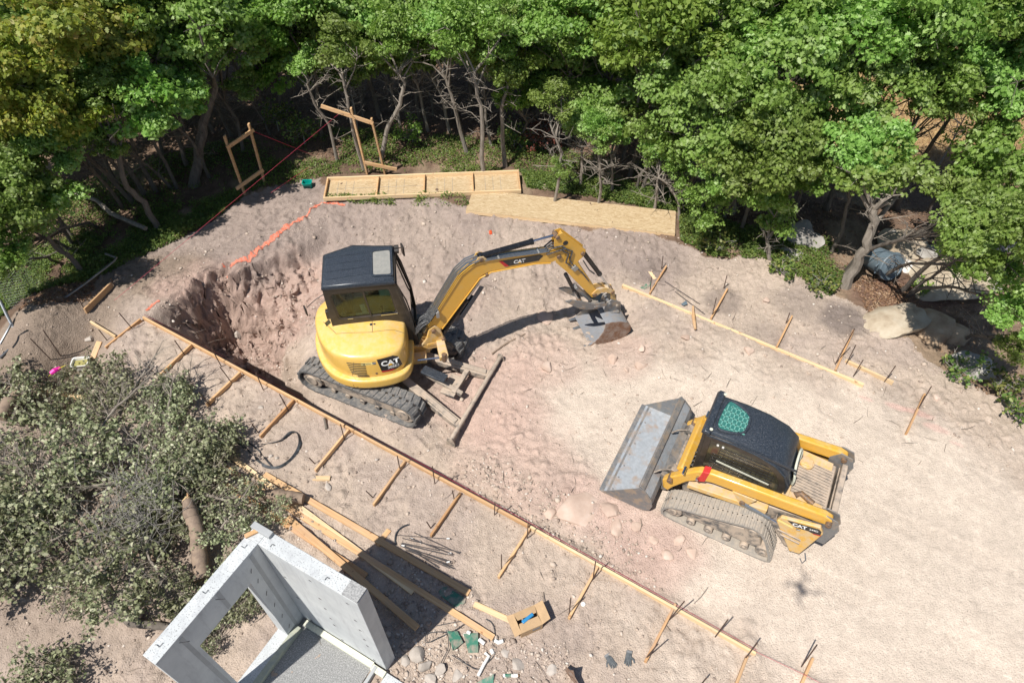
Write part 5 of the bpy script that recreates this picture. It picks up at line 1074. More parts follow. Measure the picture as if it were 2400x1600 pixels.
# long screed form beside the trench, three lengths butted end to end
G1='forming boards laid along the trench'
segs=[((328,727),(790,975),'long pine form board at the trench edge, upper left length behind the first cross boards'),((793,977),(1215,1206),'long pine form board, middle length with red string, left of the loader'),((1218,1208),(1737,1499),'long pine form board, lower right length with red string, running to the bottom edge')]
FB=[]
for a,b,l in segs: FB.append(lumber('form_board',l,a,b,w=.040,mat=m_wood2 if a[0]>1200 else m_wood,group=G1))
def string(name,label,pts,r=.0035,mat=None,group=None):
    mb=MB();c=Vector(pts[0]);mb.tube([Vector(p)-c for p in pts],r,5);o=mb.build(name,mat or m_str);o.location=c;tag(o,label,'string',group);return o
string('mason_string','dark pink string stretched along the top of the long form boards',[tuple(gd(u,v,.075)) for u,v in((331,722),(560,843),(791,968),(1215,1199),(1738,1492))],.0036)
string('mason_string','faint pink string continuing past the lower right board end',[tuple(gd(1737,1496,.1)),tuple(gd(1855,1552,.12)),tuple(gd(1990,1625,.12))],.003)
CR_=[((322,731),(241,796)),((438,790),(364,861)),((551,853),(473,927)),((673,917),(596,1000)),((800,985),(723,1078)),((929,1058),(857,1157)),((1057,1130),(989,1228)),((1216,1212),(1145,1323)),((1373,1299),(1307,1417)),((1552,1385),(1483,1517)),((1717,1505),(1680,1600)),((1868,1510),(1835,1585))]
for i,(a,b) in enumerate(CR_):
    lumber('cross_board','cross board braced square to the long form boards, %s from the left'%ordw[i],a,b,w=.038,mat=m_wood if i%3 else m_woodo,group='cross boards bracing the trench form')
G2='forming boards on the far side of the cut'
lumber('form_board','long pine form board on the far side, running right from the digger bucket',(1430,653),(1985,882),w=.055,mat=m_wood2,group=G2)
lumber('form_board','short loose board with three rods at the right end of the far form board',(1943,825),(2053,876),w=.045,mat=m_wood2,group=G2)
for j,(a,b,l) in enumerate([((1531,609),(1493,671),'cross brace nearest the digger bucket, above the far form board'),((1671,662),(1634,728),'second cross brace from the bucket on the far form board'),((1820,724),(1785,794),'third cross brace from the bucket, beside a dark soil stain'),((1961,757),(1920,848),'fourth cross brace from the bucket, crossing a leaning rod'),((2125,903),(2084,992),'lone stake board on bare ground at the right of the photo')]):
    lumber('brace_board',l,a,b,w=.035,mat=m_woodo,group='braces of the far form board')
lumber('scrap_board','short pine offcut board meeting the first cross board at the left',(207,737),(264,771),mat=m_wood2)
lumber('scrap_board','wide pine offcut in the shade at the far left under the pipe',(254,648),(192,709),w=.04,h=.14,mat=m_wood)
lumber('scrap_board','short wide offcut lying flat beside a grey stone',(228,783),(212,823),w=.12,h=.035,mat=m_wood)
lumber('scrap_board','pale board half under the cut branches at the left edge',(93,890),(190,912),w=.07,mat=m_wood2)
lumber('scrap_board','small flat block of pine between the strap and the cross boards',(718,1097),(758,1097),w=.09,h=.038,mat=m_wood2)
lumber('scrap_board','small tan offcut near the digger bucket braces',(1492,622),(1505,640),w=.07,h=.03,mat=m_wood2)
# lumber pile
G3='loose lumber lying beside the concrete wall'
for a,b,w_,z,l,m_ in [((619,1110),(1100,1388),.10,0,'long plank furthest from the wall, ending at the dark green plate',m_wood),
 ((541,1068),(968,1386),.09,0,'long plank in the middle of the pile, shorter end in the wall shadow',m_wood2),
 ((512,1085),(1157,1493),.09,.0,'longest plank of the pile, ending by the white pipe fittings',m_wood),
 ((492,1112),(858,1348),.10,0,'wide reddish plank nearest the concrete wall',m_woodo),
 ((672,1210),(978,1470),.10,.04,'plank crossing over the wide reddish one, ending in deep shadow',m_wood),
 ((912,1240),(884,1276),.085,-.03,'short board end sticking out square under the pile',m_wood)]:
    k=1/SD;lumber('loose_plank',l,(a[0]*k,a[1]*k),(b[0]*k,b[1]*k),w=w_,h=.04,zoff=z+.02,mat=m_,group=G3)
lumber('loose_plank','pale plank running under the open cardboard box',(1089,1385),(1180,1427),w=.085,h=.04,mat=m_wood2,group=G3)
# rebar stakes
ST=[(279,733,313,771),(231,772,252,797),(409,797,435,832),(342,852,366,876),(497,818,519,858),(515,859,547,898),(465,918,497,949),(600,874,617,913),(655,923,677,961),(590,992,606,1011),(798,994,807,1031),(724,1072,742,1084),(931,1068,938,1103),(858,1150,879,1163),(1013,1092,1019,1132),(1060,1149,1067,1173),(1000,1222,1014,1237),(1160,1175,1158,1205),(1238,1224,1235,1264),(1175,1299,1175,1333),(1396,1315,1390,1358),(1338,1400,1334,1440),(1604,1408,1567,1450),(1542,1508,1511,1542),(1706,1451,1676,1491),(1775,1505,1745,1545),(1915,1510,1880,1562),(1655,1588,1640,1606),
(2003,770,1957,854),(2006,808,1983,855),(2023,843,1999,883),(2099,857,2072,895),(2183,905,2150,965),(1851,733,1843,757),(1704,645,1696,679),(1679,698,1669,744),(1554,600,1552,629),(1527,649,1525,684)]
def stake_thing(i,tu,tv,bu,bv,label,group):
    B=gp(bu,bv);Tp=S(tu,tv,B.z)
    k=(B.x*Tp.x+B.y*Tp.y)/(Tp.x**2+Tp.y**2);h=max(.25,min(1.05,(H-B.z)*(1-k)))
    D=Vector(ray(tu,tv).tolist());t=(H-B.z-h)/-D.z;Tp=Vector((0,0,H))+D*t
    if (Tp-B).xy.length>.25: Tp=B+Vector(((Tp-B).x,(Tp-B).y,0)).normalized()*.25+Vector((0,0,h))
    mb=MB();mb.tube([(0,0,-.15),tuple(Tp-B)],.0095,6);o=mb.build('rebar_stake',m_rebar);o.location=B;tag(o,label,'rebar stake',group);return o
near=ST[:28];idx=sorted(range(28),key=lambda i:near[i][2])
for r_,i in enumerate(idx): stake_thing(i,*near[i],'thin rusty rebar stake by the trench form boards, %s from the left'%ordw[r_],'rebar stakes along the trench form')
far=ST[28:];idx=sorted(range(len(far)),key=lambda i:far[i][2])
for r_,i in enumerate(idx): stake_thing(i,*far[i],'thin rebar stake on the far side of the cut, %s from the left'%ordw[r_],'rebar stakes along the far form')
fs=[(631//5+0,0)]
for tu,tv,bu,bv,l in [(102,881,121,907,'short rebar stake under the pink and yellow ribbon, left one'),(130,877,158,917,'rebar stake carrying the pink and yellow ribbon'),(71,793,122,843,'rebar stake left of two beside the eroded gully'),(101,773,142,835,'rebar stake right of two beside the eroded gully'),(185,702,198,727,'short rebar stake at the near end of the shaded offcut'),(259,652,269,670,'short rebar stake at the far end of the shaded offcut')]:
    stake_thing(0,tu,tv,bu,bv,l,'rebar stakes at the left edge')
P=S(130,870,.85);mb=MB()
mb.add([(-.11,-.10,-.04),(-.07,-.12,.0),(-.01,.0,.03),(-.05,.03,.0)],[(0,1,2,3)]);mb.add([(.02,.05,.02),(.06,.02,.04),(.13,.15,.0),(.09,.17,-.03)],[(0,1,2,3)]);
FT=thing('flagging_ribbon','pink and yellow ribbon knot tied on a rebar stake at the far left','ribbon',tuple(P))
mb.build('yellow_ribbon',m_yfl,FT);mb=MB();mb.tube([(-.06,-.05,0),(-.01,.0,.02),(.05,.08,.0)],[.035,.045,.03],8);mb.build('pink_ribbon',m_pink,FT)
# framed panels
def fpanel():
    z=.24;c=[S(742*SD,455*SD,z),S(1197*SD,437*SD,z),S(1200*SD,398*SD,z),S(770*SD,408*SD,z)]
    o=c[0];x=(c[1]-c[0]);L=x.length;x.normalize();y=Vector((0,0,1)).cross(x);W_=abs((c[3]-c[0]).dot(y));W2=.86
    t=thing('framed_form','framed plywood form panel lying open side up like a tray, ribs across it','formwork',(o.x,o.y,z-.095),math.degrees(math.atan2(x.y,x.x)))
    mb=MB();mb.box((L/2,W2/2,.006),(L,W2,.012));pl=mb.build('plywood_sheet',m_osb,t)
    for y_ in(.019,W2-.019): mb=MB();mb.box((L/2,y_,.0565),(L,.038,.089));mb.build('side_rail',m_wood2,t,bevel=.003)
    for f in(0.019/L,.265,.505,.755,1-.019/L): mb=MB();mb.box((L*f,W2/2,.056),(.038,W2-.08,.087));mb.build('rib',m_wood,t,bevel=.003)
    mb=MB();
    for f in(.06,.1,.14,.32,.36,.40,.57,.61,.65,.82,.86,.90): mb.box((L*f,W2/2+.01,.0135),(.006,W2-.2,.002))
    mb.box((L*.3,W2*.55,.0135),(L*.5,.005,.002));mb.build('pencil_grid_lines',m_cardd,t)
    # second, plywood side up
    z=.15;a=S(1070*SD,486*SD,z);b=S(1550*SD,540*SD,z);x=b-a;L=x.length
    t2=thing('framed_form','second plywood form panel turned sheet side up on the bank edge','formwork',(a.x,a.y,gz(a.x,a.y)+.02),math.degrees(math.atan2(x.y,x.x)))
    mb=MB();mb.box((L/2,.43,.112),(L,.86,.012));mb.build('plywood_sheet',m_osb,t2,bevel=.001)
    for y_ in(.019,.841): mb=MB();mb.box((L/2,y_,.06),(L,.038,.089));mb.build('side_rail',m_wood2,t2,bevel=.003)
    for f in(0.019/L,.5,1-.019/L): mb=MB();mb.box((L*f,.43,.058),(.038,.78,.087));mb.build('rib',m_wood,t2)
def osbm():
    m,nt,b=newmat('oriented_strand_board');tc=N(nt,'ShaderNodeTexCoord').outputs['Object'];mp=N(nt,'ShaderNodeMapping');mp.inputs['Scale'].default_value=(9,34,20);nt.links.new(tc,mp.inputs[0])
    a=noise(nt,mp.outputs[0],1,4,.7,dist=1.2);c=ramp(nt,a,[(.3,(.28,.18,.09)),(.45,(.44,.32,.18)),(.6,(.55,.43,.27)),(.75,(.64,.53,.36))]);nt.links.new(c,b.inputs['Base Color']);b.inputs['Roughness'].default_value=.7;bump(nt,b,a,.2,.002);return m
m_osb=osbm();fpanel()
# batter board frames: posts stand on the ground, pixel pairs base/top
def post_pts(bu,bv,tu,tv):
    B=gd(bu,bv);d=Vector((B.x,B.y,0)).normalized();D=Vector(ray(tu*SD,tv*SD).tolist());t=B.dot(d)/D.dot(d);return B,Vector((0,0,H))+D*t
def batter(label,posts,top,low):
    B0=post_pts(*posts[0])[0];t=thing('batter_board_frame',label,'timber frame',tuple(B0));P=[]
    for p in posts:
        a,b=post_pts(*p);P.append((a,b));mb=MB();mb.beam(a-B0-Vector((0,0,.2)),b-B0,.085,.045,(1,0,0));mb.build('post',m_wood,t,bevel=.004)
    def onplane(u,v):
        n=(P[1][0]-P[0][0]).cross(Vector((0,0,1))).normalized();D=Vector(ray(u*SD,v*SD).tolist());C0=Vector((0,0,H));return C0+D*((P[0][0]-C0).dot(n)/D.dot(n))
    for nm,q in(('top_rail',top),('lower_rail',low)):
        a,b=onplane(*q[:2]),onplane(*q[2:]);n=(P[1][0]-P[0][0]).cross(Vector((0,0,1))).normalized()
        if n.y>0: n=-n
        off=n*.05;mb=MB();mb.beam(a-B0+off,b-B0+off,.04,.09);mb.build(nm,m_wood,t,bevel=.003)
batter('timber batter board frame at left, two leaning posts with a rail under their tops',[(562,445,515,312),(608,422,571,284)],(518,338,580,296),(540,432,602,388))
batter('taller timber batter board frame at right with a long overhanging top rail',[(845,402,806,248),(886,402,853,272)],(738,241,858,281),(838,371,912,387))
string('mason_string','long pink string from the tall timber frame down across the left bank',[tuple(S(778*SD,262*SD,1.6)),tuple(S(262*SD,690*SD,.15))],.0035)
string('mason_string','pink string from the left timber frame to the ground by the trees',[tuple(S(575*SD,299*SD,1.5)),tuple(gd(722,358,.03))],.005)
string('mason_string','lower faint pink string beside the left timber frame',[tuple(gd(622,443,.25)),tuple(gd(708,385,.35))],.004)
# sprayed orange lines on the soil
def paint(label,pts,wd,seed,name='paint_line'):
    P=[gd(u,v) for u,v in pts];g=random.Random(seed);vs=[];fs=[];L=[]
    q=[]
    for a,b in zip(P[:-1],P[1:]):
        n=max(2,int((b-a).length/.025))
        q+=[a.lerp(b,k/n) for k in range(n)]
    q.append(P[-1]);xs=[];ys=[]
    m=7
    for i,p in enumerate(q):
        d=(q[min(i+1,len(q)-1)]-q[max(i-1,0)]);d.z=0;d.normalize();nrm=Vector((-d.y,d.x,0));w_=wd*(.6+.8*vnoise(np.array([i*.25]),np.array([seed*1.]),seed)[0])
        for k in range(m):
            e=(k/(m-1)-.5)*2;jj=(vnoise(np.array([i*.6]),np.array([k*3.+seed]),seed+k)[0]-.5)*.7 if k in(0,m-1) else 0
            pp=p+nrm*w_*(e+jj);xs.append(pp.x);ys.append(pp.y)
    xs=np.array(xs);ys=np.array(ys);z=Zbase(xs,ys)+micro(xs,ys)+.012
    c=P[0];vs=[(x-c.x,y-c.y,zz-c.z) for x,y,zz in zip(xs,ys,z)]
    for i in range(len(q)-1):
        if vnoise(np.array([i*.35]),np.array([seed*7.]),seed+3)[0]<.05: continue
        for k in range(m-1): fs.append((i*m+k,i*m+k+1,(i+1)*m+k+1,(i+1)*m+k))
    mb=MB();mb.add(vs,fs);o=mb.build(name,m_spray,smooth=True);o.location=c;tag(o,label,'paint mark','orange spray paint lines on the soil');return o
def spraym():
    m,nt,b=newmat('orange_spray_on_soil');tc=N(nt,'ShaderNodeTexCoord').outputs['Object'];k=noise(nt,tc,22,8,.8)
    c=ramp(nt,k,[(.40,(.33,.26,.22)),(.50,(.66,.20,.12)),(.62,(.80,.13,.06))]);nt.links.new(c,b.inputs['Base Color']);b.inputs['Roughness'].default_value=.9;return m
m_spray=spraym()
paint('thick orange spray paint line running down the bank towards the pit',[(703,498),(660,520),(610,560),(570,595),(520,633)],.055,3)
paint('thinner orange spray line between the thick one and the tray panel',[(740,464),(718,480),(703,497)],.03,5)
paint('short orange curved mark under the tray shaped panel',[(742,465),(765,467),(793,473)],.028,6)
paint('short orange mark at the near end of the pit edge',[(366,690),(350,700),(336,714)],.03,8)
# rocks -----------------------------------------------------------------
def rock(name,label,px,r,mat,seed,disp=True,flat=.6,sx=1.,rz=None,cat='rock',group=None,sink=.3,npl=16,z=None,sub=3):
    g=np.random.default_rng(seed);bm=bmesh.new();bmesh.ops.create_icosphere(bm,subdivisions=sub,radius=1)
    co=np.array([v.co[:] for v in bm.verts]);
    for k in range(npl):
        d=g.normal(size=3);d/=np.linalg.norm(d);h=.5+.35*g.random();t=co@d;co-=np.outer(np.maximum(t-h,0)*.9,d)
    co*=(1+.22*(fbm(co[:,0]*2+seed,co[:,1]*2+co[:,2]*1.7,5,seed%50,.6)[:,None]-.5)*2)
    co*=np.array([sx,1,flat])*r
    for v,c in zip(bm.verts,co): v.co=c
    me=bpy.data.meshes.new(name);bm.to_mesh(me);bm.free();me.polygons.foreach_set('use_smooth',[True]*len(me.polygons));me.materials.append(mat)
    try: me.set_sharp_from_angle(angle=R(28))
    except Exception: pass
    o=bpy.data.objects.new(name,me);C.objects.link(o);P=gd(*px) if disp else gp(*px)
    o.location=P+Vector((0,0,r*flat*(1-sink*2)*.5 if z is None else z));o.rotation_euler=(g.normal()*.12,g.normal()*.12,R(rz) if rz is not None else g.random()*6.28)
    tag(o,label,cat,group);return o
BL=[((1828,545),.55,m_boulg,.6,1.1,'upright grey boulder at the wood edge, dappled with shade'),((1872,560),.28,m_boulg,.6,1,'small grey boulder right of the upright one'),((1818,585),.26,m_boulg,.5,1.2,'low stone below the upright grey boulder'),
((2068,572),.62,m_boul,.35,1.4,'large pale flat boulder above the grey bin'),((2140,585),.45,m_boulg,.4,1.2,'grey slab boulder wedged beside the pale flat one'),((2155,650),.82,m_boul,.42,1.35,'biggest pale flat boulder right of the grey bin'),
((2050,745),.62,m_boul,.34,1.35,'pale boulder half in dappled shade below the bin'),((2135,752),.55,m_boulb,.42,1.1,'brown rounded boulder in dappled shade'),((2190,770),.50,m_boulb,.5,.9,'dark brown boulder right of the rounded one'),
((2270,660),.42,m_boulg,.4,1.1,'grey boulder in deep shade under the right hand crown'),((2290,560),.5,m_boulg,.4,1.3,'blocky grey boulder near the right edge'),((2050,555),.35,m_boulg,.5,1,'shaded boulder behind the pale flat one'),
((1940,400),.5,m_boulg,.5,1.2,'shaded grey boulder deep under the right oaks'),((1535,300),.55,m_boulg,.6,1,'grey boulder seen between the middle trees'),((1255,432),.12,m_boul,.6,1,'small pale stone in the green ground cover'),((2240,850),.4,m_boulg,.5,1.2,'grey boulder in shade at lower right of the wood')]
for i,(px,r,m_,fl_,sx_,l) in enumerate(BL): rock('boulder',l,px,r,m_,40+i,flat=fl_,sx=sx_,sub=4,rz=-25+i*17%60,cat='boulder',group='boulders at the edge of the wood')
RK=[((1255,845),.17,.6,'large pale pink rock in front of the digger bucket'),((1407,828),.13,.6,'rounded pink rock right of the large pale one'),((1252,728),.20,.45,'elongated pink rock left of the bucket shadow'),((1470,840),.15,.5,'pink rock lying right of the rounded one'),((1475,800),.10,.5,'small pink rock under the digger bucket'),((1440,850),.07,.6,'tiny pink rock among the bucket stones'),((1575,775),.12,.5,'flat pinkish rock beside the far form board'),((1720,807),.12,.7,'white pointed rock on the sand above the loader'),
((1335,1180),.42,.22,'broad flat pink slab half buried left of the loader track'),((1405,1170),.22,.35,'pink chunk right of the broad slab'),((1415,1210),.15,.4,'pink chunk below the broad slab'),((1265,1180),.12,.5,'pink stone left of the broad slab'),((1460,1210),.10,.5,'small chunk beside the loader track'),
((1560,1240),.13,.4,'flat pink stone under the loader track'),((1590,1270),.12,.4,'pink stone near the loader track end'),((1530,1275),.11,.4,'pink stone in the loose patch by the track'),((1500,1240),.09,.4,'small pink stone in the loose patch'),
((205,870-90),.09,.6,'upright grey stone left of the flat offcut'),((345,570),.1,.6,'grey stone on the left bank'),((547,768),.16,.8,'reddish rock standing in the pit wall'),((600,935),.05,.6,'dark pebble between two cross boards'),((500,745),.1,.6,'clay lump on the pit wall'),
((960,1500),.14,.6,'rounded grey rock at the corner of the concrete wall'),((975,1530),.10,.6,'rock in the rubble below the wall corner'),((1010,1540),.11,.6,'rock in the rubble, middle'),((990,1560),.10,.6,'rock in the rubble, bottom'),((1190,1525),.12,.6,'pale rock between pipe fitting and gloves'),((1270,1540),.10,.5,'rock lying near the rusty plate'),((1160,1500),.08,.5,'rock beside the white pipe fittings'),((930,1515),.09,.6,'small rock against the wall footing'),((1050,1550),.10,.5,'rock under the green plastic pieces'),
((608,1050),.045,.7,'white pebble inside the strap loop, left'),((622,1048),.05,.7,'white pebble inside the strap loop, middle'),((636,1052),.045,.7,'white pebble inside the strap loop, right'),((755,1118),.07,.6,'stone under the flat pine block'),((1760,690),.09,.6,'grey stone beyond the far form board'),((2150,915),.08,.6,'white stone at the right beyond the short loose board'),((1800,870+50),.05,.5,'small stone on the pale sand above the cab'),((1210,755),.06,.6,'small stone in the boom shadow'),((1330,600),.05,.6,'small stone on the bank under the boom'),((1365,640),.07,.6,'pale stone below the digger stick'),((390,915),.06,.6,'grey stone among the first cross boards'),((445,925),.05,.6,'small stone by the third cross board'),((865,1055),.04,.6,'small stone beside the sixth cross board')]
for i,(px,r,fl_,l) in enumerate(RK): rock('rock',l,px,r*.9,m_rock if px[0]>1200 and px[1]<1300 else m_rockg,140+i,flat=fl_,sx=1.25,sub=3,group='loose rocks on the site')
def pebbles():
    g=np.random.default_rng(8);bm=bmesh.new();bmesh.ops.create_icosphere(bm,subdivisions=1,radius=1);bv=np.array([v.co[:] for v in bm.verts]);bf=np.array([[v.index for v in f.verts] for f in bm.faces]);bm.free()
    X=[];
    for poly,n in((W((0,800),(330,600),(740,470),(1500,520),(2000,720),(2400,1050),(2400,1600),(0,1600)),5200),(W((1080,1020),(1700,1300),(1640,1420),(1000,1100)),1500),(W((880,1430),(1300,1480),(1350,1600),(860,1600)),1100),(W((350,700),(640,600),(760,700),(640,830)),700),(W((900,1250),(1100,1380),(960,1560),(880,1400)),500)):
        q=scatter(poly,n,int(n));X.append(q)
    q=np.concatenate(X);al=balong(q[:,0],q[:,1]);sm=blob(q[:,0],q[:,1],1850,1180,4.2,3.2,-30)+blob(q[:,0],q[:,1],2200,1400,4.5,3,-30);keep=g.random(len(q))>sm*.85;q=q[keep]
    n=len(q);r=.008+.022*g.random(n)**2.5+(g.random(n)<.03)*.03*g.random(n);z=Zbase(q[:,0],q[:,1])+micro(q[:,0],q[:,1])
    A=g.random(n)*6.283;s=np.c_[r*(.8+.6*g.random(n)),r*(.7+.5*g.random(n)),r*(.5+.35*g.random(n))]
    V=bv[None]*(1+.25*g.normal(size=(n,len(bv),1)))*s[:,None];ca=np.cos(A)[:,None];sa=np.sin(A)[:,None]
    Vx=V[...,0]*ca-V[...,1]*sa+q[:,:1];Vy=V[...,0]*sa+V[...,1]*ca+q[:,1:];Vz=V[...,2]+z[:,None]+r[:,None]*.2
    co=np.stack([Vx,Vy,Vz],-1).reshape(-1,3);K=len(bv);F=(bf[None]+np.arange(n)[:,None,None]*K).reshape(-1,3)
    me=bpy.data.meshes.new('pebbles');me.vertices.add(len(co));me.vertices.foreach_set('co',co.astype(np.float32).ravel());me.loops.add(F.size);me.loops.foreach_set('vertex_index',F.astype(np.int32).ravel());me.polygons.add(len(F));me.polygons.foreach_set('loop_start',np.arange(0,F.size,3,dtype=np.int32));me.update(calc_edges=True)
    a=me.attributes.new('lv','FLOAT','POINT');a.data.foreach_set('value',np.repeat(g.random(n),K).astype(np.float32))
    m,nt,b=newmat('pebble_stone');at=N(nt,'ShaderNodeAttribute');at.attribute_name='lv';nt.links.new(ramp(nt,at.outputs['Fac'],[(0,(.28,.22,.18)),(.5,(.44,.35,.28)),(.8,(.52,.43,.35)),(1,(.62,.56,.50))]),b.inputs['Base Color']);b.inputs['Roughness'].default_value=.95
    me.materials.append(m);o=bpy.data.objects.new('gravel',me);C.objects.link(o);tag(o,'loose pebbles and clods scattered over the bare soil','gravel',kind='stuff')
pebbles()
def sticks():
    g=random.Random(77);q=scatter(W((0,820),(330,600),(740,470),(1500,520),(2000,720),(2300,1000),(1500,1300),(1700,1600),(0,1600)),520,99);q2=scatter(W((380,620),(560,600),(640,700),(480,760),(400,720)),160,98);q=np.concatenate([q,q2]);z=Zbase(q[:,0],q[:,1])+micro(q[:,0],q[:,1]);mb=MB()
    for (x,y),zz in zip(q,z):
        a=g.uniform(0,6.28);l=g.uniform(.05,.30)*(1 if g.random()<.8 else 1.6);p=Vector((x,y,zz+.006));d=Vector((math.cos(a),math.sin(a),g.uniform(-.02,.15)));m_=p+d*l*.5+Vector((g.uniform(-.03,.03),g.uniform(-.03,.03),.01));r_=g.uniform(.002,.006);mb.tube([p,m_,p+d*l],[r_,r_*.8,r_*.4],4,False)
    o=mb.build('twig_litter',m_twigb);tag(o,'broken twigs and root bits scattered over the bare soil','twigs',kind='stuff')
m_twigb=M('brown_twig',(.13,.10,.08),.9,0,(.25,.21,.17),20)
sticks()
# concrete walls, slab ---------------------------------------------------
ic=S(604,1274,2.5);ang=-29.0
CW=thing('concrete_wall','tall grey cast concrete corner of two walls, left one with a doorway sized opening','concrete wall',(ic.x,ic.y,0),ang)
def wloc(v): return v
th_=.20
# right leg: local x 0..1.5, inner face y=0 (towards camera), outer y=+.2 ; left leg runs along -y
wl=MB();wl.prism([(0.0,0.0),(1.50,0.0),(1.50,.20),(0,.20)],-.25,2.50,2);wl.build('right_panel',m_concw,CW,bevel=.006)
wl=MB();sgr=MB()
outer=[(-1.57,-.25),(-.0,-.25),(-.0,2.50),(-1.57,2.50)];inner=[(-1.165,.10),(-.32,.10),(-.32,1.985),(-1.165,1.985)]
# plane: y (along the leg, negative away from corner), z ; extruded in x
ringwall(wl,outer,inner,-.20,-.002,0);wl.build('left_panel',m_concw,CW,bevel=.005)
wl=MB();wl.box((-.10,.10,1.125),(.196,.20,2.75));wl.build('corner_post',m_concw,CW,bevel=.004)
wl=MB();wl.box((-.10+.04,.155,2.53),(.30,.085,.06));wl.build('corner_curb',m_conc,CW,bevel=.006)
wl=MB();wl.box((1.385,.10,2.513),(.22,.19,.028));wl.build('troweled_patch',m_foam if False else M('aggregate_patch',(.42,.42,.41),.9,0,(.22,.22,.22),60,.42,.6,bs=.5,bsc=120),CW,bevel=.003)
wl=MB();wl.box((-.1,-.35,2.52),(.05,.17,.035),Matrix.Rotation(.5,3,'Z'));wl=wl
ws=MB();ws.box((0,0,0),(.055,.17,.03));o=ws.build('wood_splinter',m_woodo,bevel=.004);o.location=S(590,1249,2.52);o.rotation_euler=(0,0,R(-60));tag(o,'orange wood splinter lying on top of the concrete wall corner','splinter')
cl=MB()
def vclip(p,u,w_,s=.035): 
    p=Vector(p);u=Vector(u);w_=Vector(w_);cl.tube([p+u*s-w_*s,p,p-u*s-w_*s],.0035,4)
for x in(.18,.75,1.31):
    for z in(2.3,1.74,1.4,1.05,.8,.2): 
        if x!=.18 or z in(1.74,1.05,.2): vclip((x,-.006,z),(1,0,0),(0,-.3,1),.045)
for y in(-.67,-1.22):
    for z in(2.35,): cl.tube([(.0,y-.06,z+.06),(.0,y+.02,z-.1)],.004,4)
for y in(-.22,): 
    for z in(2.2,1.9,1.5,1.1,.7,.3): cl.tube([(.002,y,z+.03),(.002,y-.03,z-.04)],.004,4)
for x in(.16,1.0): vclip((x,.08,2.512),(.5,.5,0),(-.5,.5,0),.04)
for y in(-.12,-.75,-1.42): vclip((-.1,y,2.512),(.5,.5,0),(.5,-.5,0),.05)
cl.build('form_tie_clip',m_rebard,CW)
ln=MB()
for y in(-.14,-.67,-1.24): ln.box((-.001,y,1.25 if y>-.3 else (2.25 if y<-.3 and y>-1.2 else 1.25)),(.004,.05,2.4 if y>-.3 or y<-1.2 else .45))
ln.build('formwork_strip',m_conc,CW)
fl=MB();fl.prism([(0.005,-.01),(1.30,-.01),(1.30,-.42),(1.62,-.42),(1.62,-3.2),(0.005,-3.2)],-.02,.055,2);fl.build('gravel_bed',M('pea_gravel',(.36,.36,.35),.95,0,(.20,.20,.20),70,.42,.58,bs=1.0,bd_=.01,bsc=110,fine=.4),CW)
st=MB();st.box((.70,-.055,.085),(1.22,.085,.07));st.build('foam_strip',m_foam,CW,bevel=.004)
st=MB();st.box((.052,-1.35,.095),(.095,2.4,.09));st.build('foam_strip',M('mossy_edge_board',(.40,.40,.30),.8,0,(.30,.32,.28),8,bs=.3),CW,bevel=.004)
st=MB();st.box((1.42,-.075,.075),(.22,.09,.07));st.build('foam_strip',m_foam,CW,bevel=.004)
sl_=MB();sl_.box((1.36,-.27,.055),(.05,.45,.13));sl_.box((1.42,-.60,.055),(.34,.05,.13));sl_.build('slab_kerb',m_conc,CW,bevel=.004)
sl_=MB();sl_.prism([(1.53,-.03),(2.1,-.03),(2.1,-3.2),(1.66,-3.2),(1.66,-.56),(1.53,-.56)],-.1,.07,2);sl_.build('footing_slab',m_concw,CW,bevel=.006)
# bucket items / debris ---------------------------------------------------
def rebarrod(a,b,label,group,z=.02,disp=False,tipw=True):
    k=SD if disp else 1;A=gp(a[0]*k,a[1]*k,z);B=gp(b[0]*k,b[1]*k,z);t=MB();c=(A+B)/2;t.tube([A-c,(0,0,0),B-c],.0075,6)
    o=t.build('rebar_rod',m_rebard);o.location=c;tag(o,label,'rebar',group);return o
rebarrod((1558,659),(1641,713),'upper one of two loose rebar rods beyond the far form board','loose rebar rods on the far side')
rebarrod((1578,680),(1652,736),'lower one of two loose rebar rods beyond the far form board','loose rebar rods on the far side')
zb=lambda x,y:(850+.2551*x,1200+.2551*y)
rods=[((305,208),(815,246)),((470,185),(890,378)),((365,238),(895,368)),((430,235),(830,388)),((355,285),(835,400)),((350,298),(820,470)),((370,300),(700,508)),((380,318),(840,518)),((350,290),(760,385)),((400,330),(830,455)),((420,345),(825,492)),((350,310),(770,440)),((390,340),(800,512)),((360,280),(700,350))]
for i,(a,b) in enumerate(rods): rebarrod(zb(*a),zb(*b),'dark rebar rod in the loose bundle beyond the planks, %s counted from its far side'%ordw[i],'bundle of rebar rods',z=.015+.012*(i%4))
g=random.Random(4)
for i,p in enumerate([(450,240),(370,305),(785,240),(800,375),(785,455)]):
    P=gp(*zb(*p),.045);mb=MB();mb.box((0,0,0),(.05,.02,.004));o=mb.build('paper_tag',m_white);o.location=P;o.rotation_euler=(0,0,R(-20+i*9));tag(o,'tiny white tag on the rebar bundle, %s'%['upper left','lower left','upper right','middle right','lower right'][i],'tag','white tags on the rebar bundle')
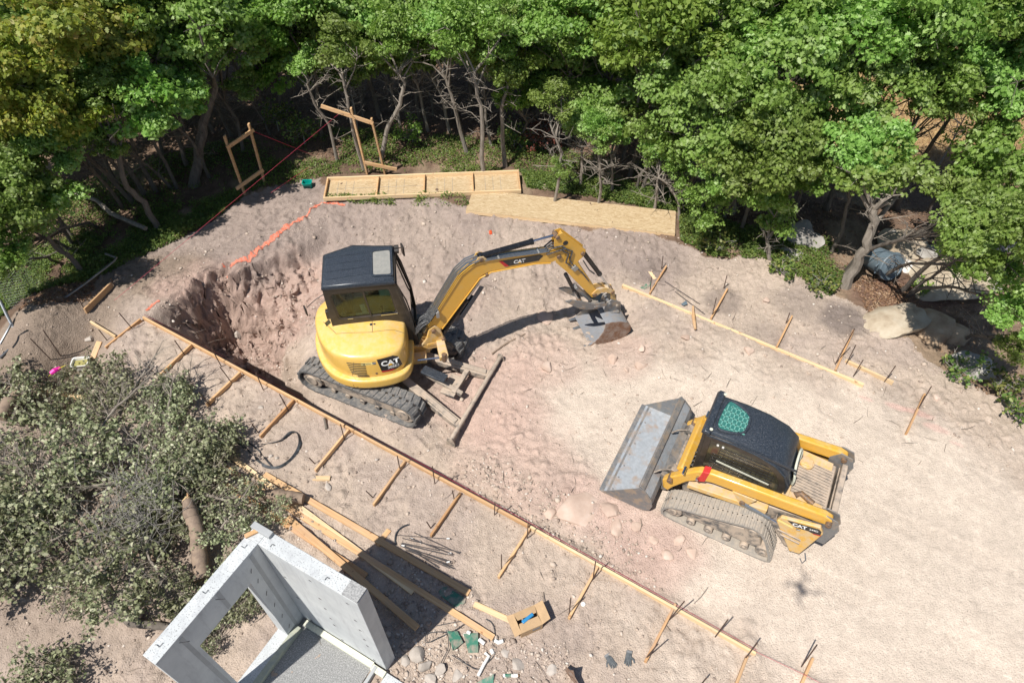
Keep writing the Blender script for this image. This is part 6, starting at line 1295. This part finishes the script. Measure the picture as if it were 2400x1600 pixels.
# cardboard box
P=gd(1212,1432,0);bx=thing('cardboard_box','open brown cardboard box with a blue item inside','cardboard box',tuple(P),23)
w_,d_,h_=.34,.30,.20
mb=MB();ringwall(mb,[(-w_/2,-d_/2),(w_/2,-d_/2),(w_/2,d_/2),(-w_/2,d_/2)],[(-w_/2+.006,-d_/2+.006),(w_/2-.006,-d_/2+.006),(w_/2-.006,d_/2-.006),(-w_/2+.006,d_/2-.006)],0,h_,2);mb.box((0,0,.004),(w_-.01,d_-.01,.006));mb.build('carton',m_card,bx)
def flap(pts,par):
    mb=MB();mb.add(pts,[(0,1,2,3)]);o=mb.build('flap',m_card,par);s=o.modifiers.new('s','SOLIDIFY');s.thickness=.005
flap([(-w_/2,-d_/2,h_),(-w_/2,d_/2,h_),(-w_/2-.10,d_/2+.03,h_-.05),(-w_/2-.10,-d_/2,h_-.04)],bx)
flap([(w_/2,-d_/2,h_),(w_/2,d_/2,h_),(w_/2+.13,d_/2,h_+.05),(w_/2+.13,-d_/2+.02,h_+.03)],bx)
flap([(-w_/2,-d_/2,h_),(w_/2,-d_/2,h_),(w_/2-.02,-.02,h_+.015),(-w_/2+.02,-.02,h_+.015)],bx)
flap([(-w_/2,d_/2,h_),(w_/2,d_/2,h_),(w_/2-.02,.03,h_+.02),(-w_/2+.02,.03,h_+.02)],bx)
mb=MB();mb.box((.07,-d_/2-.001,.12),(.12,.002,.06));mb.build('printed_patch',m_cardd,bx)
mb=MB();mb.box((0.0,.005,.10),(.20,.05,.05));o=mb.build('blue_packet',m_blue,bevel=.01);o.location=P+Vector((0,0,.115));o.rotation_euler=(0,0,R(38));tag(o,'blue and white packet inside the open cardboard box','packet')
# trash can lying on its side
A=S(2062,633,.42);t=thing('trash_can','round blue grey plastic bin lying on its side with its lid towards the sand','trash can',(2.6+0,0,0),0)
Bc=gp(2070,655);t.location=Bc+Vector((.0,-.05,.42))
ax=Vector((-.28,.85,-.30)).normalized();fr_=frame((0,0,0),(1,0,0) if False else ax.cross(Vector((0,0,1))).normalized(),-ax)
def ringc(r,z,n=36): return [(r*math.cos(2*math.pi*i/n),r*math.sin(2*math.pi*i/n),z) for i in range(n)]
mb=MB();mb.loft([ringc(.23,-.75),ringc(.24,-.72),ringc(.285,-.06),ringc(.30,-.05),ringc(.30,-.02)]);mb.build('bin_body',m_can,t,fr_,smooth=True)
mb=MB();mb.loft([ringc(.315,-.035),ringc(.318,.0),ringc(.305,.018),ringc(.27,.02),ringc(.262,.008),ringc(.19,.022),ringc(.182,.03),ringc(.15,.03),ringc(.142,.02),ringc(.05,.026)]);mb.build('lid',m_can,t,fr_,smooth=True)
mb=MB()
for a in(0,180): c_=Matrix.Rotation(R(a),3,'Z');mb.tube([tuple(c_@Vector(q)) for q in((.29,-.10,-.08),(.37,-.08,-.06),(.37,.08,-.06),(.29,.10,-.08))],.018,6)
mb.build('handle',m_can,t,fr_)
# feed bag
mb=MB();g=random.Random(2);o=rock('bag','crumpled white bag lying behind the grey bin',(2082,612),.26,m_bag,77,flat=.45,sx=.8,cat='bag',sub=3)
# storage tub
P=gp(196,860);t=thing('plastic_tub','open white plastic tub of straw coloured bits near the brush','tub',tuple(P),8)
def rrect(w,d,z,c=.04):
    return [(x,y,z) for x,y in cham([(-w/2,-d/2),(w/2,-d/2),(w/2,d/2),(-w/2,d/2)],c)]
mb=MB();mb.loft([rrect(.26,.18,.0),rrect(.31,.23,.16),rrect(.34,.26,.165),rrect(.34,.26,.175),rrect(.30,.22,.172),rrect(.27,.19,.03)],cap=True);mb.build('tub_shell',m_white,t,smooth=True)
mb=MB();mb.prism(cham([(-.13,-.09),(.13,-.09),(.13,.09),(-.13,.09)],.03),.06,.12,2);mb.build('straw_fill',M('straw_fill',(.40,.36,.12),.9,0,(.22,.20,.08),60,bs=.5),t)
# teal basket
P=gd(708,430);t=thing('plastic_basket','small teal slotted plastic basket left of the tray shaped panel','basket',tuple(P),2)
mb=MB();mb.loft([rrect(.20,.15,.0,.03),rrect(.23,.18,.15,.03),rrect(.245,.195,.152,.03),rrect(.245,.195,.165,.03),rrect(.21,.16,.162,.03),rrect(.18,.13,.01,.03)]);mb.build('basket_shell',m_tealb,t,smooth=True)
mb=MB()
for k in range(8):
    for z in(.045,.095): mb.box((-.085+k*.024,-.0875-.012*(z/.15),z),(.012,.012,.032))
mb.build('basket_slots',m_decalb,t)
# marker tube with orange cap
P=gd(1126,536);t=thing('marker_pipe','short grey pipe stub with an orange cap lying on the bank','pipe stub',tuple(P+Vector((0,0,.04))))
A=gd(1125,518,.04)-P;B=gd(1127,536,.04)-P;A.z=B.z=0;m_=A.lerp(B,.7);mb=MB();mb.cyl(A,m_,.028,14);mb.build('pipe',m_bolt,t);mb=MB();mb.cyl(m_,B+(B-A)*.1,.036,14);mb.build('cap',m_cap,t,bevel=.006)
# strap
def ribbon(name,label,pts,w,mat,cat,tilt=0,disp=True,zz=.03):
    P=[]
    for p in pts: P.append(gd(p[0],p[1],zz+(p[2] if len(p)>2 else 0)))
    q=[]
    for i in range(len(P)-1):
        p0=P[max(i-1,0)];p1=P[i];p2=P[i+1];p3=P[min(i+2,len(P)-1)]
        for k in range(6):
            s_=k/6;q.append(.5*((2*p1)+(p2-p0)*s_+(2*p0-5*p1+4*p2-p3)*s_**2+(3*p1-3*p2+p3-p0)*s_**3))
    q.append(P[-1]);c=q[0].copy();mb=MB();vs=[];n=len(q)
    for i,p in enumerate(q):
        d=(q[min(i+1,n-1)]-q[max(i-1,0)]).normalized();s_=Vector((-d.y,d.x,0)).normalized();a=math.sin(i*.22+tilt)*1.1;u=(s_*math.cos(a)+Vector((0,0,1))*abs(math.sin(a)))*w/2;nn=u.cross(d).normalized()*.004
        vs.append([tuple(p-c-u+nn),tuple(p-c+u+nn),tuple(p-c+u-nn),tuple(p-c-u-nn)])
    mb.loft(vs);o=mb.build(name,mat,smooth=True);o.location=c;tag(o,label,cat);return o
ribbon('lifting_strap','black flat strap lying in a big loose loop beside the planks',[(500,1040),(508,1010),(505,985),(525,990),(560,1010),(600,1045),(640,1075),(605,1070),(570,1040),(590,1020)][:0]+[(532,1003),(570,1035),(605,1068),(640,1072),(672,1050),(688,1020),(684,996),(668,992),(640,1012),(603,1020)],.05,m_strap,'strap')
ribbon('lifting_strap','short black strap end by the cut branches, twisted upright',[(498,1045),(506,1020),(506,990),(515,997)],.05,m_strap,'strap',2)
ribbon('lifting_strap','thin part of the black strap running from the brush into the loop',[(512,988),(560,1010),(590,1030),(608,1052),(628,1075)],.022,m_strap,'strap',1)
# green pieces, plate, fittings
def sheet(name,label,px,mat,cat,thick=.006,z=.03,curl=0,disp=False,group=None,hts=None):
    P=[(gp if not disp else gd)(u,v,z+(hts[i] if hts else 0)) for i,(u,v) in enumerate(px)];c=sum(P,Vector())/len(P);mb=MB();n=len(P)
    up=Vector((0,0,thick));mb.add([tuple(p-c) for p in P]+[tuple(p-c-up) for p in P],[tuple(range(n)),tuple(range(2*n-1,n-1,-1))]+[(i,i+n,(i+1)%n+n,(i+1)%n) for i in range(n)])
    o=mb.build(name,mat,bevel=.002);o.location=c;tag(o,label,cat,group);return o
sheet('plastic_piece','green bent plastic piece with folded lower edge beside the long plank end',[zb(925,1115),zb(1060,1105),zb(1062,1240),zb(1062,1285),zb(970,1288),zb(960,1240)],m_green,'plastic piece',hts=[0,.03,.03,0,0,.03])
sheet('plastic_piece','torn green plastic piece under the tangled black cable',[zb(775,1090),zb(870,1088),zb(925,1195),zb(830,1270),zb(800,1180)],m_green,'plastic piece',hts=[.02,.0,.03,0,.03])
sheet('plastic_piece','green plastic corner at the bottom edge near the white pipe',[zb(1040,1565),zb(1205,1480),zb(1200,1575),zb(1150,1640),zb(1040,1640)],m_green,'plastic piece',hts=[0,.06,0,0,0])
sheet('plastic_piece','small dark green scrap beside the first far brace',[(1497,672),(1520,662),(1526,660),(1525,669),(1510,678)],m_green,'plastic piece')
sheet('plastic_piece','tiny grey green scrap between the two rebar rods',[(1596,712),(1608,704),(1612,712),(1602,716)],m_can,'plastic piece')
sheet('access_lid','dark green rounded plate half in the wall shadow under the long plank',[zb(730,690),zb(770,680),zb(950,790),zb(940,830),zb(890,870),zb(850,868),zb(710,760),zb(700,720)],m_green,'plate',z=.02)
def pvc(label,pts,r,disp=False,zz=.05):
    P=[gp(*zb(*p),zz) for p in pts];c=P[0].copy();mb=MB();mb.tube([p-c for p in P],r,12);o=mb.build('pipe_fitting',m_white,smooth=True);o.location=c;tag(o,label,'pipe fitting','white plastic plumbing bits on the ground');return o
pvc('long white plastic pipe with a bent end at the bottom of the photo',[(1060,1500),(1110,1400),(1160,1320),(1125,1290)],.024)
pvc('white pipe elbow right of the long plank end',[(1215,1175),(1245,1195),(1290,1180)],.030)
pvc('short white pipe piece beside the green plastic piece',[(1070,1165),(1120,1205)],.030)
pvc('small white fitting above the bent pipe',[(1180,1260),(1200,1300)],.028)
pvc('white knob under the black cable',[(960,1095),(990,1110)],.026)
P=gp(*zb(2025,845));mb=MB();mb.cyl((0,0,0),(0,0,.02),.035,20);o=mb.build('white_cap',m_white,bevel=.005);o.location=P;tag(o,'small round white cap on the soil beyond the ninth cross board','cap')
P1=gp(*zb(1290,1498),.03);P2=gp(*zb(1440,1498),.03);t=thing('sealant_tube','green and white cartridge lying at the bottom edge','sealant tube',tuple(P1));d=P2-P1
mb=MB();mb.cyl((0,0,0),d*.9,.026,16);mb.build('cartridge',m_white,t);mb=MB();mb.cyl(d*.12,d*.5,.0265,16);mb.build('green_label',m_green,t);mb=MB();mb.cyl(d*.9,d,.024,14);mb.build('end_cap',m_oran,t)
g=random.Random(12);mb=MB();c0=gp(*zb(900,1100),.03)
def cable(label,pts,r,mat,name='cable'):
    P=[gp(*zb(*p),.04) for p in pts];q=[]
    for i in range(len(P)-1):
        p0=P[max(i-1,0)];p1=P[i];p2=P[i+1];p3=P[min(i+2,len(P)-1)]
        for k in range(5):
            s_=k/5;q.append(.5*((2*p1)+(p2-p0)*s_+(2*p0-5*p1+4*p2-p3)*s_**2+(3*p1-3*p2+p3-p0)*s_**3))
    q.append(P[-1]);c=q[0].copy();mb=MB();mb.tube([p-c for p in q],r,6);o=mb.build(name,mat,smooth=True);o.location=c;tag(o,label,'cable','tangled cables by the planks');return o
cable('black cable looping over the green plastic and planks',[(930,1025),(850,1080),(700,1150),(590,1195),(580,1130),(640,1100),(770,1105),(790,1160),(780,1260),(720,1380)],.006,m_strap)
cable('grey cable arching from the shadow over the long plank end',[(680,1040),(900,1000),(1000,1005),(1100,1070),(1150,1130),(1165,1190)],.006,m_hose)
cable('black cable strand knotted at the white pipe elbow',[(1130,980),(1190,1020),(1215,1120),(1190,1230),(1215,1300),(1130,1390),(1050,1440),(950,1390),(820,1310)],.006,m_strap)
cable('black cable crossing the torn green piece',[(770,1080),(800,1150),(860,1165),(850,1200),(830,1265)],.006,m_strap)
cable('curved black hose at the end of the rebar bundle',[(420,110),(360,135),(310,190),(298,250),(305,295)],.012,m_strap)
# gloves: palm with four fingers and thumb each
def glove(label,px,rz,mir):
    P=gp(*px);o_=thing('work_glove',label,'glove',tuple(P+Vector((0,0,.02))),rz,'pair of grey work gloves');mb=MB();s=mir
    mb.loft([[(x*.8,-.10,z*.8) for x,z in((-.05,0),(-.04,.02),(.04,.02),(.05,0),(.04,-.012),(-.04,-.012))],[(x,-.04,z) for x,z in((-.045,0),(-.038,.022),(.038,.022),(.045,0),(.038,-.012),(-.038,-.012))],[(x,.03,z) for x,z in((-.05,0),(-.042,.02),(.042,.02),(.05,0),(.042,-.012),(-.042,-.012))]])
    for k,(x,L) in enumerate(((-.036,.065),(-.012,.078),(.012,.072),(.036,.055))): mb.tube([(x,.02,.004),(x*1.1,.02+L*.5,.016),(x*1.25,.02+L,.004)],[.0135,.013,.010],8)
    mb.tube([(s*.035,-.03,.004),(s*.075,-.005,.010),(s*.095,.03,.004)],[.016,.014,.011],8);mb.build('glove_shell',m_glove,o_,smooth=True)
    mb=MB();mb.loft([[(x,-.115,z) for x,z in((-.045,0),(-.037,.022),(.037,.022),(.045,0),(.037,-.012),(-.037,-.012))],[(x,-.085,z) for x,z in((-.048,0),(-.04,.026),(.04,.026),(.048,0),(.04,-.014),(-.04,-.014))]]);mb.build('cuff',m_bolt,o_,smooth=True)
glove('grey work glove, left one of the pair, thumb pointing left',(1432,1551),210,1)
glove('grey work glove, right one of the pair, fingers pointing down',(1472,1545),165,-1)
# rusty plate standing at the bottom edge
P0_=gp(1345,1600);t=thing('steel_plate','rusty upright steel plate with holes cut by the bottom edge of the photo','steel plate',tuple(P0_),-55)
mb=MB();mb.prism([(-.20,0),(.16,0),(.13,.20),(.0,.26),(-.06,.42),(-.12,.26),(-.20,.20)],-.004,.004);mb.build('plate',m_rust,t);mb=MB()
for x,z in((-.05,.14),(.03,.17),(-.1,.07),(.05,.08)): mb.cyl((x,-.006,z),(x,.006,z),.012,10)
mb.build('bolt_hole',m_decalb,t)
# logs and sticks ---------------------------------------------------------
def log(name,label,pts,rs,mat,cat='log',disp=True,zz=.1,group=None,split=None):
    P=[(gd if disp else gp)(p[0],p[1],zz if len(p)<3 else p[2]) for p in pts];c=P[0].copy();t=thing(name,label,cat,tuple(c),0,group)
    mb=MB();q=[];rr=[]
    for i in range(len(P)-1):
        for k in range(4): q.append(P[i].lerp(P[i+1],k/4)-c);rr.append(rs[i]+(rs[i+1]-rs[i])*k/4)
    q.append(P[-1]-c);rr.append(rs[-1]);rr=[r*(1+.08*math.sin(i*2.3)) for i,r in enumerate(rr)]
    mb.tube(q,rr,12);mb.build('bark_surface',mat,t,smooth=True)
    if split is not None:
        e=q[split];d=(q[0]-q[1]).normalized() if split==0 else (q[-1]-q[-2]).normalized();r=rr[split];mb=MB();mb.tube([e-d*.04,e+d*r*.25,e+d*r*.9+Vector((r*.3,0,r*.2))],[r*.97,r*.8,r*.25],7);mb.tube([e+Vector((r*.4,0,r*.2)),e+d*r*1.6+Vector((r*.5,0,r*.3))],[r*.35,.01],5);mb.build('broken_wood',m_login,t)
    return t
log('cut_log','stout cut log with a torn pale end, lying in front of the brush pile',[(430,1150,.50),(438,1178,.44),(452,1215,.36),(456,1255,.28),(461,1300,.20),(466,1330,.16)],[.085,.115,.11,.12,.115,.13],m_log,split=0)
log('cut_log','stripped log chunk lying across the planks',[(588,1135,.16),(640,1140,.16),(697,1145,.15)],[.06,.13,.09],m_log,split=12-0 if False else None)
log('fallen_limb','long bent fallen limb on the churned earth at bottom left',[(160,1305),(230,1335),(260,1390),(300,1430),(350,1435),(395,1440)],[.07,.06,.06,.06,.06,.05],m_bark,zz=.06)
log('fallen_limb','short forked limb piece above the bent fallen limb',[(318,1420),(330,1400),(362,1382)],[.035,.03,.02],m_log,zz=.05)
log('fallen_limb','dark limb under the brush, left of the stout log',[(285,1245),(330,1285),(370,1275)],[.06,.07,.05],m_log,zz=.10,split=None)
log('fallen_limb','pale crooked root stick behind the dozer blade',[(1130,812),(1160,790),(1207,766)],[.015,.02,.014],m_log,zz=.03)
log('fallen_limb','dark twig standing by the form board below the near track',[(750,985),(745,960)],[.025,.02],m_bark,zz=.03)
log('fallen_limb','thin bare twig on the sand beyond the tenth cross board',[(1594,1385),(1610,1370),(1626,1348)],[.005,.006,.007],m_barkl,zz=.04)
log('fallen_limb','splintered stub of wood lying over the far form board',[(1592,703),(1593,728),(1597,755)],[.02,.04,.03],m_wood,zz=.08)
log('fallen_limb','grey leaning limb on the shaded ground at the left',[(335,525),(255,490),(222,460),(160,440)],[.05,.055,.05,.03],m_barkl,zz=.25)
log('stump_roots','tangled root mass at the left edge below the netting',[(50,900,.25),(20,925,.2),(0,960,.15)],[.10,.13,.10],m_log,'root')
# pipes and netting at far left
def pipe(label,pts,r=.022,name='bent_pipe',disp=True):
    P=[S(u*SD,v*SD,z) for u,v,z in pts];c=P[0].copy();mb=MB();mb.tube([p-c for p in P],r,8);o=mb.build(name,m_galv,smooth=True);o.location=c;tag(o,label,'pipe','bent grey fence pipes at the left edge');return o
pipe('bent grey pipe lying across the left bank beside the shaded offcut',[(242,583,.35),(268,592,.35),(262,600,.35),(195,652,.35),(140,690,.30),(118,703,.28),(100,703,.3),(82,697,.3)])
pipe('straight grey fence pipe leaning in at the far left edge',[(0,690,.7),(18,728,.5),(38,765,.3)],.03)
pipe('second leaning fence pipe curving down at the left edge',[(0,790,.5),(16,762,.6),(25,745,.7)],.022)
pipe('curved grey pipe at the lower left of the netting',[(42,768,.3),(34,790,.25),(0,822,.25)],.024)
pipe('thin grey fence pipe rising at left in front of the dark trees',[(118,520,.3),(92,430,1.1),(60,372,1.6)],.02)
def netting():
    mb=MB();o=S(0,560*SD,.9);t=None
    a=S(-40*SD,600*SD,.9);b=S(60*SD,560*SD,1.1);c_=S(30*SD,720*SD,.1)
    u=b-a;v=c_-a;n=22
    for i in range(n+1): mb.tube([u*(i/n),u*(i/n)+v*(.5+.1*math.sin(i))+Vector((0,0,-.1)),u*(i/n)+v],.002,3,False);mb.tube([v*(i/n),v*(i/n)+u*.5+Vector((0,0,-.1)),v*(i/n)+u],.002,3,False)
    o=mb.build('wire_netting',m_hose);o.location=a;tag(o,'sagging wire netting of a broken fence at the left edge','netting')
netting()
# brush pile: cut oak branches ---------------------------------------------
def branch_parts(seed,L=1.5,nl=1500,spread=.8):
    g=random.Random(seed);gn=np.random.default_rng(seed);mb=MB();tips=[]
    pts=[Vector((0,0,0))];d=Vector((1,0,.12))
    for i in range(7): d=(d+Vector((0,g.uniform(-.25,.25),g.uniform(-.12,.14)))).normalized();pts.append(pts[-1]+d*L/7)
    mb.tube(pts,[.028-.0032*i for i in range(8)],7)
    for i in range(1,8):
        for s in(-1,1):
            for rep in range(3):
                b=pts[i-1].lerp(pts[i],g.random()) ;dd=Vector((g.uniform(.2,.9),s*g.uniform(.4,1),g.uniform(-.1,.7))).normalized();l=L*spread*g.uniform(.35,.8)*(1-.06*i)
                m1=b+dd*l*.5+Vector((0,0,g.uniform(-.03,.06)));e=b+dd*l;mb.tube([b,m1,e],[.012,.008,.003],5)
                for j in range(4):
                    p=m1.lerp(e,g.random());e2=p+Vector((g.uniform(-.4,1),g.uniform(-1,1)+s*.3,g.uniform(-.2,.6))).normalized()*l*.4;mb.tube([p,e2],[.005,.002],4);tips+=[e2,p.lerp(e2,.6)]
                tips.append(e)
    T_=np.array([tuple(t) for t in tips]);idx=gn.integers(0,len(T_),nl);off=gn.normal(size=(nl,3))*np.array([.055,.055,.04]);P=T_[idx]+off
    Nn=off/ .07*.4+np.array([0,0,.6])+gn.normal(size=(nl,3))*.6;cv=gn.random(len(T_))
    lm=leafmesh('foliage',P,Nn,.065+.045*gn.random(nl),LOBED,.1+.5*gn.random(nl)+.4*cv[idx],m_leafw,.35,.35)
    return mb,lm
BR=[]
for i in range(5):
    mb,lm=branch_parts(50+i,1.6+.1*i,1000);o=mb.build('stem',m_barkl,smooth=True);BR.append((o.data,lm));bpy.data.objects.remove(o)
BP_=[((235,985),85,.7,.25),((330,1000),80,.65,.3),((385,985),70,.55,.3),((190,1030),120,.8,.2),((410,1040),0,.55,.25),((300,1050),-170,.8,.45),((400,1090),10,.6,.35),((455,1140),-25,.55,.3),((350,1130),80,.7,.4),((150,1160),170,.9,.3),((60,1170),200,.85,.25),((230,1200),190,.9,.45),((130,1240),180,.85,.2),((300,1290),-70,.7,.2),((375,1310),-70,.6,.2),((480,1190),-50,.5,.25),((560,1190),-10,.35,.2),((100,1090),150,.75,.15),((30,975),120,.7,.2),((90,930),60,.5,.3),((175,1480),250,.6,.12),((205,1545),200,.75,.12),((135,1430),80,.35,.1),((540,1430),140,.45,.1),((500,1480),120,.45,.1),((560,1400),100,.4,.1),((520,1460),200,.4,.1),((535,1405),80,.42,.15),((505,1440),60,.4,.15),((575,1385),150,.42,.15),((250,1120),140,.8,.5),((450,1070),30,.5,.3),((40,1290),210,.7,.2),((340,1210),-110,.7,.4),((250,960),95,.5,.3),((365,960),95,.5,.35),((330,1110),20,.7,.4),((300,1170),-30,.7,.4),((410,1160),60,.6,.4),((240,1140),-20,.8,.4),((350,1060),-60,.7,.4),((180,1260),-150,.8,.2),((90,1200),-160,.8,.2)]
BP_.sort(key=lambda b:(round(b[0][1]/110),b[0][0]));cnt={};rown=['at the far edge','in the second row','in the third row','in the fourth row','in the fifth row','in the near row','at the bottom edge','at the lowest edge']
rk=sorted({round(b[0][1]/110) for b in BP_})
for i,(px,rz,s_,z) in enumerate(BP_):
    r_=round(px[1]/110);cnt[r_]=cnt.get(r_,0)+1;P=gd(px[0],px[1],z*.6)
    t=thing('cut_branch','wilting cut oak branch, %s from left %s of the brush pile'%(ordw[cnt[r_]-1],rown[min(rk.index(r_),7)]),'cut branch',tuple(P),rz,'cut branches heaped in the brush pile')
    a,b=BR[i%5]
    for nm,me in(('stem',a),('foliage',b)):
        o=bpy.data.objects.new(nm,me);C.objects.link(o);o.parent=t
    s_*=.95;t.scale=(s_,s_,s_*1.1);g=random.Random(i);t.rotation_euler[0]=g.uniform(-.25,.25);t.rotation_euler[1]=g.uniform(-.15,.1)
# bare twig bundle in the middle of the pile
mb=MB();g=random.Random(31);c=gd(325,1190,.3)
for k in range(420):
    a=g.uniform(0,6.28);s_=Vector((g.gauss(0,.32),g.gauss(0,.42),g.uniform(0,.4)));d=Vector((math.cos(a)*.6,math.sin(a)*.8,g.uniform(-.1,.9))).normalized();l=g.uniform(.15,.45);mb.tube([s_,s_+d*l*.5+Vector((g.uniform(-.04,.04),g.uniform(-.04,.04),0)),s_+d*l],[.005,.004,.002],4,False)
o=mb.build('twig_bundle',m_twig);o.location=c;tag(o,'dense bundle of bare grey twigs in the middle of the brush pile','twigs',kind='stuff')
g=random.Random(8)
for k,(u,v,a,L) in enumerate([(250,1000,80,1.3),(300,950,75,1.2),(330,1010,60,1.4),(270,1080,150,1.2),(360,1080,-20,1.1),(210,1090,175,1.3),(400,1010,95,1.0),(320,1120,200,1.2),(150,1190,165,1.2),(380,1120,110,.9),(480,1150,-40,.9),(350,1250,-80,.9),(80,1120,140,1.2),(520,1230,60,.7)]):
    mb=MB();p=Vector((0,0,.25));q=[p];d=Vector((1,0,.25))
    for i in range(6): d=(d+Vector((0,g.uniform(-.35,.35),g.uniform(-.2,.15)))).normalized();q.append(q[-1]+d*L/6)
    mb.tube(q,[.026-.003*i for i in range(7)],6)
    for i in range(14):
        s0=q[g.randrange(1,7)];dd=Vector((g.uniform(.1,1),g.uniform(-1,1),g.uniform(-.2,.8))).normalized();l=L*g.uniform(.15,.4);e=s0+dd*l;m_=s0.lerp(e,.5)+Vector((0,g.uniform(-.04,.04),.03));mb.tube([s0,m_,e],[.009,.006,.002],4,False)
        for j in range(2): mb.tube([m_,m_+(dd+Vector((g.uniform(-.6,.6),g.uniform(-.6,.6),g.uniform(-.3,.5)))).normalized()*l*.5],[.005,.002],4,False)
    o=mb.build('bare_branch',m_barkl,smooth=True);o.location=gd(u,v,.12);o.rotation_euler=(0,0,R(a));tag(o,'leafless grey branch lying over the brush pile, %s counted through the heap'%ordw[k],'bare branch','bare branches lying over the brush pile')
def deadshrub(label,px,zc,rad,n,leaf,seed,name='dead_shrub'):
    B=gd(*px);t=thing(name,label,'shrub',tuple(B));g=random.Random(seed);mb=MB()
    mb.tube([(0,0,-.1),(.02,0,zc*.5),(0,0,zc)],[.025,.02,.014],6);E=[]
    for k in range(n):
        a=g.uniform(0,6.28);s_=Vector((0,0,zc*g.uniform(.5,1)));e=s_+Vector((math.cos(a),math.sin(a),g.uniform(-.2,.8)))*rad*g.uniform(.5,1);m1=s_.lerp(e,.5)+Vector((g.uniform(-1,1),g.uniform(-1,1),g.uniform(-1,1)))*rad*.12;mb.tube([s_,m1,e],[.009,.006,.002],5,False)
        for j in range(3):
            p=m1.lerp(e,g.random());e2=p+Vector((g.uniform(-1,1),g.uniform(-1,1),g.uniform(-.3,1))).normalized()*rad*.3;mb.tube([p,e2],[.004,.0015],4,False);E.append(e2)
        E.append(e)
    mb.build('twigs',m_twig,t)
    if leaf:
        gn=np.random.default_rng(seed);n_=leaf[1];T_=np.array([tuple(x) for x in E]);P=T_[gn.integers(0,len(T_),n_)]+gn.normal(size=(n_,3))*rad*.10
        me=leafmesh('leaves',P,np.array([0,0,.5])+gn.normal(size=(n_,3))*.6,.05+.05*gn.random(n_),leaf[2] if len(leaf)>2 else LOBED,gn.random(n_),leaf[0]);o=bpy.data.objects.new('leaves',me);C.objects.link(o);o.parent=t
    return t
deadshrub('dead shrub with rust brown leaves above the plywood panels',(1245,345),.55,.55,36,(m_leafd,420),71)
deadshrub('bare grey twiggy branch crown right of centre under the oaks',(2010,470),1.2,.75,60,None,72)
deadshrub('bare dead sapling crown left of the tall timber frame',(822,300),1.6,.5,40,None,73)
deadshrub('dead branch spray hanging over the dry grass',(2150,390),1.6,.7,26,None,74)
deadshrub('rust red bare branch in the upper right wood',(2080,330),1.9,.5,16,None,75)
deadshrub('orange brown dying leaf cluster by the grey twigs',(1965,440),1.2,.35,20,(m_leafy,260),76)
for i,(px,zc,rad,n_,l) in enumerate([((948,325),.35,.45,420,'bright green leafy sapling on the litter behind the tray panel'),((1880,660),.2,.35,320,'green weeds beside the mulch left of the bin'),((2195,860),.2,.35,240,'green fern like shrub below the boulders, leaves darkened for deep shade'),((2110,668),.15,.22,120,'broad leaved weed beside the bin'),((2290,890),.2,.4,260,'green shrub in shade at the right below the wood'),((1790,630),.15,.3,260,'low green weeds at the foot of the leaning oak'),((2335,950),.2,.35,260,'low pale green weeds at the right edge'),((1640,575),.2,.45,420,'bushy green weeds by the end of the plywood panel'),((700,330),.5,.5,420,'round green bush in the shade between the timber frames'),((640,300),.5,.5,420,'dim green bush right of the left timber frame'),((1180,340),.4,.5,500,'green undergrowth clump behind the slim trunks')]):
    deadshrub(l,px,zc,rad,22,(m_leafb if i in(0,3) else m_leafg,n_,OVAL if i!=2 else LOBED),80+i,'green_shrub')  # shrub below the boulders takes the darker leaf, deep shade put into colour
# drone carrying the camera (its shadow falls on the sand)
dr=thing('quadcopter_drone','small quadcopter drone hovering over the site, its shadow blurred on the pale sand','drone',(-.0,-.16,H+.10),20)
mb=MB();mb.loft([[(x*.5,y*.8-.0,z) for x,y in((-.05,-.1),(.05,-.1),(.06,0),(.05,.1),(-.05,.1),(-.06,0))] for z in(-.02,.04)]);mb.box((0,0,.01),(.09,.2,.06));mb.build('drone_body',m_bolt,dr,bevel=.01)
for sx_ in(-1,1):
    for sy_ in(-1,1):
        mb=MB();mb.beam((sx_*.03,sy_*.06,.02),(sx_*.16,sy_*.14,.03),.02,.02);mb.cyl((sx_*.16,sy_*.14,.0),(sx_*.16,sy_*.14,.05),.018,10);a_=mb.build('arm',m_bolt,dr)
        mb=MB();mb.box((sx_*.16,sy_*.14,.055),(.24,.02,.003),Matrix.Rotation(.6*sx_+sy_,3,'Z'));mb.build('propeller',m_blk2,a_)
